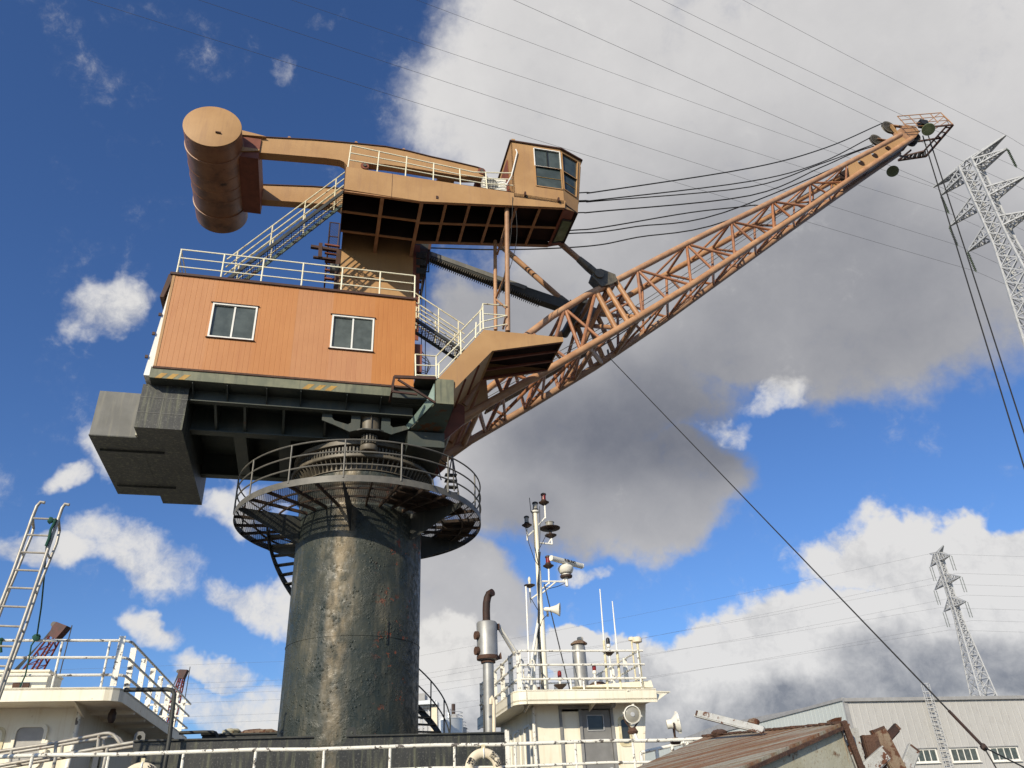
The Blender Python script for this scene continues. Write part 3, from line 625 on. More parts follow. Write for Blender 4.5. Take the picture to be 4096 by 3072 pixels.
def sliding_window(T, parent, a, b, z0, z1, v, fm='white_plain', gm='dusty_glass', fw=.045, n=2):
    """near-side window in plane v: frame, mullions and one pane per light"""
    o = [(a, z0), (b, z0), (b, z1), (a, z1)]
    h = [(a+fw, z0+fw), (b-fw, z0+fw), (b-fw, z1-fw), (a+fw, z1-fw)]
    w = T.part('window', plate_with_holes(o, [h], lambda x, z: (x, v-.025, z), (0, .075, 0)), fm, parent, smooth=False)
    for i in range(n):
        x0 = a+fw+(b-a-2*fw)*i/n; x1 = a+fw+(b-a-2*fw)*(i+1)/n
        d = .022 if i % 2 else .045
        T.part('pane', MB().box((x0, v+d, z0+fw), (x1, v+d+.006, z1-fw)), gm, w, smooth=False)
        if i: T.part('mullion', MB().box((x0-.022, v+.004, z0+fw), (x0+.022, v+.04, z1-fw)), fm, w, smooth=False)
    T.part('drip_cap', MB().box((a-.05, v-.045, z1+.003), (b+.04, v+.01, z1+.018)), 'trim_brown', w, smooth=False)
    T.part('sill', MB().box((a-.04, v-.045, z0-.022), (b+.04, v+.01, z0-.003)), 'trim_brown', w, smooth=False)
    return w
for w in WIN: sliding_window(crane, house, *w, -VH)
wv = VH+.0
# roof handrail
rl = cpart('roof_rail', MB().pipe([(U1-.03, -VH+.03, 14.26), (U0+.05, -VH+.03, 14.26), (U0+.05, VH-.05, 14.26)], .022, 8), 'cream')
for h in (13.97, 13.67): cpart('rail', MB().pipe([(U1-.03, -VH+.03, h), (U0+.05, -VH+.03, h), (U0+.05, VH-.05, h)], .019, 8), 'cream', rl)
for x, y in ((612, 222), (880, 240), (1122, 265), (1365, 290), (1605, 318), (1836, 348), (2048, 370)):
    u = CR.v(3, x, y, -VH+.03).x; cpart('post', MB().tube((u, -VH+.03, ZH1+.05), (u, -VH+.03, 14.26), .023, 8), 'cream', rl)
for v in (-1, 1, 2.9): cpart('post', MB().tube((U0+.05, v, ZH1+.05), (U0+.05, v, 14.26), .022, 8), 'cream', rl)

# ---- tower
TU0, TU1, TV = -1.15, 1.20, .80
tower = cpart('tower', MB().box((TU0, -TV, ZH1+.05), (TU1, TV, 19.7)), 'orange', smooth=False)
for z in (14.02, 15.55): cpart('stiffener', MB().box((TU0-.01, -TV-.09, z), (TU1+.01, -TV, z+.05)), 'orange', tower, smooth=False)
for v in (-TV, TV): cpart('edge_plate', MB().box((TU1, v-.02, ZH1+.05), (TU1+.22, v+.02, 17.2)), 'red_brown', tower, smooth=False)
for v in (-TV,): cpart('edge_plate', MB().box((TU0-.14, v-.02, ZH1+.05), (TU0, v+.02, 16.6)), 'trim_brown', tower, smooth=False)
# fenced ladder on the tower's rear
def fence(T, name, P, Q, up, m, n, parent=None, r=.012, wire=.005, step=.075):
    """mesh panel: frame tubes and crossing wires (one part of fine mesh)"""
    P = V3(P); Q = V3(Q); up = V3(up)
    b = MB(); 
    for a, c in ((P, Q), (P+up, Q+up), (P, P+up), (Q, Q+up)): b.tube(a, c, r*1.7, 6)
    for i in range(1, n): b.tube(P+up*i/n, Q+up*i/n, r*1.7, 6)
    o = T.part(name, b, m, parent)
    L = (Q-P).length; H = up.length; e = (Q-P).normalized(); g = up.normalized(); w = MB()
    for sg in (1, -1):
        k = -H
        while k < L:
            a0 = max(0, k) if sg == 1 else k; 
            s0 = max(0.0, -k); s1 = min(H, L-k)
            if s1 > s0:
                x0, x1 = k+s0, k+s1
                if sg == 1: w.tube(P+e*x0+g*s0, P+e*x1+g*s1, wire, 3, cap=False)
                else: w.tube(P+e*x0+g*(H-s0), P+e*x1+g*(H-s1), wire, 3, cap=False)
            k += step
    T.part('wire_mesh', w, m, o, smooth=False, kind='stuff'); return o
a = CR.v(1, 1345, 1530, -.6); b = CR.v(1, 1450, 1530, -.6)
fz = CR.v(1, 1345, 1050, -.6).z-a.z
fence(crane, 'fence_panel', (a.x, -.6, a.z), (TU0-.12, -.6, a.z), (0, 0, fz), 'trim_brown', 4)
fence(crane, 'fence_panel', (a.x, -.6, a.z), (a.x, .35, a.z), (0, 0, fz), 'trim_brown', 4)
cat = cpart('tower_bracket', MB().beam(CR.v(1, 1230, 1258, -.7), CR.v(1, 1500, 1300, -.7), .12, .09), 'trim_brown', smooth=False)
cpart('arm', MB().beam(CR.v(1, 1250, 1345, -.7), CR.v(1, 1480, 1375, -.7), .1, .06), 'trim_brown', cat, smooth=False)
cpart('upright', MB().beam(CR.v(1, 1312, 1235, -.72), CR.v(1, 1305, 1350, -.72), .12, .12, (0, 1, 0)), 'trim_brown', cat, smooth=False)
for k in range(5):
    p = CR.v(1, 1345, 1240+k*70, -.62); cpart('rung', MB().beam(p, (TU0-.05, -.62, p.z-.02), .08, .05), 'red_brown', cat, smooth=False)
cpart('motor', MB().tube((-1.45, -.75, 15.85), (-1.18, -.75, 15.85), .16, 16), 'grey_lead', cat)
# rack drive and its ladder on the tower's front
rd = cpart('rack_drive', MB().box((TU1, -.62, 17.05), (TU1+.42, .62, 17.95)), 'black_steel', smooth=False)
cpart('gearbox', MB().tube((TU1+.30, -.72, 17.25), (TU1+.30, .72, 17.25), .30, 20), 'black_steel', rd)
cpart('gearbox', MB().tube((TU1+.25, -.70, 16.75), (TU1+.25, .2, 16.75), .20, 20), 'dark_gear', rd)
p0 = CR.v(2, 715, 1350, -.7); p1 = CR.v(2, 822, 925, -.7); p2 = CR.v(2, 742, 1355, -.7)
cpart('stile', MB().beam(p1, p2, .09, .05, (0, 1, 0)), 'trim_brown', rd, smooth=False)
for k in range(7):
    q = lerp(p2, p1, k/7.0); cpart('rung', MB().beam((TU1, -.7, q.z+.02), (q.x, -.7, q.z), .05, .04 if k % 2 else .09), 'trim_brown', rd, smooth=False)
fence(crane, 'fence_panel', (TU1+.02, -.66, p2.z), (TU1+.22, -.66, p2.z), (0, 0, 2.0), 'black_steel', 4)
fence(crane, 'fence_panel', (TU1+.2, -.60, p2.z+1.2), (TU1+.55, -.60, p2.z+1.2), (0, 0, 1.6), 'black_steel', 3)
for y in (1030, 1085, 1150): 
    p = CR.v(2, 740, y, -.75); cpart('casing', MB().box((p.x-.13, -.85, p.z-.12), (p.x+.16, -.5, p.z+.12)), 'black_steel', rd, smooth=False)

# ---- stair from the house roof to the upper platform
def stair(name, P, Q, v0, v1, n, m_str, m_rail, rail_h, mesh=True, depth=.09, rails=(1.0, .66, .33), nposts=4, far_rail=True):
    """P (lower) and Q (upper) are (u, z); treads of bar grating between two stringers"""
    d = Vector((Q[0]-P[0], 0, Q[1]-P[1]))
    T = cpart(name, MB().beam((P[0], v0, P[1]), (Q[0], v0, Q[1]), .05, depth, (0, 0, 1)), 'black_steel', smooth=False)  # near stringer's shadowed side is painted in as black
    cpart('stringer', MB().beam((P[0], v1, P[1]), (Q[0], v1, Q[1]), .05, depth, (0, 0, 1)), m_str, T, smooth=False)
    lo, hi = min(v0, v1), max(v0, v1)
    for i in range(n):
        t = (i+.5)/n; u = P[0]+d.x*t; z = P[1]+d.z*t; b = MB()
        for k in range(4): b.box((u-.09+k*.06, lo, z-.010), (u-.084+k*.06, hi, z+.010))
        for k in range(7): vv = lo+(hi-lo)*(k+.5)/7; b.box((u-.09, vv-.003, z-.008), (u+.09, vv+.003, z+.008))
        b.box((u-.10, lo, z-.02), (u-.092, hi, z+.02)); b.box((u+.09, lo, z-.02), (u+.098, hi, z+.02))
        cpart('tread', b, 'mesh_dark', T, smooth=False)
    for v in ((v0, v1) if far_rail else (v0,)):
        for h in rails: cpart('rail', MB().tube((P[0], v, P[1]+h*rail_h), (Q[0], v, Q[1]+h*rail_h), .02, 8), m_rail, T)
        for i in range(nposts):
            t = (i+.3)/(nposts-.4); u = P[0]+d.x*t; z = P[1]+d.z*t; cpart('post', MB().tube((u, v, z), (u, v, z+rail_h), .02, 8), m_rail, T)
    return T
vs0 = -2.75
a = CR.v(1, 540, 1530, vs0); b = CR.v(1, 1502, 800, vs0)
sl = (b.z-a.z)/(b.x-a.x); zb = ZH1+.05
P = (a.x-(a.z-zb)/sl, zb); Q = (b.x, b.z)
stair('roof_stair', P, Q, vs0, vs0+.62, 15, 'teal', 'cream_worn', .82)

# ---- upper platform with the driver's cab
VP = -3.50; PT = 17.60
pl = [c3(2, 165, 325, VP), c3(2, 1475, 530, VP), c3(2, 1878, 592, VP), c3(2, 1872, 645, VP), c3(2, 750, 595, VP), c3(2, 150, 500, VP)]
plat = cpart('upper_platform', MB().prism(pl, (0, .03, 0)), 'orange', smooth=False, label='orange platform side plate')
UL, UB, UR = pl[0].x, pl[4].x, pl[3].x; zl, zr = pl[4].z, pl[3].z
ztop = pl[0].z-.03
VT, VR = -.78, -1.52
cpart('deck', MB().box((UL, VP+.03, ztop-.04), (UB, VT, ztop)), 'pocket_shade', plat, smooth=False)
cpart('deck', MB().box((UB, VP+.03, ztop-.045), (UR, VR, ztop-.005)), 'pocket_shade', plat, smooth=False)
cpart('end_plate', MB().box((UL-.025, VP, zl), (UL, VT, ztop+.03)), 'trim_brown', plat, smooth=False)
def bz(u): return zl if u <= UB else zl+(zr-zl)*(u-UB)/(UR-UB)
def lbeam(u0, u1, v, h=.03, w=.085, m='orange_steel'):
    cpart('joist', MB().prism([(u0, v-w/2, bz(u0)), (u1, v-w/2, bz(u1)), (u1, v-w/2, bz(u1)+h), (u0, v-w/2, bz(u0)+h)], (0, w, 0)), m, plat, smooth=False)
    cpart('web', MB().prism([(u0, v-.01, bz(u0)+h), (u1, v-.01, bz(u1)+h), (u1, v-.01, ztop-.05), (u0, v-.01, ztop-.05)], (0, .02, 0)), 'pocket_shade', plat, smooth=False)
for v in (VP+.06, VP+.92, VP+1.83): lbeam(UL, UB, v)
for v in (VP+.06, VP+1.0, VR-.05): lbeam(UB, UR, v)
for x in (449, 757, 948, 1133, 1320, 1500, 1685):
    u = CR.v(2, x, 640 if x > 700 else 580, VP).x; z = bz(u); w = .11 if x < 800 else .085
    ve = VT if x < 800 else VR
    cpart('cross_joist', MB().box((u-w/2, VP+.03, z-.004), (u+w/2, ve, z+.03)), 'orange_steel', plat, smooth=False)
    cpart('cross_web', MB().box((u-.01, VP+.03, z+.09), (u+.01, ve, ztop-.05)), 'pocket_shade', plat, smooth=False)
cpart('far_plate', MB().prism([(UB, VR, zl), (UR, VR, zr), (UR, VR, ztop), (UB, VR, ztop)], (0, .025, 0)), 'orange', plat, smooth=False)
ztp = pl[0].z
pr = cpart('platform_rail', MB().pipe([c3(2, 205, 160, VP+.04), c3(2, 1160, 368, VP+.04), c3(2, 1475, 376, VP+.04)], .02, 8), 'cream')
h0 = c3(2, 205, 160, VP+.04).z-ztp
pts0 = [(180, 322), (408, 357), (628, 392), (845, 428), (1058, 460), (1266, 497)]
tops = [(205, 160), (425, 203), (640, 246), (850, 296), (1052, 345), (1255, 372)]
for hh in (.64, .30):
    cpart('rail', MB().pipe([lerp(c3(2, *p, VP+.04), c3(2, *q, VP+.04), hh) for p, q in zip(pts0, tops)]+[c3(2, 1472, 425 if hh > .5 else 472, VP+.04)], .018, 8), 'cream', pr)
for p, q in zip(pts0, tops): cpart('post', MB().tube(c3(2, *p, VP+.04)-Vector((0, 0, .05)), c3(2, *q, VP+.04), .021, 8), 'cream', pr)

# cab: chamfered corner, windscreen leaning outward
CU0, CU1, CU2 = 4.02, 5.72, 6.58
CV0, CV1, CVF = -3.50, -3.13, -1.62
CZ0, CZ1 = 17.42, 19.80
cplan_t = [(CU0, CV0), (CU1, CV0), (CU2, CV1), (CU2, CVF), (CU0, CVF)]
cplan_b = [(CU0, CV0), (CU1-.04, CV0), (CU2-.32, CV1), (CU2-.32, CVF), (CU0, CVF)]
def wallq(i, f0, f1, z0, z1, off=0.0):
    """part of cab wall i between fractions f0..f1 of its length and heights z0..z1"""
    j = (i+1) % 5
    def P(f, z):
        k = (z-CZ0)/(CZ1-CZ0)
        a = lerp((*cplan_b[i], 0), (*cplan_t[i], 0), k); b = lerp((*cplan_b[j], 0), (*cplan_t[j], 0), k); p = lerp(a, b, f); p.z = z
        return p
    n = (P(1, z0)-P(0, z0)).cross(Vector((0, 0, 1))).normalized()
    return [P(f0, z0)+n*off, P(f1, z0)+n*off, P(f1, z1)+n*off, P(f0, z1)+n*off], n
cab = cpart('cab', MB().prism([(u, v, CZ0-.05) for u, v in cplan_b], (0, 0, .06)), 'pocket_shade', smooth=False, label="orange driver's cab with tall corner windows")
def cabwall(i, f0, f1, z0, z1, th=.04, m='orange', name='wall'):
    q, n = wallq(i, f0, f1, z0, z1); return cpart(name, MB().prism(q, -n*th), m, cab, smooth=False)
wz0, wzm, wz1 = 17.97, 18.86, 19.66
f0, f1 = .455, .985
cabwall(0, 0, f0, CZ0, CZ1); cabwall(0, f0, 1, CZ0, wz0); cabwall(0, f0, 1, wz1, CZ1); cabwall(0, f1, 1, wz0, wz1)
def cabpane(i, f0, f1, z0, z1, m='cab_glass', fr='orange', fw=.03):
    q, n = wallq(i, f0, f1, z0, z1, -.03); w = cpart('window', MB().prism(q, -n*.006), m, cab, smooth=False)
    q, n = wallq(i, f0, f1, z0, z1, .004); c = sum(q, Vector())/4
    for k in range(4):
        a, b = q[k], q[(k+1) % 4]; cpart('frame', MB().beam(a, b, fw, .05, n), fr, w, smooth=False)
    return w
w = cabpane(0, f0, f1, wzm, wz1, fr='white_plain')
q, n = wallq(0, (f0+f1)/2, (f0+f1)/2, wzm, wz1, .004); cpart('mullion', MB().beam(q[0], q[3], .03, .04, n), 'lamp_black', w, smooth=False)
cabpane(0, f0, f1, wz0, wzm)
q, n = wallq(0, f0, f1, 18.42, 18.42, -.02); cpart('guard_bar', MB().tube(q[0], q[1], .008, 6), 'yellow', cab)
cabwall(1, 0, 1, CZ0, wz0+.05); cabwall(1, 0, 1, wz1+.02, CZ1); cabwall(1, 0, .06, wz0+.05, wz1+.02); cabwall(1, .84, 1, wz0+.05, wz1+.02)
cabpane(1, .06, .84, wzm-.03, wz1+.02); cabpane(1, .06, .84, wz0+.05, wzm-.03)
q, n = wallq(1, .06, .84, 18.42, 18.42, -.02); cpart('guard_bar', MB().tube(q[0], q[1], .008, 6), 'yellow', cab)
for i in (2,):
    cabwall(i, 0, 1, CZ0, 17.9); cabwall(i, 0, 1, 19.6, CZ1); cabwall(i, 0, .05, 17.9, 19.6); cabwall(i, .95, 1, 17.9, 19.6); cabpane(i, .05, .95, 17.9, 19.6)
cabwall(3, 0, 1, CZ0, CZ1); cabwall(4, 0, 1, CZ0, CZ1)
q, n = wallq(4, .30, .75, CZ0+.02, 19.45, .012); cpart('door', MB().prism(q, n*.03), 'red_brown', cab, smooth=False)
cpart('roof', MB().prism([(u+(.05 if u > 5 else -.05), v+(-.05 if v < -2 else .05), CZ1-.002) for u, v in cplan_t], (0, 0, .05)), 'trim_brown', cab, smooth=False)
cpart('vent', MB().box((4.05, -3.5, CZ1+.05), (4.17, -3.38, CZ1+.16)), 'orange', cab, smooth=False)
# glazed nose under the cab, leaning out over the boom
N0 = c3(2, 1872, 648, VP+.02); N1 = CR.z(2, 1752, 944, zr); N2 = Vector((CU2-.32, CV1, CZ0)); N3 = Vector((CU2-.32, VR, CZ0))
N0b = Vector((N0.x, VP+.03, zr)); 
nose = cpart('nose_panel', MB().prism([(UR, VP+.04, zr), N2, N3, (UR, VR, zr)], (-.03, 0, 0)), 'red_brown', cab, smooth=False)
cpart('nose_cheek', MB().prism([(UR-.2, VP+.03, zr), (UR, VP+.03, zr), N2, (CU1-.04, CV0+.03, CZ0)], (0, .02, 0)), 'orange', cab, smooth=False)
def nq(a, b): 
    L = lerp((UR, VP+.04, zr), N2, b); Rr = lerp((UR, VR, zr), N3, b); return lerp(L, Rr, a)+Vector((.012, 0, -.012))
cpart('nose_window', MB().prism([nq(.28, .2), nq(.85, .2), nq(.85, .8), nq(.28, .8)], (.012, 0, -.01)), 'green_glass', cab, smooth=False)
fr_ = [nq(.25, .15), nq(.88, .15), nq(.88, .85), nq(.25, .85)]
for k in range(4): cpart('nose_frame', MB().beam(fr_[k], fr_[(k+1) % 4], .03, .03), 'lamp_black', cab, smooth=False)
cpart('nose_far', MB().prism([(CU0, VR-.03, CZ0), (UR, VR-.03, zr), N3, (CU0, VR-.03, CZ0+.1)], (0, .02, 0)), 'orange', cab, smooth=False)
pp = [c3(2, 1490, 190, VP-.04), c3(2, 1500, 215, VP-.05), c3(2, 1485, 280, VP-.04), c3(2, 1455, 400, VP-.04), c3(2, 1415, 470, VP-.04)]
cpart('conduit', MB().pipe(pp, .022, 8), 'white_plain', cab)
for x, y in ((1560, 545), (1820, 590)):
    p = c3(2, x, y, VP); cpart('hook', MB().box((p.x-.03, VP-.1, p.z-.09), (p.x+.02, VP+.01, p.z+.05)), 'trim_brown', plat, smooth=False)
p = c3(2, 875, 565, VP); cpart('lifting_eye', MB().box((p.x-.035, VP-.02, p.z-.06), (p.x+.035, VP+.01, p.z+.05)), 'trim_brown', plat, smooth=False)
p = c3(2, 525, 440, VP); cpart('seam', MB().box((p.x-.006, VP-.004, zl), (p.x+.006, VP+.01, ztp)), 'trim_brown', plat, smooth=False)

# ---- rocker arms and counterweight drum
def arm(v0, v1):
    """rocker beam: outline read on its near face"""
    vn = v0
    top = [(1, 668, 345), (1, 800, 352), (1, 1250, 376), (1, 1600, 406), (1, 1850, 432), (2, 470, 172), (2, 640, 205), (2, 820, 250), (2, 1000, 290), (2, 1180, 332), (2, 1240, 352)]
    bot = [(2, 1252, 380), (2, 1230, 402), (2, 1080, 400), (2, 900, 372), (2, 650, 330), (2, 470, 305), (2, 340, 296), (2, 305, 318)]
    bot2 = [(1, 1560, 640), (1, 1535, 590), (1, 1505, 555), (1, 1470, 538), (1, 1350, 522), (1, 1000, 492), (1, 800, 476), (1, 668, 455)]
    T = [CR.v(*q, -1.30) for q in top]; Bq = [CR.v(*q, -1.30) for q in bot]; B2 = [CR.v(*q, -1.30) for q in bot2]
    zmin = 19.35
    poly = T+Bq+[Vector((Bq[-1].x-.02, 0, zmin)), Vector((B2[0].x+.05, 0, zmin))]+B2
    return plate_with_holes([(p.x, p.z) for p in poly], [], lambda a, z: (a, v0, z), (0, v1-v0, 0)), T
ab, Ttop = arm(-1.30, -.98)
arm_n = cpart('rocker_arm', ab, 'orange', smooth=False)
arm_f = crane.moved(arm_n, (0, 2.28, 0)); arm_f.name = 'rocker_arm'
for v0, v1, own in ((-1.34, -.94, arm_n), (-1.34, -.94, arm_f)):
    bb = MB()
    for i in range(len(Ttop)-1):
        a, c = Ttop[i], Ttop[i+1]; bb.add([(a.x, v0, a.z), (c.x, v0, c.z), (c.x, v0, c.z+.03), (a.x, v0, a.z+.03), (a.x, v1, a.z), (c.x, v1, c.z), (c.x, v1, c.z+.03), (a.x, v1, a.z+.03)],
                                          [(0, 1, 2, 3), (7, 6, 5, 4), (3, 2, 6, 7), (0, 4, 5, 1), (0, 3, 7, 4), (1, 5, 6, 2)])
    cpart('arm_flange', bb, 'trim_brown', own, smooth=False)
for x, y in ((1050, 362), (1605, 403), (1, 0)):
    if x == 1: p = CR.v(2, 615, 200, -1.15)
    else: p = CR.v(1, x, y, -1.15)
    cpart('lifting_lug', MB().lathe([(.05, -.02), (.05, .02)], (p.x, -1.15, p.z+.05), 12, (0, 1, 0)), 'orange_steel', arm_n)
for u, z in ((3.5, 20.50), (-.6, 19.95)): 
    cpart('pivot_boss', MB().lathe([(.14, -1.34), (.14, 1.34)], (u, 0, z), 20, (0, 1, 0)), 'red_brown', arm_n)
    cpart('pivot_pin', MB().lathe([(.06, -1.38), (.06, -1.30)], (u, 0, z), 14, (0, 1, 0)), 'dark_gear', arm_n)
cpart('tie_plate', MB().box((2.0, -.98, 20.35), (2.6, .98, 20.60)), 'orange', arm_n, smooth=False)
DU, DZ, DR = -5.47, 19.94, .89
drum = cpart('counterweight_drum', MB().lathe([(DR, -2.09), (DR, 2.09)], (DU, 0, DZ), 64, (0, 1, 0)), 'drum', label='big drum counterweight, orange steel with dark grime')
cpart('end_plate', MB().lathe([(DR-.02, -2.095), (DR-.005, -2.115), (DR-.02, -2.12), (0.0, -2.12)], (DU, 0, DZ), 64, (0, 1, 0)), 'orange', drum)
for v in (-1.32, 1.32): cpart('band', MB().lathe([(DR, v-.06), (DR+.03, v-.05), (DR+.03, v+.05), (DR, v+.06)], (DU, 0, DZ), 64, (0, 1, 0)), 'drum', drum)
for v in (-.55, 0, .5): cpart('weld_band', MB().lathe([(DR, v-.015), (DR+.012, v), (DR, v+.015)], (DU, 0, DZ), 64, (0, 1, 0)), 'drum', drum)
p = c3(1, 462, 315, -2.12); cpart('handle', MB().beam((p.x-.08, -2.15, p.z), (p.x+.08, -2.15, p.z), .05, .04), 'rust_heavy', drum, smooth=False)
cpart('valve', MB().box((-6.28, -1.0, DZ-.32), (-6.16, -.9, DZ-.2)), 'lamp_black', drum, smooth=False)
xa = CR.v(1, 800, 500, -1.3).x
cpart('cradle', MB().box((-4.75, -1.36, 19.55), (xa, 1.36, 20.45)), 'red_brown', drum, smooth=False)
for v in (-1.42, 1.14):
    cpart('cradle_arm', MB().prism([(-5.1, v, 19.62), (xa, v, 19.86), (xa, v, 19.93), (-5.0, v, 19.93)], (0, .28, 0)), 'orange', drum, smooth=False)
    cpart('cradle_arm', MB().prism([(-5.2, v, 20.75), (-4.3, v, 20.62), (-3.9, v, 20.55), (-4.9, v, 20.45)], (0, .28, 0)), 'orange', drum, smooth=False)

# ---- lower platform (inclined gangway and landing beside the boom)
VL = -3.40
lp = [c3(4, 850, 622, VL), c3(4, 1465, 682, VL), c3(4, 1465, 715, VL), c3(4, 915, 787, VL), c3(4, 615, 1092, VL), c3(4, 495, 1000, VL)]
lplat = cpart('lower_platform', MB().prism(lp, (0, .03, 0)), 'orange', smooth=False, label='orange cranked gangway plate beside the boom')
VLF = -1.70
A_, B_, C_, D_, E_, F_ = lp
cpart('side_plate', MB().prism([Vector((p.x, VLF, p.z)) for p in lp], (0, .03, 0)), 'orange', lplat, smooth=False)
cpart('deck', MB().prism([(A_.x, VL+.03, A_.z-.05), (B_.x, VL+.03, B_.z-.05), (B_.x, VLF, B_.z-.05), (A_.x, VLF, A_.z-.05)], (0, 0, .03)), 'pocket_shade', lplat, smooth=False)
cpart('deck', MB().prism([(A_.x, VL+.03, A_.z-.05), (F_.x, VL+.03, F_.z-.05), (F_.x, VLF, F_.z-.05), (A_.x, VLF, A_.z-.05)], (0, 0, .03)), 'red_brown', lplat, smooth=False)
cpart('soffit', MB().prism([(D_.x, VL+.03, D_.z), (E_.x, VL+.03, E_.z), (E_.x, VLF, E_.z), (D_.x, VLF, D_.z)], (0, 0, .02)), 'orange', lplat, smooth=False)
cpart('end_plate', MB().prism([(B_.x, VL, B_.z), (C_.x, VL, C_.z), (C_.x, VLF, C_.z), (B_.x, VLF, B_.z)], (.02, 0, 0)), 'orange', lplat, smooth=False)
for v in (VL+.06, VL+.57, VL+1.13, VLF-.04):
    cpart('joist', MB().prism([(D_.x, v-.035, D_.z), (C_.x, v-.035, C_.z), (C_.x, v-.035, C_.z+.05), (D_.x, v-.035, D_.z+.08)], (0, .07, 0)), 'red_brown', lplat, smooth=False)
cpart('cross_joist', MB().box((D_.x-.04, VL+.03, D_.z), (D_.x+.06, VLF, D_.z+.12)), 'orange', lplat, smooth=False)
for t in (.35, .7):
    p = lerp(D_, E_, t); cpart('batten', MB().box((p.x-.03, VL+.05, p.z-.035), (p.x+.03, VLF, p.z-.002)), 'red_brown', lplat, smooth=False)
# handrails of the gangway
q0 = c3(4, 478, 1000, VL+.02); q1 = c3(4, 478, 830, VL+.02); q2 = c3(4, 828, 470, VL+.02); q3 = c3(4, 842, 420, VL+.02); q4 = c3(4, 1030, 436, VL+.02)
gh = [q0, q1, q2, q3, q4]
lr = cpart('gangway_rail', MB().pipe([c3(4, 315, 815, VL+.02), q1, q2, q3, q4], .021, 8), 'cream_worn')
for (a, b, c, d) in (((315, 898), (478, 905), (835, 560), (1030, 512)), ((315, 975), (495, 985), (838, 615), (1030, 580))):
    cpart('rail', MB().pipe([c3(4, *a, VL+.02), c3(4, *b, VL+.02), c3(4, *c, VL+.02), c3(4, *d, VL+.02)], .019, 8), 'cream', lr)
cpart('rail', MB().pipe([c3(4, 840, 497, VL+.02), c3(4, 1030, 512, VL+.02)], .018, 8), 'cream', lr)
for (a, b) in (((315, 815), (318, 1000)), ((478, 830), (478, 1005)), ((500, 890), (497, 1000)), ((668, 640), (672, 815)), ((790, 565), (785, 690)), ((822, 470), (822, 640)), ((842, 420), (846, 620))):
    cpart('post', MB().tube(c3(4, *a, VL+.02), c3(4, *b, VL+.02), .021, 8), 'cream', lr)
landing = cpart('landing', MB().box((U1, -VH-.42, 10.52), (1.75, -1.9, 10.58)), 'black_steel', smooth=False)
pf = c3(4, 1075, 640, VLF)
cpart('rail', MB().pipe([(A_.x+.1, VLF, A_.z+1.0), (B_.x-.1, VLF, B_.z+1.0)], .019, 8), 'cream', lr)
# posts carrying the cab end of the upper platform
for (x0, y0, x1, y1, v, r) in ((1420, 640, 1427, 1612, VL+.12, .075), (1328, 905, 1332, 1600, -1.75, .06)):
    p = c3(2, x0, y0, v); q = c3(2, x1, y1, v); cpart('support_post', MB().tube(p, q, r, 14), 'orange_steel')
pa = c3(2, 1425, 830, VL+.12); pb = c3(2, 1345, 1010, -1.75); pc = c3(2, 1332, 1360, -1.75); pd = c3(2, 1425, 1130, VL+.12); pe = c3(2, 1390, 1590, -1.75); pg = c3(2, 1425, 1440, VL+.12)
for a, b in ((c3(2, 1410, 790, VL+.12), pb), (pd, pc), (pg, pc), (c3(2, 1425, 1440, VL+.12), pe)): cpart('brace', MB().tube(a, b, .035, 10), 'orange_steel')
for k, (xa_, ya_, xb_, yb_) in enumerate(((1465, 560, 1355, 1350), (1490, 670, 1440, 1130))):
    P0 = c3(2, xa_, ya_, VP-.03); P1 = c3(2, xb_, yb_, VP+.3); pts = [lerp(P0, P1, t)+Vector((.12*math.sin(math.pi*t), 0, 0)) for t in np.linspace(0, 1, 9)]
    cpart('cable', MB().pipe(pts, .010, 6), 'rope')
# stair between the house roof and the gangway
sv = -2.15
a = CR.v(4, 320, 548, sv); b = CR.v(4, 700, 795, sv)
stair('gangway_stair', (b.x, b.z), (a.x-.1, a.z+.07), sv, sv+.6, 9, 'teal', 'cream_worn', .95, nposts=3)
ebox = cpart('switch_box', MB().box((U1, -2.75, 11.1), (U1+.25, -2.35, 12.0)), 'red_brown', smooth=False)
for k in range(3):
    cpart('cable', MB().pipe([(U1+.25, -2.7+.1*k, 11.8-.1*k), (U1+.45+.05*k, -2.7+.1*k, 11.5), (U1+.40, -2.7+.1*k, 11.15), (U1+.24, -2.7+.1*k, 11.2)], .012, 6), 'rope', ebox)
for dx in (0.0, .12): cpart('cable', MB().tube((U1+.35+dx, -1.9, 10.6), (U1+.40+dx, -1.2, 16.6), .012, 6), 'rope')

# ---- boom
LOW = [(2.35, 10.30, 1.28), (5.4, 12.42, 1.27), (8.0, 14.28, 1.25), (11.0, 16.58, 1.05), (13.1, 18.28, .90), (17.2, 21.60, .62), (20.3, 24.12, .57), (22.4, 25.80, .50), (24.6, 27.55, .47)]
UPP = [(2.75, 10.95, 1.25), (3.6, 12.55, 1.20), (5.8, 14.66, 1.10), (7.1, 15.70, 1.08), (8.12, 16.41, 1.02), (10.12, 17.84, .97), (12.38, 19.44, .90), (14.5, 20.92, .78), (18.1, 23.43, .62), (22.1, 26.28, .52), (24.0, 27.66, .50)]
def interp(tab, u):
    us = [p[0] for p in tab]; return float(np.interp(u, us, [p[1] for p in tab])), float(np.interp(u, us, [p[2] for p in tab]))
def lo(u, sg): z, w = interp(LOW, u); return Vector((u, sg*w, z))
def up(u, sg): z, w = interp(UPP, u); return Vector((u, sg*w, z))
boom = cpart('boom', MB().tube((2.35, -1.5, 10.42), (2.35, 1.5, 10.42), .16, 20), 'dark_gear', label='orange tubular lattice boom')
def chord(tab, fn, sg, r):
    us = [p[0] for p in tab]; cpart('chord', MB().pipe([fn(u, sg) for u in us], r, 14), 'orange_steel', boom)
for sg in (-1, 1): chord(LOW, lo, sg, .125); chord(UPP, up, sg, .115)
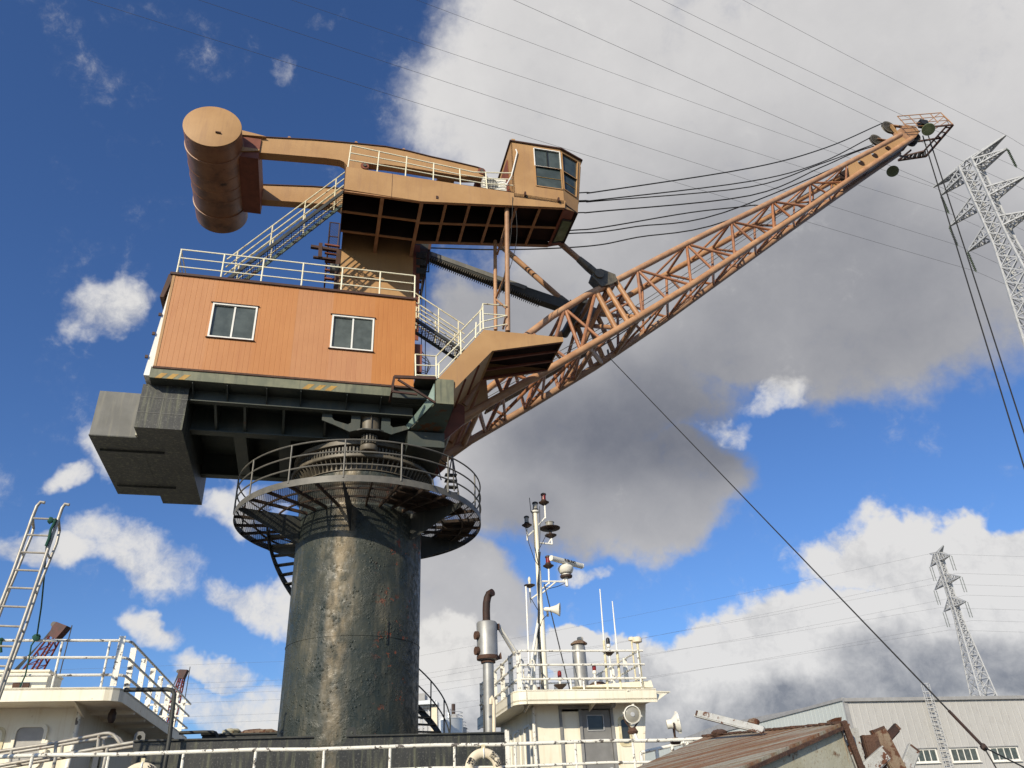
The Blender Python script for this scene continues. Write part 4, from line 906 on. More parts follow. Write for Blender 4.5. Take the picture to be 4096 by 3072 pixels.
def brace(p, q, r=.05): cpart('brace', MB().tube(p, q, r, 9), 'brace_steel', boom)
UN = [9.15, 11.35, 13.55, 15.75, 17.95, 20.25]      # panel points
def lown(u): return u-.15-.02*(u-9)                     # foot of each post on the lower chord
for i, u in enumerate(UN):
    r = .052 if i < 4 else .045
    for sg in (-1, 1):
        brace(up(u, sg), lo(lown(u), sg), r)
        if i < len(UN)-1:
            n = UN[i+1]; m = lown((u+n)/2)
            brace(up(u, sg), lo(m, sg), r); brace(up(u, sg), lo(lown(n), sg), r)
    brace(up(u, -1), up(u, 1), r); brace(lo(lown(u), -1), lo(lown(u), 1), r)
    if i < len(UN)-1:
        n = UN[i+1]; m = lown((u+n)/2); um = (u+n)/2
        brace(up(u, -1), up(um, 1), r*.85); brace(up(um, 1), up(n, -1), r*.85)
        brace(lo(lown(u), 1), lo(m, -1), r*.85); brace(lo(m, -1), lo(lown(n), 1), r*.85); brace(lo(m, 1), lo(m, -1), r*.8)
        brace(up(um, 1), lo(m, 1), r*.85)
# deep root section: heavy tubes under the strut bracket, light lacing below
for (a, b) in ((7.45, 7.95), (7.85, 8.42), (8.25, 8.85)):
    for sg in (-1, 1): cpart('brace', MB().tube(up(a, sg), lo(b, sg), .095, 12), 'orange_steel', boom)
for (a, b) in ((7.45, 7.2), (8.25, 8.85)):
    cpart('brace', MB().tube(up(a, -1), up(a, 1), .09, 12), 'orange_steel', boom); cpart('brace', MB().tube(lo(b, -1), lo(b, 1), .09, 12), 'orange_steel', boom)
for k in range(2):
    for j in range(2):
        p = lerp(up(7.45+.4*k, -1), lo(7.95+.47*k, -1), .35+.25*j); q = lerp(up(7.85+.4*k, -1), lo(8.42+.43*k, -1), .35+.25*j); brace(p, q, .04)
UR_ = [3.6, 5.0, 6.25, 7.45]
for i in range(len(UR_)-1):
    u, n = UR_[i], UR_[i+1]
    for sg in (-1, 1):
        brace(up(u, sg), lo(u+.35, sg), .06); brace(lo(u+.35, sg), up(n, sg), .06); brace(up(u, sg), lo((u+n)/2+.5, sg), .05)
    brace(up(u, -1), up(u, 1), .06); brace(lo(u+.35, -1), lo(u+.35, 1), .06); brace(up(u, -1), up(n, 1), .05); brace(lo(u+.35, 1), lo(n+.35, -1), .055); brace(lo(u+.35, -1), lo((u+n)/2+.35, 1), .045)
for sg in (-1, 1):
    v = sg*1.28-.03
    cpart('foot_plate', MB().prism([(2.1, v, 10.15), (2.6, v, 10.2), (3.5, v, 10.95), (3.45, v, 11.9), (3.2, v, 12.0), (2.5, v, 11.0), (2.1, v, 10.7)], (0, .06, 0)), 'orange', boom, smooth=False)
    brace(lo(2.9, sg), up(3.6, sg), .07)
cpart('foot_tie', MB().tube(lo(3.2, -1), lo(3.2, 1), .10, 12), 'orange_steel', boom)
brace(lo(3.2, -1), lo(3.95, 1), .06)
cpart('heavy_brace', MB().tube(lo(6.9, -1), lo(8.3, 1), .09, 12), 'orange_steel', boom); cpart('heavy_brace', MB().tube(lo(6.9, 1), up(8.0, -1), .085, 12), 'orange_steel', boom)
cpart('heavy_brace', MB().tube(up(7.45, 1), lo(8.1, -1), .085, 12), 'orange_steel', boom); cpart('heavy_brace', MB().tube(up(8.2, 1), lo(8.85, -1), .08, 12), 'orange_steel', boom)
# walkway inside the boom
cw0 = [Vector((u, .35, interp(LOW, u)[0]+.42)) for u in (3.8, 8.0, 13.1, 19.8)]
for v in (-.25, .25): cpart('catwalk_rail', MB().pipe([p+Vector((0, v, 0)) for p in cw0], .022, 6), 'rail_grey', boom)
for v in (-.25, .25): cpart('catwalk_handrail', MB().pipe([p+Vector((0, v, .55)) for p in cw0], .012, 6), 'rail_grey', boom)
b = MB()
for k in range(46):
    p = lerp(cw0[0], cw0[1], k/45.0)+(Vector((0, 0, 0))); b.box((p.x-.03, .12, p.z-.008), (p.x+.03, .58, p.z+.008))
cpart('catwalk_slat', b, 'rail_grey', boom, smooth=False, kind='stuff')
# strut bracket on the upper chord
for sg in (-1, 1):
    p = up(8.0, sg)
    br = cpart('strut_bracket', MB().prism([(7.62, p.y-.20, p.z-.30), (7.30, p.y-.20, p.z+.10), (7.42, p.y-.20, p.z+.42), (7.66, p.y-.20, p.z+.47), (8.18, p.y-.20, p.z+.30), (8.22, p.y-.20, p.z+.02), (7.95, p.y-.20, p.z-.16)], (0, .40, 0)), 'dark_gear', boom, smooth=False)
    cpart('pin', MB().lathe([(.17, -.27), (.17, .27)], (7.56, p.y, p.z+.20), 20, (0, 1, 0)), 'grease_tan', br)
# boom head
def nearpt(w, x, y, v): return CR.v(w, x, y, v)
H0 = [(6, 735, 590), (6, 830, 668), (6, 1262, 402), (6, 1195, 330)]
for sg in (-1, 1):
    vh = sg*.56
    pts = [up(20.3, sg), lo(20.15, sg), lo(24.35, sg), up(23.85, sg)]
    o = [(p.x, p.z) for p in pts]; holes = []
    for (x, y) in ((898, 552), (1010, 489), (1118, 428)):
        c = CR.v(6, x, y, -.56); holes.append(circle2(c.x, c.z, .19, 20, .17))
    w0 = .585; 
    cpart('head_plate', plate_with_holes(o, holes, lambda a, z: (a, sg*(w0-(a-20.2)*.022)-.015, z), (0, .03, 0)), 'orange', boom, smooth=False)
cpart('hole_shade', MB().prism([(p.x, 0, p.z) for p in (up(20.3, 1), lo(20.15, 1), lo(24.35, 1), up(23.85, 1))], (0, .03, 0)), 'pocket_shade', boom, smooth=False)  # dark sheet added inside so the head plate's holes look shaded
cpart('head_end', MB().box((23.75, -.52, 27.0), (23.85, .52, 27.62)), 'orange', boom, smooth=False)
cpart('head_soffit', MB().prism([(22.0, -.5, interp(LOW, 22.0)[0]), (24.6, -.47, interp(LOW, 24.6)[0]), (24.6, .47, interp(LOW, 24.6)[0]), (22.0, .5, interp(LOW, 22.0)[0])], (0, 0, .03)), 'trim_brown', boom, smooth=False)
for sg in (-1, 1):
    v = sg*.42-.02
    cpart('head_cheek', MB().prism([(23.6, v, 26.9), (24.9, v, 27.75), (25.3, v, 28.2), (25.2, v, 28.5), (24.6, v, 28.55), (23.7, v, 27.75)], (0, .04, 0)), 'orange_steel', boom, smooth=False)
cpart('head_floor', MB().prism([(24.2, -.42, 27.4), (25.4, -.42, 28.3), (25.4, .42, 28.3), (24.2, .42, 27.4)], (0, 0, .06)), 'trim_brown', boom, smooth=False)
def sheave(u, v, z, r, m='dark_gear', name='sheave'):
    s = cpart(name, MB().ring((0, 0, 0), 0, [(0, 0)]*3, 3) if False else MB().lathe([(r*.82, -.045), (r, -.05), (r*.93, -.02), (r*.93, .02), (r, .05), (r*.82, .045), (r*.82, -.045)], (u, v, z), 32, (0, 1, 0)), m, boom)
    cpart('hub', MB().lathe([(r*.22, -.07), (r*.22, .07)], (u, v, z), 16, (0, 1, 0)), m, s)
    for k in range(5):
        a = 2*math.pi*k/5; cpart('spoke', MB().beam((u, v, z), (u+math.cos(a)*r*.86, v, z+math.sin(a)*r*.86), .05, r*.16, (0, 1, 0)), m, s, smooth=False)
    return s
s1 = CR.v(6, 1120, 263, -.25); s2 = CR.v(6, 1018, 366, -.25)
sheave(s1.x, -.25, s1.z, .37); sheave(s2.x, -.25, s2.z, .33)
for p in (s1, s2):
    for v in (-.33, -.17):
        cpart('sheave_hanger', MB().beam((p.x, v, p.z), (p.x+.55, v, interp(UPP, p.x+.75)[0]), .03, .12, (0, 1, 0)), 'orange_steel', boom, smooth=False)
    cpart('axle', MB().tube((p.x, -.36, p.z), (p.x, -.14, p.z), .05, 10), 'dark_gear', boom)
cpart('head_arm', MB().beam((s1.x, -.36, s1.z+.02), CR.v(6, 1270, 262, -.36), .06, .12, (0, 1, 0)), 'orange_steel', boom, smooth=False)
cpart('head_arm', MB().beam(CR.v(6, 1140, 250, -.42), CR.v(6, 1250, 395, -.45), .06, .14, (0, 1, 0)), 'orange', boom, smooth=False)
sh3 = (25.05, 0, 28.15)
for v in (-.2, .05): sheave(25.05, v, 28.12, .40)
# head platform and its railing
zp = 28.35
hp = [CR.z(6, 1640, 240, zp+.0), CR.z(6, 1420, 495, zp), CR.z(6, 1195, 528, zp), CR.z(6, 1440, 262, zp)]
c0 = CR.z(6, 1425, 262, zp)
hpo = cpart('head_platform', MB().beam(hp[0], hp[1], .06, .10), 'trim_brown', boom, smooth=False)
cpart('edge_beam', MB().beam(hp[1], hp[2], .06, .10), 'trim_brown', hpo, smooth=False)
cpart('edge_beam', MB().beam(hp[0], c0, .05, .08), 'trim_brown', hpo, smooth=False)
in0 = lerp(hp[0], c0, .22); in1 = lerp(hp[1], hp[2], .0)+(in0-hp[0]); 
cpart('edge_beam', MB().beam(in0, lerp(hp[1], hp[2], .28)+Vector((0, -.25, 0)), .05, .07), 'trim_brown', hpo, smooth=False)
cpart('edge_beam', MB().beam(hp[2], hp[2]+Vector((.0, -.9, -.2)), .05, .08), 'trim_brown', hpo, smooth=False)
inn2 = hp[2]+Vector((.15, -.35, 0)); inn1 = hp[1]+Vector((-.30, -.32, 0))
cpart('edge_beam', MB().beam(inn1, inn2, .05, .07), 'trim_brown', hpo, smooth=False)
for k in range(6):
    cpart('tread_bar', MB().beam(lerp(hp[1], hp[2], k/5.0), lerp(inn1, inn2, k/5.0), .04, .06), 'trim_brown', hpo, smooth=False)
    cpart('tread_bar', MB().beam(lerp(hp[0], hp[1], (k+.5)/6.0), lerp(in0, inn1, (k+.5)/6.0), .04, .06), 'trim_brown', hpo, smooth=False)
    cpart('floor_plate', MB().prism([lerp(hp[1], hp[2], (k+.18)/5.5), lerp(hp[1], hp[2], (k+.82)/5.5), lerp(inn1, inn2, (k+.82)/5.5), lerp(inn1, inn2, (k+.18)/5.5)], (0, 0, .01)), 'galv', hpo, smooth=False) if k < 5 else None
cpart('hanger', MB().beam((25.2, .42, 28.3), lerp(hp[0], hp[1], .4), .06, .08), 'trim_brown', hpo, smooth=False)
cpart('hanger', MB().beam((24.0, .45, 27.4), lerp(hp[1], hp[2], .5), .06, .08), 'trim_brown', hpo, smooth=False)
vrl = -.75
r0 = CR.v(6, 1190, 172, vrl); r1 = CR.v(6, 1540, 143, vrl+.0); b0 = CR.v(6, 1255, 250, vrl); b1 = CR.v(6, 1610, 245, vrl)
def rl2(x, y): return CR.v(6, x, y, vrl)
hr = cpart('head_rail', MB().pipe([rl2(1190, 172), rl2(1540, 143), CR.z(6, 1640, 240, zp+.12)], .025, 6), 'orange_steel', boom)
for (a, b, c) in (((1212, 203), (1562, 172), (1625, 228)), ((1235, 235), (1590, 204), (1610, 245)), ((1255, 250), (1440, 250), (1610, 245))):
    cpart('rail', MB().pipe([rl2(*a), rl2(*b), rl2(*c)], .02, 6), 'orange_steel', hr)
for (a, b) in (((1190, 172), (1280, 268)), ((1280, 166), (1350, 245)), ((1368, 158), (1440, 240)), ((1455, 150), (1520, 225)), ((1540, 143), (1640, 238)), ((1530, 148), (1440, 215)), ((1572, 170), (1480, 245)), ((1605, 200), (1500, 270))):
    cpart('post', MB().tube(rl2(*a), rl2(*b), .02, 6), 'orange_steel', hr)
def flood(w, x, y, v, r, name='floodlight'):
    c = CR.v(w, x, y, v); d = Vector((-.35, -.35, -.87)).normalized()
    f = cpart(name, MB().lathe([(.06, -.35), (.09, -.2), (r*.8, -.08), (r, 0), (r*.96, .02), (0, .025)], c, 28, d), 'green_glass', boom)
    cpart('bracket', MB().beam(c-d*.1, c-d*.4+Vector((.1, .1, .1)), .06, .08), 'lamp_black', f, smooth=False); return c
flood(6, 1440, 278, -.75, .30)
flood(6, 1152, 616, .75, .28)
c = CR.v(6, 1395, 235, -.7); cpart('lamp_ballast', MB().box((c.x-.2, -.85, c.z-.15), (c.x+.2, -.55, c.z+.15)), 'lamp_black', boom, smooth=False)
# struts from the rocker arms to the boom, toothed luffing rack
for sg in (-1, 1):
    p = up(8.0, sg); q = Vector((7.56, sg*1.15, p.z+.20)); a = Vector((3.5, sg*1.15, 20.50)); d = (q-a)
    st_ = cpart('strut', MB().tube(a, a+d*.84, .105, 14), 'orange_steel'); cpart('end_fork', MB().tube(a+d*.84, a+d*.92, .12, 14, r2=.15), 'grease_tan', st_); cpart('end_fork', MB().tube(a+d*.92, q, .15, 14), 'dark_gear', st_)
ra = CR.v(2, 770, 985, 0); rb = CR.v(2, 1890, 1395, 0)
rk = cpart('luffing_rack', MB().prism([CR.v(2, 730, 958, 0), CR.v(2, 820, 985, 0), CR.v(2, 1500, 1238, 0), CR.v(2, 1892, 1370, 0), CR.v(2, 1930, 1395, 0), CR.v(2, 1860, 1428, 0), CR.v(2, 1690, 1372, 0), CR.v(2, 1300, 1215, 0), CR.v(2, 760, 1005, 0)], (0, .3, 0)), 'black_steel', smooth=False)
b = MB(); t0 = CR.v(2, 765, 1012, 0); t1 = CR.v(2, 1300, 1222, 0); t2 = CR.v(2, 1700, 1382, 0); t1.z = lerp(t0, t2, (t1.x-t0.x)/(t2.x-t0.x)).z
dd = (t2-t0).normalized(); nn = Vector((dd.z, 0, -dd.x))
if nn.z > 0: nn = -nn
L = (t2-t0).length; k = int(L/.078)
for i in range(k):
    p = t0+dd*(i*.078); b.prism([p-nn*.06, p+dd*.05-nn*.06, p+dd*.036+nn*.06, p+dd*.014+nn*.06], (0, .3, 0))
cpart('rack_tooth', b, 'dark_gear', rk, smooth=False, kind='stuff')
cpart('rack_cover', MB().prism([CR.v(2, 830, 988, -.02), CR.v(2, 1580, 1258, -.02), CR.v(2, 1560, 1282, -.02), CR.v(2, 830, 1020, -.02)], (0, .01, 0)), 'grey_lead', rk, smooth=False)
cpart('rack_pin', MB().tube((6.95, -1.1, up(6.9, 1).z-.05), (6.95, 1.1, up(6.9, 1).z-.05), .15, 16), 'black_steel', rk)
pe = CR.v(2, 1895, 1395, 0)
cpart('rack_eye', MB().prism([pe+Vector((-.15, -.05, -.22)), pe+Vector((.45, -.05, -.45)), pe+Vector((.45, -.05, -.1)), pe+Vector((.1, -.05, .16))], (0, .4, 0)), 'black_steel', rk, smooth=False)
# ---- ropes
def rope(pts, v, r=.022, name='rope', v1=None):
    P = [CR.v(w, x, y, v if v1 is None else v+(v1-v)*i/(len(pts)-1)) for i, (w, x, y) in enumerate(pts)]
    return P
ROPES = [([(2, 1975, 530), (2, 2147, 518), (6, 0, 590), (6, 600, 430), (6, 1068, 228)], -.30),
         ([(2, 1960, 592), (2, 2147, 583), (6, 0, 697), (6, 560, 550), (6, 970, 345)], -.24),
         ([(2, 1960, 600), (2, 2147, 592), (6, 0, 742), (6, 560, 560), (6, 990, 402)], -.18),
         ([(2, 1920, 688), (2, 2147, 674), (6, 0, 812), (6, 560, 590), (6, 830, 470), (6, 1000, 412)], -.10),
         ([(2, 1855, 828), (2, 2147, 802), (5, 1130, 0), (6, 0, 893), (6, 200, 845)], .0),
         ([(2, 1840, 850), (2, 2147, 834), (5, 700, 112), (5, 1400, 0)], .10),
         ([(2, 840, 960), (2, 1330, 973), (2, 1800, 962), (2, 2147, 935), (5, 700, 200), (5, 1450, 58)], .3)]
def smooth_curve(P, k=6):
    """Catmull-Rom through the points"""
    Q = [P[0]*2-P[1]]+P+[P[-1]*2-P[-2]]; out = []
    for i in range(1, len(Q)-2):
        a, b, c, d = Q[i-1:i+3]
        for j in range(k):
            t = j/k; out.append(.5*((2*b)+(c-a)*t+(2*a-5*b+4*c-d)*t*t+(3*b-a-3*c+d)*t**3))
    return out+[P[-1]]
for pts, v in ROPES:
    P = rope(pts, v)
    if P[0].x > 1.6:
        d = (P[1]-P[0]).normalized(); P = [P[0]-d*((P[0].x-1.1)/d.x)]+P
    if pts[-1][0] == 5 or pts[-1][1] == 200: P = P+[Vector((22.6, v, interp(UPP, 22.6)[0]+.2))]
    cpart('hoist_rope', MB().pipe(smooth_curve(P), .026, 6), 'rope')
for (x0, y0, x1, y1, v) in ((1395, 330, 1800, 1655, -.2), (1440, 330, 1868, 1655, .05)):
    a = CR.v(6, x0, y0, v); b = CR.v(6, x1, y1, v); d = (b-a); c = a+d*((2.6-a.z)/d.z)
    cpart('fall_rope', MB().tube(a, c, .03, 6), 'rope')
hk = cpart('hook_block', MB().box(c+Vector((-.35, -.25, -.5)), c+Vector((.35, .15, .35))), 'dark_gear', smooth=False)
cpart('hook', MB().pipe([c+Vector(q) for q in ((0, -.05, -.5), (0, -.05, -.9), (.18, -.05, -1.15), (.05, -.05, -1.4), (-.2, -.05, -1.3), (-.22, -.05, -1.1))], .07, 8), 'dark_gear', hk)
# tag line from a block under the boom to the quay side
pb_ = CR.v(5, 475, 1165, 1.2)
blk = cpart('snatch_block', MB().lathe([(.11, -.07), (.11, .07)], pb_, 18, (0, 1, 0)), 'cream_worn', boom)
cpart('shackle', MB().beam(pb_, pb_+Vector((-.02, 0, .32)), .08, .05), 'grease_tan', blk, smooth=False)

# ================================================================== PLACE
ZW.update({'h': (0, 2700, 560/2212), 'i': (1660, 2680, 300/1778), 'j': (3200, 2800, 560/2212), 'k': (1840, 2960, 200/2212), 'l': (480, 2900, 520/2212), 'm': (2200, 2180, 140/1936)})
sv_ = SH.v
def up3(p, h): return V3(p)+Vector((0, 0, h))
single('water', MB().quad((-6000, -6000, -5.2), (6000, -6000, -5.2), (6000, 6000, -5.2), (-6000, 6000, -5.2)), 'harbour_water', WD, (0, 0, -5.2), kind='structure')
single('quay', MB().box((-120, -80, -9), (160, 11.5, -1.65)), 'concrete', SH, (0, 0, -1.65), kind='structure', smooth=False)
single('far_bank', MB().box((-3000, 46, -9), (3000, 4000, -2.4)), 'ground', SH, (0, 46, -2.4), kind='structure', smooth=False)
hull = Thing('ship_hull', 'dark steel hull of the crane ship lying along the quay', 'ship', SH, (0, 22.5, -5.2))
hull.part('shell', MB().add([(-34, 15.9, DECK), (30, 15.9, DECK), (37, 22.5, DECK+.8), (30, 29.1, DECK), (-34, 29.1, DECK), (-33, 16.2, -7), (28, 16.2, -7), (33, 22.5, -7), (28, 28.8, -7), (-33, 28.8, -7)],
    [(0, 4, 3, 2, 1), (5, 6, 7, 8, 9), (0, 1, 6, 5), (1, 2, 7, 6), (2, 3, 8, 7), (3, 4, 9, 8), (4, 0, 5, 9)]), 'hull_paint', smooth=False)
hull.part('deck_plate', MB().box((-33.8, 16.1, DECK), (30, 28.9, DECK+.006)), 'deck_paint', smooth=False)
hull.part('rubbing_strake', MB().box((-34, 15.75, DECK-.5), (30, 15.95, DECK-.3)), 'hull_paint', smooth=False)

# ---- side rail of the deck
TR = 16.2
def rail_line(name, y_pts, r): return [sv_(*p, TR) for p in y_pts]
zt = 1.44
rail_s0 = sv_('f', -700, 492, TR).x; rail_s1 = sv_('c', 470, 412, TR).x
dr = Thing('deck_rail', 'white chipped pipe railing along the edge of the crane ship deck', 'railing', SH, (0, TR, DECK))
for z, r in ((zt, .036), (1.05, .028), (.72, .028)): dr.part('rail', MB().pipe([(rail_s0+(rail_s1-rail_s0)*k/12.0, TR, z+.012*math.sin(k*2.1)) for k in range(13)], r, 10), 'white_rail')
for w, x, y in (('f', -380, 480), ('f', 45, 470), ('f', 460, 455), ('f', 860, 440), ('f', 1240, 420), ('f', 1605, 400), ('f', 1960, 385), ('b', 575, 1050), ('b', 1105, 1030), ('b', 1612, 1010), ('b', 2060, 1000)):
    s = sv_(w, x, y, TR).x; dr.part('post', MB().tube((s, TR, DECK), (s, TR, zt), .026, 8), 'white_rail')
s = sv_('k', 2090, 200, TR).x; dr.part('post', MB().box((s-.04, TR-.02, DECK), (s+.04, TR+.02, zt+.25)), 'white_rail', smooth=False)

# ---- black bulwark walls in front of the column
TB = 18.2
for (a, b, slope, lab, x_eye) in ((sv_('f', 190, 372, TB).x, sv_('f', 1178, 345, TB).x, 0.05, 'long black steel bulwark wall with lichen streaks beside the cream deckhouse', 218), (sv_('f', 1372, 335, TB).x, sv_('b', 485, 940, TB).x, -.22, 'long black steel bulwark wall between the column and the wheelhouse', 1390)):
    t = Thing('bulwark', lab, 'bulwark', SH, ((a+b)/2, TB, DECK))
    t.part('plate', MB().prism([(a+(slope if slope < 0 else 0), TB, DECK), (b, TB, DECK), (b, TB, 1.83), (a+.0, TB, 1.83), (a+(slope if slope < 0 else -.0), TB, 1.50)], (0, .05, 0)), 'chalky_black', smooth=False)
    t.part('cap_rail', MB().box((a-.02, TB-.05, 1.83), (b+.02, TB+.35, 1.86)), 'black_steel', smooth=False)
    t.part('inner_plate', MB().box((a+.1, TB+.3, DECK), (b-.05, TB+.34, 1.83)), 'black_steel', smooth=False)
    for k in range(5):
        s = a+(b-a)*(k+.5)/5; t.part('stiffener', MB().box((s-.012, TB+.05, DECK), (s+.012, TB+.3, 1.83)), 'black_steel', smooth=False)
    e = sv_('f', x_eye, 345 if x_eye < 500 else 320, TB+.2)
    L = [(e.x-.11, 1.85), (e.x+.11, 1.85), (e.x+.10, e.z+.06), (e.x+.05, e.z+.11), (e.x-.05, e.z+.11), (e.x-.10, e.z+.06)]
    t.part('lifting_eye', plate_with_holes(L, [circle2(e.x, e.z, .045, 14)], lambda x, z: (x, TB+.2, z), (0, .03, 0)), 'grey_lead' if x_eye < 500 else 'black_steel', smooth=False)
TB2 = 24.2
a = sv_('f', 565, 335, TB2); b = sv_('f', 985, 320, TB2)
t = Thing('hatch_coaming', 'low black steel coaming behind the crane column', 'coaming', SH, (a.x, TB2, DECK))
t.part('plate', MB().box((a.x, TB2, DECK), (b.x+3, TB2+.06, a.z)), 'black_steel', smooth=False)
t.part('end_plate', MB().box((a.x, TB2+.06, DECK), (a.x+.05, TB2+3.2, a.z)), 'black_steel', smooth=False)
t.part('cap', MB().box((a.x-.03, TB2-.05, a.z), (b.x+3, TB2+.15, a.z+.04)), 'black_steel', smooth=False)
for k in range(4): s = a.x+.35+k*.95; t.part('stiffener', MB().prism([(s, TB2, a.z-.02), (s, TB2-.22, DECK), (s, TB2, DECK)], (.03, 0, 0)), 'black_steel', smooth=False)
t.part('pipe_bend', MB().pipe([sv_('l', 1010, 135, TB2-.2), sv_('l', 1400, 120, TB2-.2), sv_('l', 1580, 120, TB2-.2), sv_('l', 1625, 135, TB2-.2), sv_('l', 1650, 170, TB2-.2), sv_('l', 1660, 260, TB2-.2)], .045, 10), 'black_steel')
t.part('eye', MB().ring((0, 0, 0), .07, [(-.02, -.02), (.02, -.02), (.02, .02), (-.02, .02)], 16), 'galv').location = tuple(sv_('l', 1538, 250, TB2-.3)-Vector((a.x, TB2, DECK)))
def boulder(c, rx, ry, rz, seed, n=10):
    rnd = random.Random(seed); b = MB(); vs = []; fs = []
    for j in range(n//2+1):
        th = math.pi*j/(n//2)
        for i in range(n):
            ph = 2*math.pi*i/n; k = .8+.35*rnd.random(); vs.append((c[0]+rx*k*math.sin(th)*math.cos(ph), c[1]+ry*k*math.sin(th)*math.sin(ph), c[2]+rz*k*math.cos(th)))
    for j in range(n//2):
        for i in range(n): fs.append((j*n+i, j*n+(i+1) % n, (j+1)*n+(i+1) % n, (j+1)*n+i))
    return b.add(vs, fs)
p = sv_('l', 1890, 128, TB2+.15); single('rubble_lump', boulder((p.x, p.y, a.z+.08), .26, .2, .10, 3), 'bucket_front', SH, (p.x, p.y, a.z), 'pale broken lump lying on the black hatch coaming', 'rubble', smooth=False)
p = sv_('f', 880, 312, TB2+.3); q = boulder((p.x, p.y+.3, a.z+.02), .75, .45, .17, 5, 14)
single('rubble_pile', q, 'scrap_brown', SH, (p.x, p.y, a.z), 'low brown heap of rubble on the hatch coaming beside the column', 'rubble', smooth=False)

# ---- lifebuoys
def text_part(T, txt, size, M, m, parent, name='lettering', depth=.004):
    cu = bpy.data.curves.new('tmp', 'FONT'); cu.body = txt; cu.size = size; cu.align_x = 'CENTER'; cu.align_y = 'CENTER'; cu.extrude = depth; cu.offset = size*.012
    o = bpy.data.objects.new('tmp', cu); COL.objects.link(o); dg = bpy.context.evaluated_depsgraph_get()
    me = bpy.data.meshes.new_from_object(o.evaluated_get(dg)); bpy.data.objects.remove(o); bpy.data.curves.remove(cu)
    me.transform(M); me.materials.clear(); me.materials.append(MATS[m]); me.name = name
    q = bpy.data.objects.new(name, me); COL.objects.link(q); q.parent = parent; return q
def lifebuoy(c, label, marks):
    t = Thing('lifebuoy', label, 'lifebuoy', SH, c); c = V3(c)
    prof = [(.085*math.cos(k*math.pi/8), .055*math.sin(k*math.pi/8)) for k in range(16)]
    b = MB()
    n = 48; vs = []; fs = []
    for i in range(n):
        a = 2*math.pi*i/n
        for (dr_, dt) in prof: vs.append(c+Vector(((.275+dr_)*math.cos(a), dt, (.275+dr_)*math.sin(a))))
    for i in range(n):
        for k in range(16): fs.append((i*16+k, i*16+(k+1) % 16, ((i+1) % n)*16+(k+1) % 16, ((i+1) % n)*16+k))
    r = t.part('ring', b.add(vs, fs), 'buoy')
    for k in range(4):
        a = math.pi/2+k*math.pi/2; e = Vector((math.cos(a), 0, math.sin(a)))
        t.part('band', MB().ring((0, 0, 0), 0, [(0, 0)]*3, 3) if False else MB().pipe([c+e*(.275+.092*math.cos(q))+Vector((0, .062*math.sin(q), 0)) for q in np.linspace(0, 2*math.pi, 16, endpoint=False)], .012, 6, closed=True), 'white_plain', r)
    t.part('hanger', MB().box((c.x-.03, c.y-.03, c.z+.30), (c.x+.03, c.y+.06, c.z+.42)), 'cream_worn')
    for (ch, ang) in marks:
        a = R(ang); M = Matrix.Translation((.275*math.cos(a), -.058, .275*math.sin(a))) @ Matrix.Rotation(-(a-math.pi/2), 4, 'Y') @ Matrix.Rotation(math.pi/2, 4, 'X')
        text_part(t, ch, .135, M, 'ink', r, 'painted_character', .006)
    return t
pb1 = sv_('k', 1020, 360, TR-.07); lifebuoy((pb1.x, TR-.09, pb1.z-.36), 'cream lifebuoy with painted characters hanging on the rail before the wheelhouse', [('港', 152), ('家', 50), ('河', 20)])
pb2 = sv_('l', 395, 632, TR-.07); lifebuoy((pb2.x, TR-.09, pb2.z-.36), 'cream lifebuoy with an orange strap hanging on the rail beside the deckhouse', [('港', 60)])

# ---- wheelhouse
TW, TE = 20.8, 20.0
wh = Thing('wheelhouse', 'cream painted wheelhouse with grey door and railed roof deck', 'wheelhouse', SH, (6.5, 22.5, DECK))
sl_ = sv_('b', 735, 700, TW).x; sr_ = sv_('b', 1735, 690, TW).x; srb = sv_('b', 1703, 1150, TW).x; ZE = 2.72
wx = [sv_('b', x, 900, TW).x for x in (975, 1160, 1440, 1500, 1590)]
dz1 = sv_('b', 1290, 750, TW).z
def wbox(n, a, b, z0, z1, m='white_ship', th=.05, par=None, t0=TW): return wh.part(n, MB().box((a, t0, z0), (b, t0+th, z1)), m, par, smooth=False)
wbox('wall', sl_, wx[0], DECK, ZE+.1); wbox('wall', wx[0], wx[2], dz1+.05, ZE+.1); wbox('wall', wx[2], wx[3]-.0, DECK, ZE+.1)
wzA, wzB = sv_('b', 1540, 1065, TW).z, sv_('b', 1540, 820, TW).z
wbox('wall', wx[3], wx[4], DECK, wzA); wbox('wall', wx[3], wx[4], wzB, ZE+.1)
wh.part('wall', MB().prism([(wx[4], TW, DECK), (srb-.1, TW, DECK), (sr_, TW, ZE+.1), (wx[4], TW, ZE+.1)], (0, .05, 0)), 'white_ship', smooth=False)
def rrect(x0, x1, z0, z1, r, n=5):
    o = []
    for cx, cz, a0 in ((x1-r, z1-r, 0), (x0+r, z1-r, 90), (x0+r, z0+r, 180), (x1-r, z0+r, 270)):
        for k in range(n): a = R(a0+90*k/(n-1)); o.append((cx+r*math.cos(a), cz+r*math.sin(a)))
    return o
wf = wh.part('window', plate_with_holes(rrect(wx[3]-.03, wx[4]+.03, wzA-.03, wzB+.03, .09), [rrect(wx[3]+.04, wx[4]-.02, wzA+.04, wzB-.04, .07)], lambda x, z: (x, TW-.02, z), (0, .05, 0)), 'cream_worn', smooth=False, label='rust-stained window frame')
wh.part('pane', MB().box((wx[3], TW+.02, wzA), (wx[4], TW+.03, wzB)), 'dark_glass', wf, smooth=False)
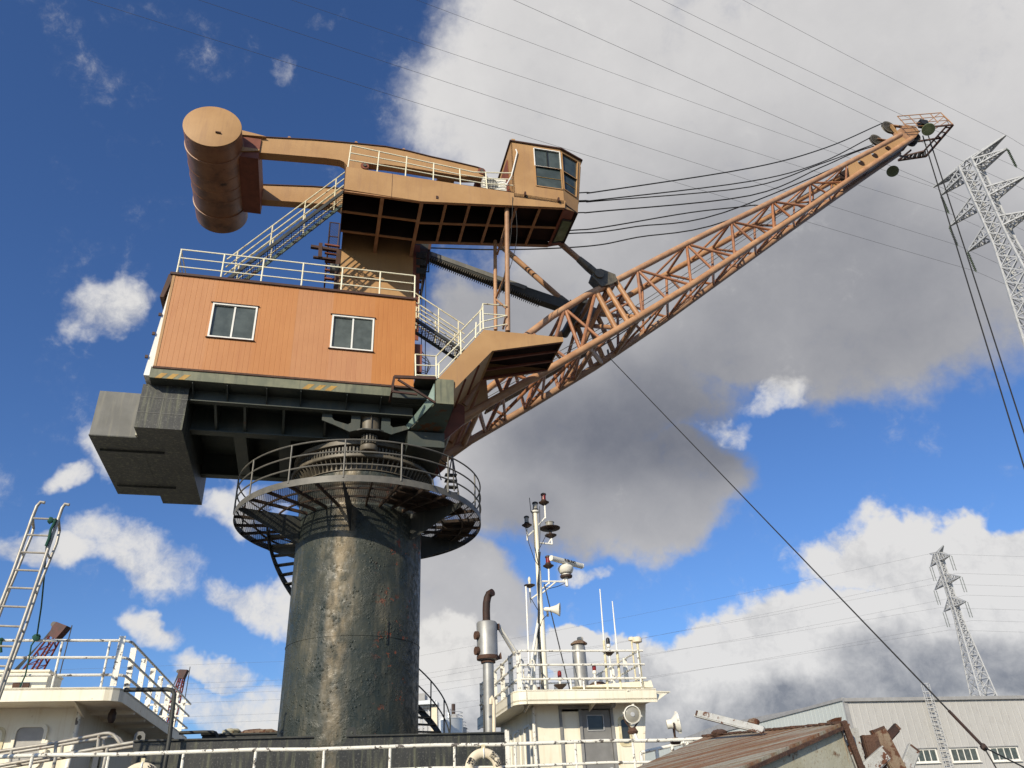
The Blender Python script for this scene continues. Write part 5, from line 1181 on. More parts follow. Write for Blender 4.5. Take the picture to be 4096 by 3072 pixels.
# side and other walls
wh.part('wall', MB().box((sl_, TW+.05, DECK), (sl_+.05, 25.0, ZE+.1)), 'white_ship', smooth=False)
wh.part('wall', MB().prism([(srb-.1, TW+.05, DECK), (sr_-.02, TW+.05, ZE+.1), (sr_-.07, TW+.05, ZE+.1), (srb-.15, TW+.05, DECK)], (0, 4.4, 0)), 'white_ship', smooth=False)
wh.part('wall', MB().box((sl_, 24.95, DECK), (sr_-.1, 25.0, ZE+.1)), 'white_ship', smooth=False)
for t0 in (21.2, 22.4, 23.6):
    w_ = wh.part('side_window', plate_with_holes(rrect(t0, t0+.75, 1.35, 2.35, .1), [rrect(t0+.06, t0+.69, 1.41, 2.29, .08)], lambda x, z: (sl_-.03, x, z), (.05, 0, 0)), 'white_plain', smooth=False)
    wh.part('pane', MB().box((sl_+.012, t0+.03, 1.38), (sl_+.03, t0+.72, 2.32)), 'dark_glass', w_, smooth=False)
# door and sliding panel
mid = wx[1]
pnl = wbox('sliding_panel', wx[0]+.05, mid-.03, DECK, dz1-.03, 'white_ship', .03, None, TW+.02)
dx0, dx1 = sv_('b', 1172, 900, TW).x, sv_('b', 1425, 900, TW).x
dw = (sv_('b', 1210, 800, TW), sv_('b', 1365, 930, TW))
door = wh.part('door', plate_with_holes([(dx0, DECK+.05), (dx1, DECK+.05), (dx1, dz1), (dx0, dz1)], [[(dw[0].x, dw[1].z), (dw[1].x, dw[1].z), (dw[1].x, dw[0].z), (dw[0].x, dw[0].z)]], lambda x, z: (x, TW+.015, z), (0, .04, 0)), 'grey_door', smooth=False)
wh.part('door_window', MB().box((dw[0].x-.01, TW+.03, dw[1].z-.01), (dw[1].x+.01, TW+.04, dw[0].z+.01)), 'dark_glass', door, smooth=False)
for a, b in (((dw[0].x, dw[0].z), (dw[1].x, dw[0].z)), ((dw[0].x, dw[1].z), (dw[1].x, dw[1].z)), ((dw[0].x, dw[0].z), (dw[0].x, dw[1].z)), ((dw[1].x, dw[0].z), (dw[1].x, dw[1].z))):
    wh.part('glazing_bead', MB().beam((a[0], TW+.008, a[1]), (b[0], TW+.008, b[1]), .03, .02), 'galv', door, smooth=False)
wh.part('handle', MB().box((dx1-.12, TW-.04, 1.05), (dx1-.06, TW+.02, 1.25)), 'galv', door, smooth=False)
for x in (wx[0]+.02, mid-.005, dx1+.04): wh.part('door_jamb', MB().box((x-.035, TW-.035, DECK), (x+.035, TW+.0, dz1+.06)), 'grey_frame', smooth=False)
wh.part('door_head', MB().box((wx[0]-.02, TW-.05, dz1+.02), (dx1+.08, TW, dz1+.10)), 'grey_frame', smooth=False)
sp = sv_('b', 738, 800, TW-.05).x; wh.part('corner_pipe', MB().pipe([(sp, TW-.06, 2.7), (sp, TW-.06, 1.8), (sp+.02, TW-.06, 1.2), (sp, TW-.06, DECK)], .045, 10), 'white_rail')
# roof slab with rounded corner and bow visor
sa, sb = 4.50, sv_('b', 1830, 635, TE).x; zt1 = 2.985
cor = [(sa+.28, TE), (sa+.10, TE+.07), (sa, TE+.26)]
outl = [(sb, TE)]+cor+[(sa, 25.4), (sb, 25.4)]
rf = wh.part('roof', MB().prism([(x, y, ZE) for x, y in outl], (0, 0, .04)), 'white_ship', smooth=False)
def fascia(a, b, z0, z1): wh.part('fascia', MB().prism([(a[0], a[1], z0), (b[0], b[1], z0), (b[0], b[1], z1), (a[0], a[1], z1)], (.0, .03, 0) if abs(a[0]-b[0]) > .2 else (.03, 0, 0)), 'white_ship', rf, smooth=True)
fascia((sb, TE), cor[0], ZE-.06, zt1); fascia(cor[0], cor[1], ZE-.06, zt1); fascia(cor[1], cor[2], ZE-.06, zt1); fascia(cor[2], (sa, 25.4), ZE-.06, zt1)
wh.part('roof_deck', MB().prism([(x, y, zt1-.04) for x, y in outl], (0, 0, .02)), 'white_ship', rf, smooth=False)
zc1 = sv_('b', 1780, 490, TE+.25).z
wh.part('coaming', MB().prism([sv_('b', 1090, 545, TE+.25), sv_('b', 1800, 552, TE+.25), sv_('b', 1780, 490, TE+.25)], (0, 4.5, 0)), 'white_ship', rf, smooth=False)
v0 = sv_('b', 1565, 575, TE); v1 = sv_('b', 1995, 578, TE); v2 = sv_('b', 1830, 632, TE)
wh.part('visor', MB().prism([(v0.x, TE-.03, v0.z), (v1.x, TE+.35, v1.z+.03), (v1.x-.03, TE+4.6, v1.z+.03), (v0.x, TE+4.9, v0.z)], (0, 0, -.03)), 'white_ship', rf, smooth=False)
wh.part('visor_web', MB().prism([(v0.x+.3, TE-.0, v0.z-.03), (v1.x-.1, TE+.3, v1.z-.02), (v2.x, TE, ZE-.03), (v0.x+.3, TE, ZE)], (0, .03, 0)), 'white_ship', rf, smooth=False)
for x in (710, 1295): 
    p = sv_('b', x, 670, TE+.1); wh.part('eave_bracket', MB().prism([(p.x, TE+.05, ZE), (p.x+.0, TW, ZE), (p.x, TW, ZE-.16)], (.03, 0, 0)), 'white_ship', rf, smooth=False)
p = sv_('b', 1440, 675, TE+.3); wh.part('bulkhead_lamp', MB().lathe([(.07, .0), (.07, -.08), (.04, -.14), (0, -.15)], (p.x, TE+.3, ZE), 14), 'clear_lens', rf)
# roof rails
TRR = TE+.18
def wrail(z): return [sv_('b', 1700, 222, TRR)]
zs = [sv_('b', 1150, y, TRR).z for y in (228, 351, 475)]
re_ = sv_('b', 1705, 222, TRR).x; rs_ = 4.62
for z in zs:
    wh.part('roof_rail', MB().pipe([(re_, TRR, z), (rs_+.10, TRR, z), (rs_, TRR+.12, z), (rs_, 25.2, z)], .027, 8), 'white_rail')
    wh.part('roof_rail', MB().pipe([(re_-.12, TRR, z), (re_-.12, 25.2, z), (rs_, 25.2, z)], .025, 8), 'white_rail')
for x in (1068, 1182, 1690):
    s = sv_('b', x, 500, TRR).x; wh.part('rail_post', MB().tube((s, TRR, zt1-.02), (s, TRR, zs[0] if x > 1500 else zs[2]), .022, 8), 'white_rail')
for (s, t) in ((rs_+.05, TRR+.02), (rs_, TRR+.75), (rs_, 22.0), (rs_, 23.1), (rs_, 24.2), (rs_, 25.2), (re_-.12, 21.3), (re_-.12, 22.4), (re_-.12, 23.5), (re_-.12, 25.2), (6.2, 25.2), (5.4, 25.2), (7.0, 25.2)):
    wh.part('flat_post', MB().box((s-.06, t-.012, zt1-.03), (s+.06, t+.012, zs[0]+.02)), 'white_rail', smooth=False)
for s, t in ((4.95, 20.9), (5.25, 20.9)): wh.part('ladder_stile', MB().pipe([(s, t, zt1), (s, t, zs[0]-.12), (s, t+.15, zs[0]-.05), (s, t+.4, zs[0]-.1)], .02, 8), 'white_rail')
for k in range(3): wh.part('ladder_rung', MB().tube((4.95, 20.9, zt1+.2+.25*k), (5.25, 20.9, zt1+.2+.25*k), .013, 6), 'white_rail')

# ---- gear on the wheelhouse roof (each its own thing)
ROOF = zt1-.02
TM = 21.6
def av(x, y, t=TM): return sv_('a', x, y, t)
mb_ = av(738, 1640)
mast = Thing('signal_mast', 'tall white signal mast carrying lamps and cables on the wheelhouse roof', 'mast', SH, (mb_.x, TM, ROOF))
mx0, mx1 = mb_.x, av(665, 290).x; mz1 = av(665, 290).z
mast.part('pole', MB().pipe([(mx0, TM, ROOF), (mx0+(mx1-mx0)*.45, TM, ROOF+2.2), (mx0+(mx1-mx0)*.46, TM, ROOF+2.25), (mx1, TM, mz1)], [.105, .098, .080, .066], 16), 'white_ship')
mast.part('top_plate', MB().lathe([(.11, -.02), (.125, 0), (.125, .03), (.10, .04)], (mx1, TM, mz1), 20), 'white_plain')
def lamp(T, x, y, colr, s=1.0, t=TM, dish=True, body='lamp_black'):
    """ship's lantern: base, lens, cap on a tin tray"""
    c = av(x, y, t)
    l = T.part('lantern', MB().lathe([(.085*s, -.16*s), (.10*s, -.13*s), (.085*s, -.09*s), (.075*s, -.085*s)], c, 16), body)
    T.part('lens', MB().lathe([(.072*s, -.09*s), (.072*s, .07*s)], c, 16), colr, l)
    T.part('cap', MB().lathe([(.085*s, .07*s), (.092*s, .09*s), (.085*s, .12*s), (.03*s, .15*s)], c, 16), body, l)
    if dish: T.part('tray', MB().lathe([(.04*s, -.27*s), (.10*s, -.23*s), (.165*s, -.185*s), (.17*s, -.17*s), (.09*s, -.165*s)], c, 20), 'lamp_brown', l)
    return c
def arm_(T, x0, y0, x1, y1, r=.022, t=TM, t1=None): T.part('bracket_arm', MB().tube(av(x0, y0, t), av(x1, y1, t1 or t), r, 8), 'white_plain')
lamp(mast, 665, 245, 'clear_lens', 1.0, dish=False)
lamp(mast, 730, 175, 'red_glass', .95, body='lamp_brown'); arm_(mast, 740, 232, 745, 340, .025); arm_(mast, 745, 330, 682, 400)
lamp(mast, 598, 352, 'clear_lens', .9); arm_(mast, 602, 415, 604, 512, .022); arm_(mast, 604, 480, 652, 435)
lamp(mast, 765, 665, 'red_glass', .95, body='lamp_brown'); arm_(mast, 770, 725, 774, 852, .025); arm_(mast, 774, 840, 712, 895)
c = av(620, 828); mast.part('lantern', MB().lathe([(.05, -.1), (.03, -.04), (.045, 0), (.045, .06), (.02, .12)], c, 12), 'plastic_white'); mast.part('tray', MB().lathe([(.03, -.16), (.16, -.09), (.16, -.075)], c-Vector((0, 0, .04)), 18), 'lamp_brown'); arm_(mast, 624, 885, 628, 998, .024); arm_(mast, 630, 970, 690, 925)
c = av(780, 415); mast.part('lantern', MB().lathe([(.03, -.32), (.05, -.2), (.05, -.12), (.06, -.06), (.30, -.02), (.31, .0), (.12, .03), (.12, .04)], c, 28), 'lamp_brown'); mast.part('lens', MB().lathe([(.125, .03), (.125, .16), (.14, .165), (.14, .18)], c, 20), 'clear_lens')
mast.part('tray', MB().lathe([(.03, -.10), (.17, -.02), (.18, 0)], av(786, 470), 20), 'lamp_brown'); arm_(mast, 798, 540, 700, 530, .028); arm_(mast, 798, 540, 790, 480, .028); arm_(mast, 770, 530, 795, 490, .02)
arm_(mast, 720, 830, 908, 832, .028); arm_(mast, 908, 838, 905, 785, .035); arm_(mast, 720, 922, 822, 838, .024); arm_(mast, 880, 830, 905, 795, .02)
for (x0, y0, x1, y1, t1) in ((697, 1085, 572, 1372, 20.9), (705, 1090, 600, 1372, 22.4)): mast.part('stay_leg', MB().tube(av(x0, y0), Vector((av(x1, y1, t1).x, t1, ROOF+.0)), .04, 10), 'white_plain')
sb_ = av(622, 1640, 21.0); mast.part('conduit', MB().tube(av(593, 870, 21.4), Vector((sb_.x, 21.0, ROOF)), .022, 8), 'white_plain')
for k in range(3):
    o = 0; mast.part('cable', MB().pipe([av(690+8*k, 600, TM-.1), av(695-6*k, 850, TM-.12), av(688+3*k, 1050, TM-.12), av(684+6*k, 1250, TM-.12), Vector((mx0-.16+.05*k, TM-.12, ROOF))], .012, 5), 'rope')
for P in ([(700, 245), (703, 420), (700, 560), (690, 620)], [(590, 410), (615, 530), (660, 660), (700, 720)], [(760, 450), (730, 510), (690, 590)], [(900, 845), (840, 870), (780, 885), (730, 870)], [(630, 960), (660, 1010), (690, 1060)], [(770, 1085), (720, 1130), (705, 1180)], [(640, 280), (655, 420), (660, 560), (690, 700)]):
    mast.part('cable', MB().pipe([av(x, y, TM-.09) for x, y in P], .010, 5), 'rope')
e = av(940, 1600, 21.2); mast.part('stay_wire', MB().tube(av(735, 850), Vector((e.x, 21.2, ROOF)), .016, 6), 'rope')
mast.part('whip', MB().tube(av(632, 290), av(620, 178), .010, 6), 'rope')
hc = av(745, 1048); hd = (SH.v('a', 830, 1050, TM-.12)-hc).normalized()
hn = mast.part('loudhailer', MB().lathe([(.03, -.05), (.06, 0), (.06, .10), (.07, .14), (.09, .22), (.13, .32), (.185, .40), (.19, .41), (.17, .40), (.05, .2)], hc, 24, hd), 'plastic_white')
mast.part('bracket', MB().beam(hc+Vector((.05, 0, 0)), hc+Vector((.06, 0, -.2)), .05, .05), 'grey_lead', hn, smooth=False)
# radar scanner
rc = av(903, 735)
rad = Thing('radar_scanner', 'white open-array radar scanner with black lettering on the mast arm', 'radar', SH, rc-Vector((0, 0, .22)))
rad.part('gearbox', MB().lathe([(.12, -.22), (.12, -.14), (.16, -.13), (.19, -.10), (.225, -.02), (.23, .03), (.19, .09), (.10, .13), (.06, .24)], rc, 28), 'plastic_white')
rad.part('flange', MB().lathe([(.17, -.25), (.18, -.22), (.18, -.19), (.14, -.18)], rc, 20), 'lamp_brown')
ra0 = SH.v('a', 792, 650, TM-.35); ra1 = SH.z('a', 1028, 712, ra0.z); ax_ = (ra1-ra0).normalized(); L = (ra1-ra0).length; cen = (ra0+ra1)/2
side = ax_.cross(Vector((0, 0, 1))).normalized()
if side.y > 0: side = -side
sec = [(a_*.74, b_*.74) for a_, b_ in ((.02, .105), (.08, .085), (.105, .03), (.09, -.05), (.05, -.09), (-.05, -.09), (-.09, -.03), (-.09, .05), (-.05, .10))]
def secp(p): return [p+side*a+Vector((0, 0, b)) for a, b in sec]
arr = rad.part('array', MB().prism(secp(ra0), ra1-ra0), 'plastic_white')
rad.part('end_cap', MB().prism([ra0+(q-ra0)*1.06 for q in secp(ra0)], -ax_*.02), 'white_plain', arr, smooth=False); rad.part('end_cap', MB().prism([ra1+(q-ra1)*1.06 for q in secp(ra1)], ax_*.02), 'white_plain', arr, smooth=False)
nrm = (side*.98+Vector((0, 0, .16))).normalized(); upv = ax_.cross(nrm).normalized(); upv = upv if upv.z > 0 else -upv
Mx = Matrix((ax_, upv, nrm)).transposed().to_4x4(); Mx.translation = cen+side*.083+Vector((0, 0, .022))+ax_*.06-rad.base
text_part(rad, 'FURUNO', .105, Mx @ Matrix.Diagonal((1.15, 1.0, 1.0, 1.0)), 'ink', arr)
rad.part('pedestal', MB().tube(rc-Vector((0, 0, .24)), rc-Vector((0, 0, .50)), .045, 12), 'white_plain')

def roof_thing(name, label, cat, x, y, t, group=None):
    p = av(x, y, t); return Thing(name, label, cat, SH, (p.x, t, ROOF), group), p
T_, p = roof_thing('whip_antenna', 'taller of two thin white whip antennas on the roof rail', 'antenna', 1170, 890, TRR+.1); q = av(1228, 1640, TRR+.1)
T_.part('rod', MB().tube(p, lerp(p, q, .55), .014, 8, r2=.022), 'white_plain'); T_.part('base', MB().tube(lerp(p, q, .55), Vector((q.x, TRR+.1, ROOF)), .034, 8), 'cream_worn')
T_, p = roof_thing('whip_antenna', 'shorter of two thin white whip antennas, strapped to the roof rail', 'antenna', 1267, 985, TRR+.1); q = av(1330, 1640, TRR+.1)
T_.part('rod', MB().tube(p, lerp(p, q, .6), .014, 8, r2=.024), 'white_plain'); T_.part('base', MB().tube(lerp(p, q, .6), Vector((q.x, TRR+.1, ROOF)), .036, 8), 'cream_worn')
for (x, y, lab, sc, t) in ((1015, 1280, 'small cream mushroom antenna rising behind the grey tank', .8, 22.6), (1415, 1280, 'slim cream mushroom antenna with a rusty stem at the end of the roof rail', .75, TRR+.12), (1460, 1288, 'broad cream dome antenna on the corner post of the roof rail', 1.15, TRR+.05)):
    T_, p = roof_thing('satellite_antenna', lab, 'antenna', x, y, t)
    T_.part('dome', MB().lathe([(.05*sc, -.07*sc), (.11*sc, -.05*sc), (.115*sc, .02*sc), (.09*sc, .06*sc), (0, .075*sc)], p, 18), 'buoy'); T_.part('stem', MB().tube(p-Vector((0, 0, .06)), (p.x, t, ROOF), .03*sc, 8), 'cream_worn')
for (x, y, lab, colr, t, d) in ((855, 1558, 'small red beacon on a tray behind the lower roof rail', 'red_glass', 20.6, True), (1125, 1505, 'small red beacon on a thin stand beside the grey tank', 'red_glass', 20.7, False), (1233, 1300, 'small black lantern on a rusty tray among the whip antennas', 'lamp_black', TRR+.15, True)):
    T_, p = roof_thing('beacon', lab, 'lamp', x, y, t)
    T_.part('lens', MB().lathe([(.05, -.07), (.055, .0), (.05, .07), (.02, .10)], p, 14), colr); T_.part('base', MB().lathe([(.05, -.15), (.06, -.12), (.05, -.07)], p, 14), 'white_plain')
    if d: T_.part('tray', MB().lathe([(.05, -.36), (.17, -.26), (.17, -.25), (.03, -.24)], p, 18), 'lamp_brown')
    T_.part('stand', MB().tube(p-Vector((0, 0, .13)), (p.x, t, ROOF), .028, 8), 'white_plain')
p = av(985, 1330, 22.3); q0 = av(1000, 1640, 22.3); T_ = Thing('exhaust_drum', 'grey steel drum with a rusty lid on the wheelhouse roof', 'drum', SH, (q0.x, 22.3, ROOF))
T_.part('shell', MB().lathe([(.20, ROOF), (.20, ROOF+.85), (.19, p.z-.05), (.16, p.z+.02), (.06, p.z+.05)], (q0.x+.10, 22.3, 0), 28), 'silencer'); T_.part('lid', MB().lathe([(.24, p.z+.02), (.24, p.z+.05), (.14, p.z+.12), (0, p.z+.14)], (q0.x+.12, 22.3, 0), 24), 'scrap_brown')
T_.part('side_pipe', MB().tube((q0.x+.36, 22.2, ROOF), (q0.x+.36, 22.2, ROOF+.45), .10, 18), 'scrap_brown')
p = av(1150, 1600, 21.4); T_ = Thing('mushroom_vent', 'short cream ventilator with a rusty cowl on the wheelhouse roof', 'ventilator', SH, (p.x, 21.4, ROOF))
T_.part('trunk', MB().lathe([(.2, ROOF), (.2, ROOF+.3)], (p.x, 21.4, 0), 22), 'white_ship'); T_.part('cowl', MB().lathe([(.28, ROOF+.26), (.28, ROOF+.32), (.15, ROOF+.40), (0, ROOF+.42)], (p.x, 21.4, 0), 24), 'scrap_brown')
p = av(650, 1640, 20.8); T_ = Thing('gyro_housing', 'small white domed housing beside the mast foot', 'housing', SH, (p.x, 20.8, ROOF)); T_.part('dome', MB().lathe([(.12, ROOF), (.12, ROOF+.18), (.08, ROOF+.25), (0, ROOF+.27)], (p.x, 20.8, 0), 18), 'plastic_white')
T_.part('hinge', MB().box((p.x+.1, 20.72, ROOF+.05), (p.x+.16, 20.88, ROOF+.2)), 'lamp_brown', smooth=False)

# ---- exhaust with silencer
TS = 19.9
ex = Thing('exhaust_stack', 'galvanised exhaust stack with drum silencer and sooty bent tail pipe', 'exhaust', SH, (sv_('b', 345, 930, TS).x, TS, DECK))
e0 = sv_('b', 345, 930, TS); e1 = sv_('b', 338, 330, TS); sz0 = sv_('b', 335, 300, TS).z; sz1 = sv_('a', 290, 1150, TS).z; sx = sv_('a', 290, 1300, TS).x
ex.part('pipe', MB().tube((e0.x, TS, DECK), (e1.x, TS, e1.z), .135, 20), 'silencer'); ex.part('flange', MB().lathe([(.18, -.02), (.18, .03)], (e1.x, TS, e1.z), 20), 'rust_heavy')
si = ex.part('silencer', MB().lathe([(.20, sz0-.04), (.26, sz0), (.262, sz1-.03), (.24, sz1), (.1, sz1+.01)], (sx, TS, 0), 36), 'silencer')
ex.part('rust_skirt', MB().lathe([(.268, sz0-.02), (.272, sz0+.02), (.268, sz0+.07)], (sx, TS, 0), 36), 'rust_heavy', si)
for y in (1255, 1375):
    c = sv_('a', 205, y, TS-.05); ex.part('cleanout', MB().tube((sx-.25, TS-.08, c.z), (sx-.32, TS-.1, c.z), .105, 10), 'rust_heavy', si)
c = sv_('a', 365, 1170, TS); ex.part('lug', MB().box((c.x-.02, TS-.06, c.z-.12), (c.x+.06, TS+.06, c.z+.02)), 'rust_heavy', si, smooth=False); c = sv_('a', 385, 1415, TS); ex.part('lug', MB().prism([(c.x-.1, TS-.03, c.z-.1), (c.x+.06, TS-.03, c.z-.06), (c.x+.04, TS-.03, c.z+.1)], (0, .06, 0)), 'rust_heavy', si, smooth=False)
tp = [sv_('a', x, y, TS) for x, y in ((285, 1145), (283, 1060), (285, 1000), (292, 960), (305, 930))]; tp.append(tp[-1]+Vector((.07, -.10, .02)))
ex.part('tail_pipe', MB().pipe(tp, .097, 18), 'rust_pipe'); ex.part('flange', MB().lathe([(.13, -.03), (.13, .02)], tp[0], 18), 'rust_heavy')
for k in (0, 1): ex.part('stay', MB().tube(sv_('a', 378, 1165+30*k, TS), Vector((rs_+.02, TRR+.3*k, zs[0]-.05)), .032, 8), 'white_plain')
ven = Thing('gooseneck_vent', 'cream gooseneck vent pipe beside the exhaust stack', 'vent pipe', SH, (sv_('b', 390, 930, 19.5).x, 19.5, DECK))
ven.part('pipe', MB().pipe([Vector((sv_('b', 392, 930, 19.5).x, 19.5, DECK))]+[sv_('b', x, y, 19.5) for x, y in ((390, 930), (388, 700), (383, 655), (373, 638), (363, 655), (362, 700))], .045, 10), 'buoy')
ven2 = Thing('gooseneck_vent', 'thin dark gooseneck pipe between the column and the exhaust stack', 'vent pipe', SH, (sv_('b', 300, 930, 19.4).x, 19.4, DECK))
ven2.part('pipe', MB().pipe([Vector((sv_('b', 302, 930, 19.4).x, 19.4, DECK))]+[sv_('b', x, y, 19.4) for x, y in ((302, 930), (298, 760), (295, 715), (280, 702), (262, 712))], .022, 8), 'black_steel')

# ---- searchlights
def searchlight(label, c, d, r, standb, m='plastic_white'):
    T = Thing('searchlight', label, 'searchlight', SH, standb); c = V3(c); d = V3(d).normalized()
    T.part('housing', MB().lathe([(.04, -r*1.3), (.09, -r*1.25), (.09, -r*.75), (r*.55, -r*.6), (r*.9, -r*.25), (r, -.02), (r*1.07, -.01), (r*1.07, .03), (r*.96, .035), (r*.94, .0)], c, 32, d), m)
    T.part('lens', MB().lathe([(r*.95, .0), (r*.6, .03), (0, .045)], c, 28, d), 'clear_lens'); T.part('bulb', MB().lathe([(r*.28, .036), (r*.25, .05), (0, .052)], c, 18, d), 'galv')
    sd = d.cross(Vector((0, 0, 1))).normalized()
    for s in (-1, 1): T.part('yoke', MB().pipe([c+sd*r*.95*s-d*.1, c+sd*r*.8*s-d*.1-Vector((0, 0, r*.8)), c-d*.1+sd*.04*s-Vector((0, 0, r*1.5))], .018, 8), 'lamp_brown')
    b = V3(standb); T.part('stand', MB().tube(c-d*.1-Vector((0, 0, r*1.45)), b, .035, 10), 'white_rail'); T.part('swivel', MB().lathe([(.09, -.12), (.11, -.08), (.06, 0)], c-d*.1-Vector((0, 0, r*1.45)), 16), 'rust_heavy')
    for k in range(4): a = 2*math.pi*k/4+.6; u_ = d.orthogonal().normalized(); w_ = d.cross(u_); T.part('clamp', MB().box(c+(u_*math.cos(a)+w_*math.sin(a))*r*1.04-Vector((.02, .02, .02)), c+(u_*math.cos(a)+w_*math.sin(a))*r*1.1+Vector((.02, .02, .02))), m, smooth=False)
    return T
c = sv_('b', 1612, 792, TR+.1); searchlight('round searchlight with a pale glass face on a stand before the wheelhouse', c, (-.10, -1, -.06), sv_('b', 1692, 790, TR+.1).x-c.x-.03, (c.x+.05, TR+.1, zt))
c = sv_('b', 1985, 865, TR+.1); searchlight('white searchlight turned aside, its lamp barrel showing, on the deck rail', c+Vector((.08, 0, 0)), (.93, -.32, .10), .185, (c.x-.02, TR+.1, zt-.05))
fr = Thing('foredeck_rail', 'white slanting pipe rail running forward from the wheelhouse', 'railing', SH, (9.0, 17.4, DECK))
fa, fb_ = sv_('b', 1690, 1128, 17.4), sv_('b', 2230, 1008, 17.4)
for dz in (0, -.45): fr.part('rail', MB().tube(up3(fa, dz), up3(fb_, dz), .036, 10), 'white_rail')
for k in range(5): q = lerp(fa, fb_, k/4.0); fr.part('post', MB().tube(q, (q.x, 17.4, DECK), .04, 10), 'white_rail')

# ---- cream deckhouse at the other end
TD = 18.0
dh = Thing('deckhouse', 'weathered cream deckhouse with rust runs and a railed overhanging roof', 'deckhouse', SH, (-7.5, 22.0, DECK))
dz0 = sv_('h', 900, 412, TD).z; dzt = sv_('h', 900, 196, TD).z; sE = sv_('h', 1830, 400, TD).x+.06
TDW = 19.05; sW = sv_('h', 1245, 800, TDW).x
cor = [(sE, TD+.32), (sE-.05, TD+.14), (sE-.16, TD+.04), (sE-.30, TD)]
outl = [(-13.5, TD)]+list(reversed(cor))+[(sE, 27.3), (-13.5, 27.3)]
rf = dh.part('roof', MB().prism([(x, y, dzt-.05) for x, y in outl], (0, 0, .04)), 'white_ship', smooth=False)
dh.part('soffit', MB().prism([(x*1.0-(.02 if x > -10 else 0), y+.02, dz0+.02) for x, y in outl], (0, 0, .03)), 'white_ship', rf, smooth=False)
dh.part('fascia', MB().prism([(-13.5, TD, dz0), (cor[3][0], TD, dz0), (cor[3][0], TD, dzt), (-13.5, TD, dzt)], (0, .02, 0)), 'white_ship', rf, smooth=False)
b = MB(); L = list(reversed(cor))
for i in range(3): b.add([(*L[i], dz0), (*L[i+1], dz0), (*L[i+1], dzt), (*L[i], dzt)], [(0, 1, 2, 3)])
b.add([(*cor[0], dz0), (sE, 27.3, dz0), (sE, 27.3, dzt), (*cor[0], dzt)], [(0, 1, 2, 3)])
dh.part('fascia', b, 'white_ship', rf)
dh.part('wall', MB().box((-13.0, TDW, DECK), (sW, TDW+.04, dz0+.03)), 'white_ship', smooth=False); dh.part('wall', MB().box((sW-.04, TDW+.04, DECK), (sW, 26.5, dz0+.03)), 'white_ship', smooth=False)
dh.part('wall', MB().box((-13.0, 26.46, DECK), (sW-.04, 26.5, dz0+.03)), 'white_ship', smooth=False)
dp = sv_('h', 1230, 720, TDW-.05).x; dh.part('drain_pipe', MB().pipe([(dp, TDW-.05, dz0-.05), (dp+.01, TDW-.05, 1.9), (dp-.01, TDW-.05, 1.5), (dp, TDW-.05, DECK)], .05, 10), 'white_rail')
dh.part('eave_bracket', MB().prism([(sW+.02, TD+.05, dz0+.02), (sW+.02, TDW+.02, dz0+.02), (sW+.02, TDW+.02, dz0-.18)], (.05, 0, 0)), 'white_ship', smooth=False)
for t0 in (19.7, 20.9, 22.1): dh.part('soffit_beam', MB().box((sW, t0, dz0-.05), (sE-.02, t0+.05, dz0+.02)), 'white_ship', rf, smooth=False)
c = (sE-.35, 19.2); dh.part('bulkhead_lamp', MB().lathe([(.05, 0), (.06, -.05), (.08, -.08), (.08, -.2), (.05, -.27), (0, -.28)], (c[0], c[1], dz0), 14), 'lamp_brown', rf)
# hatch-like shuttered window on the near wall
a = sv_('h', 300, 835, TDW); b = sv_('h', 690, 835, TDW); lo_ = sv_('h', 640, 1430, TDW)
hx0, hx1 = sv_('h', 255, 1000, TDW).x, sv_('h', 685, 1000, TDW).x
w_ = dh.part('shuttered_window', plate_with_holes(rrect(hx0-.06, hx1+.06, lo_.z-.06, a.z+.06, .12), [rrect(hx0, hx1, lo_.z, a.z, .09)], lambda x, z: (x, TDW-.07, z), (0, .08, 0)), 'white_ship', smooth=False)
dh.part('shutter', MB().box((hx0-.02, TDW-.03, lo_.z-.02), (hx1+.02, TDW-.012, a.z+.02)), 'hatch_grey', w_, smooth=False)
for z in (lo_.z+.25, a.z-.3): dh.part('dog', MB().lathe([(.035, -.04), (.045, 0), (.035, .05)], (hx1+.10, TDW-.05, z), 12), 'white_ship', w_)
ox = sv_('h', 60, 835, TDW); dh.part('shuttered_window', plate_with_holes(rrect(ox.x-.75, ox.x+.06, lo_.z-.05, a.z+.03, .14), [rrect(ox.x-.70, ox.x+.01, lo_.z, a.z-.02, .11)], lambda x, z: (x, TDW-.02, z), (0, .03, 0)), 'cream_worn', smooth=False)
w_ = dh.part('side_window', plate_with_holes(rrect(20.5, 21.3, .9, 2.0, .12), [rrect(20.56, 21.24, .96, 1.94, .1)], lambda x, z: (sW-.01, x, z), (.05, 0, 0)), 'cream_worn', smooth=False); dh.part('pane', MB().box((sW+.0, 20.52, .92), (sW+.015, 21.28, 1.98)), 'dark_glass', w_, smooth=False)
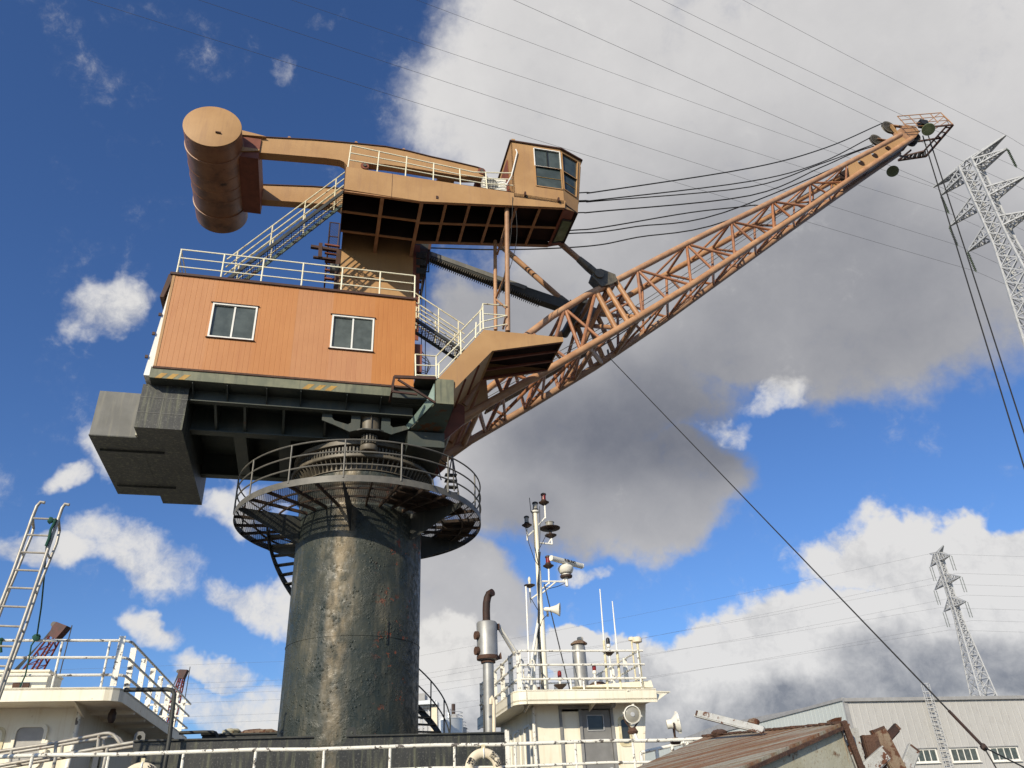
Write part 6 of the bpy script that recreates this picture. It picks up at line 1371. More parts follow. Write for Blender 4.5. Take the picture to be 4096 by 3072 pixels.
# roof rail: pipes along the front, flat stanchions along the side
rz = [sv_(8, 400, y, TD+.1).z for y in (905, 1006, 1110)]; rx = sE-.02
for z in rz: dh.part('roof_rail', MB().pipe([(-13.4, TD+.1, z), (rx-.18, TD+.1, z), (rx-.05, TD+.16, z), (rx, TD+.30, z), (rx, 27.2, z), (-9, 27.2, z)], .028, 8), 'white_rail')
for x in (340, 625): s = sv_(8, x, 1040, TD+.1).x; dh.part('rail_post', MB().tube((s, TD+.1, dzt-.03), (s, TD+.1, rz[0]), .024, 8), 'white_rail')
for s in (-8.4, -10, -11.6): dh.part('rail_post', MB().tube((s, TD+.1, dzt-.03), (s, TD+.1, rz[0]), .024, 8), 'white_rail')
for (x, y) in ((715, 1050), (785, 1100), (850, 1150), (905, 1195), (950, 1240), (1000, 1285), (1045, 1330), (1085, 1370)):
    t0 = SH.u(8, x, y, rx).y; dh.part('flat_post', MB().box((rx-.13, t0-.012, dzt-.04), (rx-.01, t0+.012, rz[0])), 'white_rail', smooth=False)
# locker on the deckhouse roof, black pipe rail beside it
a = sv_(8, 290, 1090, 19.2); lk = Thing('roof_locker', 'low cream locker with rusty hinges on the deckhouse roof', 'locker', SH, (a.x-1.5, 19.5, dzt))
lk.part('body', MB().box((a.x-3.2, 19.2, dzt-.01), (a.x, 20.2, a.z)), 'white_ship', smooth=False); lk.part('lid', MB().box((a.x-3.22, 19.17, a.z), (a.x+.02, 20.22, a.z+.04)), 'white_ship', smooth=False)
hg = sv_('h', 350, 130, 19.2); lk.part('hinge', MB().box((hg.x-.16, 19.15, dzt), (hg.x-.02, 19.2, hg.z)), 'rust_heavy', smooth=False); lk.part('hinge', MB().box((hg.x+.03, 19.15, dzt), (hg.x+.15, 19.2, hg.z)), 'rust_heavy', smooth=False)
bp = Thing('pipe_hoop', 'black bent pipe hoop standing beside the deckhouse', 'pipe', SH, (sv_(8, 1000, 1500, 17.9).x, 17.9, DECK))
e = sv_(8, 1000, 1500, 17.9); bp.part('hoop', MB().pipe([sv_(8, 735, 1197, 17.9), sv_(8, 900, 1195, 17.9), sv_(8, 990, 1194, 17.9), sv_(8, 1020, 1200, 17.9), sv_(8, 1032, 1222, 17.9), e, (e.x-.02, 17.9, DECK)], .045, 10), 'black_steel')

# ---- boarding ladder with its ropes
TL = 15.4
ld = Thing('boarding_ladder', 'tall hook-ended steel ladder leaning up past the deckhouse', 'ladder', SH, sv_(8, -120, 1660, TL))
Lr = [(265, 90), (240, 86), (218, 110), (190, 180), (75, 505), (0, 700), (-160, 1115), (-330, 1560)]; Rr = [(410, 103), (385, 98), (368, 120), (345, 185), (205, 600), (100, 900), (0, 1185), (-190, 1720)]
ld.part('stile', MB().pipe([sv_(8, x, y, TL) for x, y in Lr], .030, 10), 'galv_pipe'); ld.part('stile', MB().pipe([sv_(8, x, y, TL) for x, y in Rr], .030, 10), 'galv_pipe')
def onl(P, y):
    for (x0, y0), (x1, y1) in zip(P, P[1:]):
        if y0 <= y <= y1: return x0+(x1-x0)*(y-y0)/(y1-y0)
    return P[-1][0]
Ls = Lr[2:]; Rs = Rr[2:]
for y in (182, 280, 382, 487, 592, 702, 817, 935, 1052, 1170, 1290): ld.part('rung', MB().tube(sv_(8, onl(Ls, y), y, TL), sv_(8, onl(Rs, y+6), y+6, TL), .019, 8), 'galv_pipe')
tH = TL+.35
for P in ([(193, 185), (198, 240), (185, 290), (60, 590), (-40, 850), (-200, 1260)], [(346, 190), (352, 255), (335, 330), (225, 600), (150, 830), (40, 1120), (-130, 1600)]):
    ld.part('handrail', MB().pipe([sv_(8, P[0][0], P[0][1], TL)]+[sv_(8, x, y, tH) for x, y in P[1:]], .026, 10), 'galv_pipe')
for (x0, y0, x1, y1) in ((130, 385, 140, 405), (45, 595, 55, 615), (283, 395, 293, 415), (207, 605, 215, 625), (125, 835, 133, 850), (45, 1060, 52, 1078)): ld.part('spacer', MB().tube(sv_(8, x0, y0, TL), sv_(8, x1, y1, tH), .02, 8), 'galv_pipe')
kn = sv_(8, 300, 195, TL-.03)
ro = Thing('lashing_rope', 'green lashing rope running from the ladder top to the deckhouse rail', 'rope', SH, kn)
ro.part('knot', boulder(kn, .055, .05, .065, 11), 'rope_green'); ro.part('loop', MB().pipe([sv_(8, x, y, TL-.06) for x, y in ((330, 185), (318, 215), (300, 250), (290, 300), (272, 345))], .026, 8), 'rope_green')
k2 = sv_(8, 217, 888, TD+.05); P = [sv_(8, 275, 345, TL), sv_(8, 262, 520, 16.3), sv_(8, 245, 700, 17.2), k2]; ro.part('line', MB().pipe(P, .016, 6), 'rope_green')
ro.part('knot', boulder(k2, .085, .07, .075, 12), 'rope_green'); ro.part('tail', MB().pipe([k2, sv_(8, 185, 935, TD+.02), sv_(8, 172, 1010, TD), sv_(8, 150, 1110, TD), sv_(8, 118, 1180, TD+.0)], .016, 6), 'rope_green')
r2 = Thing('heaving_line', 'short green rope tail hanging from the deckhouse rail', 'rope', SH, sv_(8, 5, 905, TD+.05)); r2.part('line', MB().pipe([sv_(8, 8, 895, TD+.05), sv_(8, 3, 930, TD+.04), sv_(8, 6, 975, TD+.05)], .03, 6), 'rope_green'); r2.part('knot', boulder(sv_(8, 6, 900, TD+.05), .05, .05, .04, 13), 'rope_green')
# ---- folded gangway lying along the rail
TG = 16.75
gw = Thing('folded_gangway', 'grey tubular gangway lying folded along the deck rail', 'gangway', SH, sv_('h', 900, 1400, TG))
for (P, t) in (([(-700, 1345), (0, 1205), (880, 1075), (1640, 925), (1720, 920), (1790, 945), (1850, 1010), (1905, 1095)], TG), ([(-700, 1400), (0, 1262), (880, 1120), (1760, 975), (1830, 972), (1890, 1010), (1950, 1100)], TG+.45)):
    gw.part('handrail', MB().pipe([sv_('h', x, y, t) for x, y in P], .030, 10), 'galv_pipe')
for (P, t) in (([(-700, 1570), (0, 1430), (560, 1330), (1240, 1215), (1930, 1095), (2110, 1065)], TG), ([(-700, 1610), (200, 1440), (900, 1320), (1900, 1165), (2105, 1130)], TG+.45)):
    gw.part('stile', MB().pipe([sv_('h', x, y, t) for x, y in P], .032, 10), 'galv_pipe')
for (x, y0, y1, t) in ((180, 1185, 1395, TG), (885, 1075, 1275, TG), (1562, 950, 1155, TG), (300, 1215, 1420, TG+.45), (985, 1105, 1310, TG+.45), (1645, 1000, 1200, TG+.45)): gw.part('post', MB().tube(sv_('h', x, y0, t), sv_('h', x-18, y1, t), .028, 8), 'galv_pipe')
for (x, y) in ((250, 1390), (930, 1270), (1610, 1155)): gw.part('rung', MB().tube(sv_('h', x, y, TG), sv_('h', x+70, y+35, TG+.45), .024, 8), 'galv_pipe')
for (x, y) in ((-300, 1490), (885, 1275), (1700, 1135)): q = sv_('h', x, y, TG); gw.part('rest', MB().tube(q, (q.x, TG, DECK), .03, 8), 'galv_pipe')

# ---- air conditioner on the crane's upper platform
VA = VP+.12
a0 = c3(2, 1232, 397, VA); a1 = c3(2, 1405, 492, VA)
ac = Thing('air_conditioner', "white air-conditioner outdoor unit behind the rail beside the crane's cab", 'air conditioner', CR, (a0.x+.35, VA+.15, ztop))
az1 = ztop+.56
acx1 = a0.x+.76
ac.part('case', MB().box((a0.x, VA, ztop+.05), (acx1, VA+.30, az1)), 'plastic_white', smooth=False); ac.part('foot', MB().box((a0.x+.08, VA, ztop-.01), (a0.x+.14, VA+.3, ztop+.05)), 'lamp_black', smooth=False); ac.part('foot', MB().box((acx1-.14, VA, ztop-.01), (acx1-.08, VA+.3, ztop+.05)), 'lamp_black', smooth=False)
fc = (a0.x+.27, VA-.012, ztop+.30); ac.part('fan_opening', MB().lathe([(.215, 0), (.215, .02)], fc, 28, (0, 1, 0)), 'ac_grille')
b = MB()
for k in range(9): x = fc[0]-.2+.05*k; h = math.sqrt(max(.22**2-(x-fc[0])**2, .001)); b.box((x-.006, fc[1]-.014, fc[2]-h), (x+.006, fc[1]-.004, fc[2]+h))
ac.part('grille', b, 'plastic_white', smooth=False)
for k in range(3): ac.part('louvre', MB().box((a0.x+.55, VA-.012, ztop+.12+.13*k), (acx1-.04, VA, ztop+.20+.13*k)), 'white_plain', smooth=False)

# ---- tag line
tg0 = CR.world(pb_); tg0 = WD.loc(np.array(tg0)); tg1 = WD.loc(ray('c', 1990, 470)*13.0); tg2 = WD.loc(ray('c', 2330, 640)*11.0); tg2 = tg2
tl = Thing('tag_line', 'long thin steel line slanting from the boom down to the quay', 'cable', WD, tg0)
tl.part('line', MB().tube(tg0, tg1, .016, 6), 'rope'); d = (tg2-tg1); e = tg1+d*((-1.6-tg1.z)/d.z) if d.z < 0 else tg2
tl.part('line', MB().tube(tg1, e, .012, 6), 'rope'); e2 = WD.loc(ray('c', 2090, 640)*12.6); d2 = e2-tg1; e2 = tg1+d2*((-1.6-tg1.z)/d2.z) if d2.z < 0 else e2
tl.part('line', MB().tube(tg1, e2, .012, 6), 'rope'); tl.part('splice', boulder(tg1, .06, .05, .06, 4), 'rust_pipe'); t3 = WD.loc(ray('c', 1910, 388)*13.4); tl.part('whipping', MB().tube(lerp(tg0, tg1, .955), tg1, .028, 6), 'rust_pipe')

# ---- rusty hopper on the quay
GQ = -1.65
def at(w, x, y, dep): return WD.loc(ray(w, x, y)*dep)
K = at('j', 640, 372, 8.6); Fk = at('c', 440, 412, 10.6); Gk = at('c', 520, 632, 7.2); Lk = at('c', -60, 640, 8.6); Rk = at('j', 930, 1120, 8.5)
bk = Thing('rusty_hopper', 'big rust-streaked steel hopper lying on the quay', 'hopper', WD, (K.x-1, K.y, GQ))
K2 = K+Vector((.15, 2.6, -.1)); Kb = Vector((Rk.x+.25, Rk.y, GQ)); Gb = Vector((Gk.x, Gk.y, GQ)); Lb = Vector((Lk.x, Lk.y, GQ)); Fb = Vector((Fk.x, Fk.y, GQ))
bk.part('top_plate', MB().add([Lk, Gk, K, Fk, Lk-Vector((0, 0, .04)), Gk-Vector((0, 0, .04)), K-Vector((0, 0, .04)), Fk-Vector((0, 0, .04))], [(0, 1, 2, 3), (7, 6, 5, 4), (0, 4, 5, 1), (1, 5, 6, 2), (2, 6, 7, 3), (3, 7, 4, 0)]), 'rust_plate', smooth=False, label='rust-streaked top plate')
dn = Vector((0, 0, -.05)); ins = Vector((-.04, .10, 0))
bk.part('front_plate', MB().prism([Gk+dn+ins*.2, K+dn+ins*.2, Rk+ins*.2, Kb, Gb], (0, .04, 0)), 'bucket_front', smooth=False, label='pale front plate with rust freckles')
bk.part('rim', MB().beam(Gk+Vector((0, -.03, -.05)), K+Vector((0, -.03, -.05)), .03, .035), 'rust_heavy', smooth=False)
bk.part('corner_angle', MB().beam(K+Vector((.03, -.02, .02)), Rk+Vector((.03, -.02, 0)), .06, .05, (0, 1, 0)), 'rust_heavy', smooth=False); bk.part('corner_angle', MB().beam(Rk+Vector((.03, -.02, .05)), Kb, .06, .05, (0, 1, 0)), 'rust_heavy', smooth=False)
bk.part('back_plate', MB().prism([Fk+dn, K+dn, Vector((K.x, K.y, GQ)), Fb], (0, .04, 0)), 'rust_plate', smooth=False); bk.part('side_plate', MB().prism([Lk+dn, Fk+dn, Fb, Lb], (.04, 0, 0)), 'rust_plate', smooth=False)
b = MB(); rnd = random.Random(5)
for k in range(26):
    p = lerp(Fk, K, (k+.5)/26); b.beam(p-Vector((.06, 0, -.01)), p+Vector((.09+.06*rnd.random(), .02, .004+.016*rnd.random())), .05, .012+.02*rnd.random())
bk.part('scale', b, 'rust_heavy', smooth=False, kind='stuff')
p0 = at('j', 480, 335, 8.65); p1 = at('j', 665, 285, 8.65); bk.part('stub_post', MB().prism([at('j', 478, 350, 8.7), at('j', 650, 372, 8.7), at('j', 662, 268, 8.7), at('j', 560, 280, 8.7), at('j', 478, 312, 8.7)], (0, .12, 0)), 'scrap_brown', smooth=False)
bk.part('side_post', MB().beam(at('j', 700, 380, 8.8), Vector((at('j', 930, 1200, 8.8).x, at('j', 930, 1200, 8.8).y, GQ)), .09, .08, (0, 1, 0)), 'scrap_white', smooth=False)
bk.part('side_post', MB().beam(at('j', 815, 445, 9.0), Vector((at('j', 905, 1200, 9.0).x, at('j', 905, 1200, 9.0).y, GQ)), .11, .10, (0, 1, 0)), 'scrap_white', smooth=False)
def scrap(name, label, cat, P, Q, w, h, m, ground=True, capm=None):
    P = V3(P); Q = V3(Q)
    if ground and Q.z > GQ: d = Q-P; Q = P+d*((GQ-P.z)/d.z) if d.z < -.02 else Vector((Q.x, Q.y, GQ))
    T = Thing(name, label, cat, WD, Q); 
    # open channel: web and two flanges, ends slightly ragged
    d = (Q-P).normalized(); s = d.cross(Vector((0, 1, 0))).normalized()
    T.part('web', MB().beam(P, Q, w, .03, (0, 1, 0)), m, smooth=False)
    T.part('flange', MB().beam(P+s*w/2+Vector((0, h/2, 0))+d*.02, Q+s*w/2+Vector((0, h/2, 0)), .025, h, (0, 1, 0)), m, smooth=False); T.part('flange', MB().beam(P-s*w/2+Vector((0, h/2, 0))-d*.015, Q-s*w/2+Vector((0, h/2, 0)), .025, h, (0, 1, 0)), m, smooth=False)
    T.part('rust_end', MB().beam(P-d*.012, P+d*.015, w*1.01, .035, (0, 1, 0)), capm or 'rust_heavy', smooth=False); return T
scrap('scrap_channel', 'thick grey scrap channel with a torn rusty top standing beside the hopper', 'scrap beam', at('j', 1240, 460, 9.2), at('j', 1560, 1080, 9.0), .15, .07, 'scrap_brown')
scrap('scrap_channel', 'grey scrap channel crossing low beside the hopper', 'scrap beam', at('j', 1370, 830, 8.7), at('j', 1080, 1090, 8.6), .125, .06, 'scrap_white')
scrap('scrap_post', 'pale rust-freckled scrap post leaning by the shed windows', 'scrap beam', at('j', 1810, 770, 9.3), at('j', 1690, 1090, 9.1), .115, .06, 'scrap_white')
scrap('scrap_plate', 'dark rusty bent angle sticking up behind the scrap channel', 'scrap beam', at('j', 1545, 430, 9.5), at('j', 1300, 700, 9.4), .07, .05, 'rust_pipe')
scrap('scrap_block', 'lump of thick rusty brown plate wedged against the scrap channel', 'scrap beam', at('j', 1110, 570, 9.0), at('j', 1190, 850, 8.9), .15, .10, 'rust_heavy')
T_ = scrap('scrap_channel', 'long peeling white channel lying across the top of the hopper', 'scrap beam', at('c', 400, 282, 9.9), at('c', 770, 376, 9.2), .06, .05, 'scrap_white', ground=False)
p = at('c', 520, 393, 10.3); single('rust_flake', boulder(p, .12, .10, .05, 21), 'rust_heavy', WD, p, 'small dark rusty lump at the left edge of the hopper top', 'scrap', smooth=False)
p = at('c', 715, 335, 9.6); single('rust_flake', boulder(p, .08, .07, .05, 22), 'scrap_brown', WD, p, 'grey lump resting on the white channel on the hopper', 'scrap', smooth=False)

# ---- shed beyond the basin
TH = 92.0
w0 = sv_('c', 1212, 205, TH); HZ = w0.z; GB = -2.4
shd = Thing('steel_shed', 'long pale corrugated steel shed with strip windows and a caged ladder', 'warehouse', SH, (w0.x+30, TH+25, GB))
S0, S1, T1 = w0.x, w0.x+72, TH+70
wins = [(sv_('c', x0, 520, TH).x, sv_('c', x1, 520, TH).x, sv_('c', (x0+x1)/2, yb, TH).z, sv_('c', (x0+x1)/2, yt, TH).z) for (x0, x1, yt, yb) in ((1345, 1445, 492, 552), (1590, 1728, 484, 550), (1812, 1956, 478, 546), (2036, 2182, 472, 541), (2270, 2415, 468, 536), (2500, 2640, 464, 531))]
def ribbed(a, b, z0, z1, fn, per=.9):
    n = max(1, int(round((b-a)/per))); pts = []
    for i in range(n):
        x = a+(b-a)*i/n; d = (b-a)/n; pts += [(x, 0), (x+d*.80, 0), (x+d*.86, -.018), (x+d*.94, -.018)]
    pts.append((b, 0)); m = len(pts); q = MB()
    return q.add([fn(p[0], p[1], z0) for p in pts]+[fn(p[0], p[1], z1) for p in pts], [(i, i+1, m+i+1, m+i) for i in range(m-1)])
fl = lambda x, d, z: (x, TH+d, z)
fe = lambda x, d, z: (S0+d, x, z)
edges = [S0]+[w[0] for w in wins]+[S1]
x = S0
zlo, zhi = wins[1][2], wins[1][3]
for i in range(18): a_ = S0+(S1-S0)*i/18; b_ = S0+(S1-S0)*(i+1)/18; shd.part('wall_sheet', ribbed(a_, b_, zhi, HZ, fl), 'shed_wall', smooth=False)
prev = S0
for w in wins: shd.part('wall_sheet', ribbed(prev, w[0], zlo, zhi, fl), 'shed_wall', smooth=False); prev = w[1]
shd.part('wall_sheet', ribbed(prev, S1, zlo, zhi, fl), 'shed_wall', smooth=False)
for i in range(6): a_ = S0+(S1-S0)*i/6; b_ = S0+(S1-S0)*(i+1)/6; shd.part('wall_sheet', ribbed(a_, b_, GB, zlo, fl), 'shed_wall', smooth=False)
for i in range(10): a_ = TH+(T1-TH)*i/10; b_ = TH+(T1-TH)*(i+1)/10; shd.part('wall_sheet', ribbed(a_, b_, GB, HZ+.0, fe), 'shed_end', smooth=False)
shd.part('wall', MB().box((S0+.2, TH+.6, GB), (S1, T1, HZ-.4)), 'shed_wall', smooth=False)
shd.part('roof', MB().prism([(S0+.1, TH+.1, HZ-.05), (S0+.1, TH+35, HZ+1.2), (S0+.1, T1, HZ-.05)], (S1-S0, 0, 0)), 'shed_trim', smooth=False)
shd.part('gutter', MB().box((S0-.15, TH-.35, HZ-.28), (S1, TH+.12, HZ+.12)), 'shed_trim', smooth=False); shd.part('verge', MB().box((S0-.2, TH+.12, HZ-.1), (S0+.3, T1, HZ+.25)), 'shed_trim', smooth=False); shd.part('corner_flashing', MB().box((S0-.12, TH-.12, GB), (S0+.35, TH+.2, HZ-.28)), 'shed_trim', smooth=False)
for w in wins:
    f = shd.part('window', plate_with_holes([(w[0]-.12, w[2]-.12), (w[1]+.12, w[2]-.12), (w[1]+.12, w[3]+.12), (w[0]-.12, w[3]+.12)], [[(w[0]+.05, w[2]+.05), (w[1]-.05, w[2]+.05), (w[1]-.05, w[3]-.05), (w[0]+.05, w[3]-.05)]], lambda x, z: (x, TH-.08, z), (0, .15, 0)), 'white_plain', smooth=False)
    for k in range(4): a_ = w[0]+(w[1]-w[0])*k/4; shd.part('pane', MB().box((a_+.03, TH+.0, w[2]), (a_+(w[1]-w[0])/4-.03, TH+.03, w[3])), 'dusty_glass', f, smooth=False)
    for k in range(1, 4): a_ = w[0]+(w[1]-w[0])*k/4; shd.part('mullion', MB().box((a_-.05, TH-.06, w[2]), (a_+.05, TH+.03, w[3])), 'white_plain', f, smooth=False)
    shd.part('drip_cap', MB().box((w[0]-.2, TH-.25, w[3]+.12), (w[1]+.2, TH, w[3]+.22)), 'shed_trim', f, smooth=False); shd.part('sill', MB().box((w[0]-.2, TH-.25, w[2]-.22), (w[1]+.2, TH, w[2]-.12)), 'white_plain', f, smooth=False)
lx = sv_('c', 1690, 215, TH-.6).x
cg = Thing('caged_ladder', 'galvanised caged ladder fixed to the long wall of the shed', 'ladder', SH, (lx, TH-.4, GB))
for s in (-.45, .45): cg.part('stile', MB().beam((lx+s, TH-.45, GB), (lx+s, TH-.45, HZ+1.5), .12, .08), 'galv', smooth=False)
for k in range(34): z = GB+.6+k*.5; cg.part('rung', MB().beam((lx-.45, TH-.45, z), (lx+.45, TH-.45, z), .09, .09), 'shed_trim', smooth=False) if z < HZ+1 else None
for k in range(13):
    z = HZ+1.6-k*.95
    if z > GB+3: cg.part('hoop', MB().pipe([(lx-.5*math.cos(a_), TH-.45-.75*math.sin(a_), z) for a_ in np.linspace(0, math.pi, 9)], .045, 5), 'galv')
for a_ in (.5, 1.2, 1.94, 2.64): cg.part('cage_strap', MB().tube((lx-.5*math.cos(a_), TH-.45-.75*math.sin(a_), GB+3), (lx-.5*math.cos(a_), TH-.45-.75*math.sin(a_), HZ+1.6), .035, 5), 'galv')

# ---- silos seen between column and wheelhouse
def silo(label, c, r, z1, m='silo'):
    T = Thing('silo', label, 'silo', WD, (c[0], c[1], GB)); T.part('shell', MB().lathe([(r, GB), (r, z1*.35), (r*1.004, z1*.355), (r, z1*.36), (r, z1*.66), (r*1.004, z1*.665), (r, z1*.67), (r, z1)], (c[0], c[1], 0), 48), m); T.part('roof', MB().lathe([(r*1.02, z1), (r*1.02, z1+.15), (r*.3, z1+r*.12), (0, z1+r*.12)], (c[0], c[1], 0), 48), m)
    for h in (.6, 1.2): T.part('rail', MB().pipe([(c[0]+r*.98*math.cos(a_), c[1]+r*.98*math.sin(a_), z1+h) for a_ in np.linspace(0, 2*math.pi, 40, endpoint=False)], .05, 4, closed=True), 'galv')
    for k in range(16): a_ = 2*math.pi*k/16; T.part('rail_post', MB().tube((c[0]+r*.98*math.cos(a_), c[1]+r*.98*math.sin(a_), z1), (c[0]+r*.98*math.cos(a_), c[1]+r*.98*math.sin(a_), z1+1.2), .04, 4), 'galv')
    return T
def farp(w, x, y, Y): d = ray(w, x, y); return WD.loc(d*(Y/d[1]))
a = farp('i', 330, 1160, 150); b = farp('i', 1105, 1190, 150); r_ = (b.x-a.x)/2
S_ = silo('big grey steel silo beyond the column, with a head house on top', ((a.x+b.x)/2, 150+r_), r_, farp('i', 720, 1150, 150).z)
p0 = farp('i', 750, 1110, 150+r_); p1 = farp('i', 870, 920, 150+r_); S_.part('head_house', MB().lathe([((p1.x-p0.x)/2, p0.z-1), ((p1.x-p0.x)/2, p1.z-.5), ((p1.x-p0.x)/2*.6, p1.z), (0, p1.z)], ((p0.x+p1.x)/2, 150+r_, 0), 24), 'silo')
p0 = farp('i', 875, 1140, 150+r_*.8); p1 = farp('i', 980, 1040, 150+r_*.8); S_.part('lift_head', MB().box((p0.x, 150+r_*.8, p0.z-1), (p1.x, 153+r_*.8, p1.z)), 'shed_trim', smooth=False); p2 = farp('i', 898, 790, 150+r_*.8); S_.part('vent_pipe', MB().tube((p2.x, 151+r_*.8, p1.z-1), (p2.x, 151+r_*.8, p2.z), .35, 8), 'lamp_brown')
a = farp('i', 1000, 1330, 175); b = farp('i', 1178, 1330, 175); r2 = 5.5; silo('smaller dark silo peeping out behind the big one', (b.x-r2, 175+r2), r2, farp('i', 1150, 1325, 175).z, 'shed_trim')
a = farp('i', 1180, 1440, 200); silo('farthest and lowest silo beyond the smaller dark one', (farp('i', 1240, 1440, 200).x-5, 205), 5, farp('i', 1215, 1480, 200).z)
lq = Thing('ship_loader', 'pale steel conveyor gantry standing behind the spiral stair', 'conveyor', WD, farp('i', 250, 1060, 140))
def fb2(x0, y0, x1, y1, Y, th, m): a_ = farp('i', x0, y0, Y); b_ = farp('i', x1, y1, Y); return MB().box((a_.x, Y, b_.z), (b_.x, Y+th, a_.z))
lq.part('boom_box', fb2(60, 725, 480, 800, 140, 4, 0), 'silo', smooth=False); lq.part('boom_head', fb2(470, 740, 530, 815, 140, 3, 0), 'silo', smooth=False); lq.part('cab', fb2(60, 560, 230, 720, 140, 4, 0), 'shed_trim', smooth=False); lq.part('lower_beam', fb2(60, 845, 430, 880, 141, 3, 0), 'galv', smooth=False)
lq.part('deck', fb2(60, 1040, 420, 1085, 141, 3, 0), 'galv', smooth=False); p = farp('i', 520, 1080, 141); q = farp('i', 450, 870, 141); lq.part('leg', MB().beam((p.x, 142, GB), (q.x, 142, q.z), 2.2, 1.0), 'buoy', smooth=False)
for x in (140, 250, 350): p = farp('i', x, 880, 141); lq.part('leg', MB().beam((p.x, 142, GB), (p.x, 142, p.z), .5, .5), 'galv', smooth=False)

# ---- red lattice booms of other cranes behind the deckhouse
def far_crane(label, head, heel_px, Y, wid, m='red_boom'):
    Hd = farp(*head, Y); Q = farp(*heel_px, Y); d = (Q-Hd); e = Hd+d*((GB+2.5-Hd.z)/d.z)
    T = Thing('lattice_crane', label, 'crane', WD, (e.x, Y, GB))
    dn = (e-Hd).normalized(); s = dn.cross(Vector((0, 1, 0))).normalized(); n = Vector((0, 1, 0)); L = (e-Hd).length
    bm = T.part('boom_foot', MB().box((e.x-1.0, Y-1.0, GB+2), (e.x+1.0, Y+1.0, GB+3)), m, smooth=False)
    P = lambda t, a, b: Hd+dn*t+s*(a*wid/2*min(1, .55+t/8))+n*(b*wid/2*min(1, .55+t/8))
    for a in (-1, 1):
        for b in (-1, 1): T.part('chord', MB().pipe([P(0, a, b), P(4, a, b), P(L, a, b)], .09, 6), m, bm)
    k = int(L/(wid*.62)); lac = MB()
    for i in range(k):
        t0, t1 = L*i/k, L*(i+1)/k
        for b in (-1, 1): lac.tube(P(t0, -1 if i % 2 else 1, b), P(t1, 1 if i % 2 else -1, b), .04, 5, cap=False); lac.tube(P(t0, b, -1 if i % 2 else 1), P(t1, b, 1 if i % 2 else -1), .04, 5, cap=False)
    T.part('lacing', lac, m, bm, smooth=False, kind='stuff')
    hd = T.part('boom_head', MB().prism([Hd-dn*.1*wid-s*wid*.56-n*wid*.4, Hd-dn*.55*wid-s*wid*.45-n*wid*.4, Hd-dn*.6*wid+s*wid*.56-n*wid*.4, Hd-dn*.15*wid+s*wid*.5-n*wid*.4, Hd+dn*.6*wid+s*wid*.35-n*wid*.4, Hd+dn*.6*wid-s*wid*.35-n*wid*.4], n*wid*.8), 'red_boom_head', smooth=False)
    T.part('sheave', MB().lathe([(.22*wid, -.3), (.22*wid, .3)], Hd-s*wid*.65-dn*.3*wid, 16, (0, 1, 0)), 'lamp_black', hd)
    for k_ in range(4): T.part('pendant', MB().tube(Hd-s*wid*(.6-.08*k_)-dn*.5, e-s*wid*(2.6+.5*k_)-dn*4, .045, 4), 'rope')
    T.part('fall_rope', MB().tube(Hd+s*wid*.7-dn*.9, Vector(((Hd+s*wid*.7).x, Y, GB+4)), .05, 4), 'rope')
    T.part('crawler', MB().box((e.x-4, Y-3, GB), (e.x+3, Y-1.9, GB+1.2)), 'lamp_black', smooth=False); T.part('crawler', MB().box((e.x-4, Y+1.9, GB), (e.x+3, Y+3, GB+1.2)), 'lamp_black', smooth=False); T.part('house', MB().box((e.x-5, Y-1.8, GB+1.2), (e.x+1.2, Y+1.8, GB+4)), m, smooth=False)
far_crane('thick red lattice crane boom with an orange-red head behind the deckhouse roof', (8, 350, 850), (8, 195, 1085), 75, 1.15)
far_crane('slim dark red lattice crane boom beyond the end of the deckhouse rail', (8, 1082, 1105), (8, 1005, 1380), 95, .85)

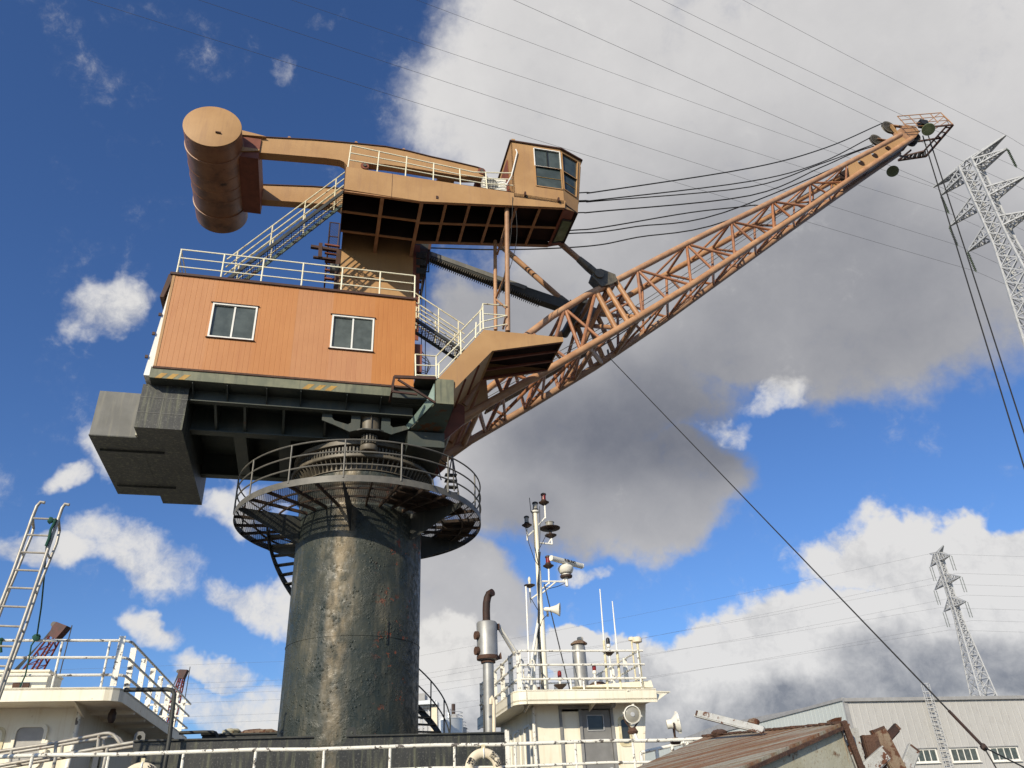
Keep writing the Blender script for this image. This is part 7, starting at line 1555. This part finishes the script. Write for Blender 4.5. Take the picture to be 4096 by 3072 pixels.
# ---- pylons
def beam_lat(b, p, q, w): b.beam(p, q, w, w)
def pylon(label, base, az, levels, horns, wtop, wbase, ztop_, zwaist, wires, m='galv', lw=.16, ins=3.4, double=False):
    """four-legged lattice mast; levels = [(z, half arm)], all measured from the eye"""
    bx, by = base; T = Thing('power_pylon', label, 'pylon', WD, (bx, by, GB)); ca, sa_ = math.cos(az), math.sin(az)
    fr = lambda a, b, z: Vector((bx+ca*a-sa_*b, by+sa_*a+ca*b, z))
    def hw(z): return wtop if z > zwaist else wtop+(wbase-wtop)*(zwaist-z)/(zwaist-GB)
    zs_ = [GB]; z = GB
    while z < ztop_-1: z = min(ztop_, z+max(2.0*wtop, hw(z)*1.7)); zs_.append(z)
    for a in (-1, 1):
        for b in (-1, 1): T.part('leg', MB().pipe([fr(a*hw(z), b*hw(z), z) for z in (GB, zwaist, ztop_)], lw*.75, 4), m, smooth=False)
    br = MB()
    for i in range(len(zs_)-1):
        z0, z1 = zs_[i], zs_[i+1]; h0, h1 = hw(z0), hw(z1)
        c0 = [(-h0, -h0), (h0, -h0), (h0, h0), (-h0, h0)]; c1 = [(-h1, -h1), (h1, -h1), (h1, h1), (-h1, h1)]
        for k in range(4):
            p, q = c0[k], c0[(k+1) % 4]; r, s = c1[k], c1[(k+1) % 4]
            br.beam(fr(*p, z0), fr(*s, z1), lw*.55, lw*.55); br.beam(fr(*q, z0), fr(*r, z1), lw*.55, lw*.55); br.beam(fr(*r, z1), fr(*s, z1), lw*.5, lw*.5)
            mp_ = ((p[0]+q[0]+r[0]+s[0])/4, (p[1]+q[1]+r[1]+s[1])/4); zm = (z0+z1)/2
            if h0 > 1.6: br.beam(fr((p[0]+r[0])/2, (p[1]+r[1])/2, zm), fr((q[0]+s[0])/2, (q[1]+s[1])/2, zm), lw*.35, lw*.35)
    T.part('bracing', br, m, smooth=False, kind='stuff')
    tips = {}
    for li, (z, ha, dep) in enumerate(levels):
        w = hw(z)
        for sg in (-1, 1):
            ar = MB(); tip = fr(sg*ha, 0, z); ends = [fr(sg*w, -w, z), fr(sg*w, w, z), fr(sg*w, -w, z+dep), fr(sg*w, w, z+dep)]
            for e_ in ends: ar.beam(e_, tip, lw*.75, lw*.75)
            for k in range(5):
                t0, t1 = k/5.0, (k+1)/5.0; P = [lerp(e_, tip, t0) for e_ in ends]; Q = [lerp(e_, tip, t1) for e_ in ends]
                for (i, j) in ((0, 1), (0, 2), (1, 3), (2, 3)): ar.beam(P[i], Q[j], lw*.45, lw*.45); ar.beam(P[i], P[j], lw*.4, lw*.4)
            ao = T.part('cross_arm', ar, m, smooth=False); tips[(li, sg)] = tip
            for o in ((-.35, .35) if double else (-.12, .12)):
                p0 = tip+Vector((o*-sa_, o*ca, -.1)); p1 = p0-Vector((0, 0, ins)); pr_ = [(.05, 0)]
                n_ = 11
                for k in range(n_): zz_ = -.3-(ins-.6)*k/(n_-1); pr_ += [(.05, zz_+.06), (.15 if not double else .2, zz_), (.05, zz_-.05)]
                pr_.append((.05, -ins)); T.part('insulator', MB().lathe(pr_, p0, 8), 'insulator', ao)
    for sg in (-1, 1):
        z, ha = horns; ar = MB(); w = hw(ztop_); tip = fr(sg*ha, 0, z); ends = [fr(sg*w, -w, ztop_-.2), fr(sg*w, w, ztop_-.2), fr(0, -w*.6, ztop_+.5), fr(0, w*.6, ztop_+.5)]
        for e_ in ends: ar.beam(e_, tip, lw*.8, lw*.8)
        for k in range(6):
            t0, t1 = k/6.0, (k+1)/6.0; P = [lerp(e_, tip, t0) for e_ in ends]; Q = [lerp(e_, tip, t1) for e_ in ends]
            for (i, j) in ((0, 1), (0, 2), (1, 3), (2, 3)): ar.beam(P[i], Q[j], lw*.5, lw*.5); ar.beam(P[i], P[j], lw*.4, lw*.4)
        T.part('earth_horn', ar, m, smooth=False); tips[('h', sg)] = tip
    return T, tips
def solve_tip(w, x, y, base, az):
    """height and half-arm at which an arm tip of this pylon is seen at a pixel"""
    d = ray(w, x, y); bx, by = base; ca, sa_ = math.cos(az), math.sin(az)
    # d*t = (bx+ca*h, by+sa*h, z)
    A = np.array([[d[0], -ca], [d[1], -sa_]]); t, h = np.linalg.solve(A, np.array([bx, by])); return d[2]*t, h
BP = (66.0, 82.3); AZB = R(-59.6)
zb1, hb1 = solve_tip('d', 415, 522, BP, AZB); zb1r, hb1r = solve_tip('d', 838, 228, BP, AZB); zb2, hb2 = solve_tip('d', 470, 720, BP, AZB); zb3, hb3 = solve_tip('d', 585, 880, BP, AZB)
zh_, hh_ = solve_tip('d', 368, 472, BP, AZB)
print('PYLON', zb1, hb1, zb1r, hb1r, zb2, hb2, zb3, hb3, zh_, hh_)
PB, tipB = pylon('tall galvanised power pylon beside the boom head, green insulators on its arms', BP, AZB, [((zb1+zb1r)/2, 5.0, 1.3), (zb2, abs(hb2), 1.5), (zb3, abs(hb3), 1.6)], (zh_, abs(hh_)), .95, 5.2, (zb1+zb1r)/2+1.6, zb3-2.0, None, lw=.26)
SP = (118.0, 219.0); AZS = R(-86)
lv = []
for (l, r) in (((475, 440), (625, 355)), ((515, 635), (715, 525)), ((595, 815), (765, 730))):
    z0, h0 = solve_tip('e', *l, SP, AZS); z1, h1 = solve_tip('e', *r, SP, AZS); lv.append(((z0+z1)/2, (abs(h0)+abs(h1))/2+.4, 2.5))
    print('SMALL', z0, h0, z1, h1)
zt_, ht_ = solve_tip('e', 567, 270, SP, AZS); zl_, hl_ = solve_tip('e', 465, 340, SP, AZS); print('HORN', zt_, ht_, zl_, hl_)
PS, tipS = pylon('smaller distant power pylon standing behind the shed roof', SP, AZS, lv, ((zt_+zl_)/2, min(abs(ht_), 7)), 0.7, 4.2, lv[0][0]+2.0, lv[2][0]-3, None, lw=.30, ins=4.2, double=True)

# ---- overhead wires: each hangs in the upright plane through its own arm tip
def wire(label, tip, dirv, pxs, r, group, ext=60.0):
    d = Vector((dirv[0], dirv[1], 0)).normalized(); n = np.array([-d.y, d.x, 0]); c = n@np.array(tip); P = [V3(tip)]
    for (w, x, y) in pxs: q = ray(w, x, y); P.append(Vector(q*(c/(q@n))))
    e = (P[-1]-P[-2]).normalized(); P.append(P[-1]+e*ext)
    T = Thing('overhead_wire', label, 'wire', WD, tip, group); T.part('conductor', MB().pipe(P, r, 5), 'wire'); return P
lineB = (math.sin(-AZB)*-1, -math.cos(AZB))      # along the line, toward the camera's upper left
ld_ = Vector((-math.sin(AZB), math.cos(AZB), 0)); ld_ = -ld_ if ld_.x > 0 else ld_
GRP = 'wires of the tall pylon'
LVN = {'h': 'top horn', 0: 'upper arm', 1: 'middle arm', 2: 'lowest arm'}; SDN = {-1: 'boom side', 1: 'side away from the boom'}; SDS = {-1: 'far end', 1: 'near end'}
WB = [(('h', -1), 0, [('o', 900, 0)]), ((0, -1), 3.4, [('o', 630, 0)]), ((1, -1), 3.4, [('o', 430, 0)]), ((2, -1), 3.4, [('o', 190, 0)]), (('h', 1), 0, [('o', 1605, 0)]), ((0, 1), 3.4, [('o', 1430, 0)]), ((1, 1), 3.4, [('o', 1360, 0)]), ((2, 1), 3.4, [('o', 1110, 0)])]
for key, drop, px in WB:
    tip = tipB[key]-Vector((0, 0, drop)); q = ray(*px[0]); 
    n = None
    # second point: same line direction for all wires, height fixed by where the wire leaves the picture
    P1 = Vector(q*((tip.z+1.5)/q[2])); 
    T = Thing('overhead_wire', f'wire over the crane to the tall pylon {LVN[key[0]]}, {SDN[key[1]]}', 'wire', WD, tip, GRP)
    mid_ = lerp(tip, P1, .5)-Vector((0, 0, .9)); pts = [lerp(lerp(tip, mid_, t), lerp(mid_, P1, t), t) for t in np.linspace(0, 1, 13)]; pts.append(P1+(P1-pts[-2]).normalized()*40)
    T.part('conductor', MB().pipe(pts, .017, 5), 'wire')
    T2 = Thing('overhead_wire', f'wire beyond the tall pylon {LVN[key[0]]}, {SDN[key[1]]}', 'wire', WD, tip, 'wires beyond the tall pylon')
    dd_ = (tip-P1); dd_.z = 0; dd_.normalize(); far = tip+dd_*150-Vector((0, 0, 14)); T2.part('conductor', MB().pipe([tip, lerp(tip, far, .3)-Vector((0, 0, 3.0)), lerp(tip, far, .65)-Vector((0, 0, 3.0)), far], .017, 5), 'wire')
for (key, drop, yr, yl) in ((('h', -1), 0, 340, 1418), ((0, -1), 5, 505, 1458), ((1, -1), 5, 692, 1482), ((2, -1), 5, 912, 1530), ((0, 1), 5, 570, 1470), ((1, 1), 5, 772, 1500), ((2, 1), 5, 968, 1545)):
    tip = tipS[key]-Vector((0, 0, drop)); dv = Vector((-1, -.02, 0))
    q = ray('e', 0, yr); P1 = Vector(q*(tip.y/q[1])); q2 = ray('o', 900, yl); P2 = Vector(q2*(tip.y/q2[1])); q3 = ray('o', 200, yl+26); P3 = Vector(q3*(tip.y/q3[1]))
    T = Thing('overhead_wire', f'thin grey wire behind the mast to the distant pylon {LVN[key[0]]}, {SDS[key[1]]}', 'wire', WD, tip, 'wires of the distant pylon'); T.part('conductor', MB().pipe([tip, lerp(tip, P2, .33)-Vector((0, 0, .7)), lerp(tip, P2, .66)-Vector((0, 0, .7)), P2, P3, P3+(P3-P2)*.6], .022, 4), 'wire')
    e = tip+Vector((160, 10, -2)); T = Thing('overhead_wire', f'thin grey wire over the shed from the distant pylon {LVN[key[0]]}, {SDS[key[1]]}', 'wire', WD, tip, 'wires beyond the distant pylon'); T.part('conductor', MB().pipe([tip, lerp(tip, e, .5)-Vector((0, 0, 4)), e], .022, 4), 'wire')
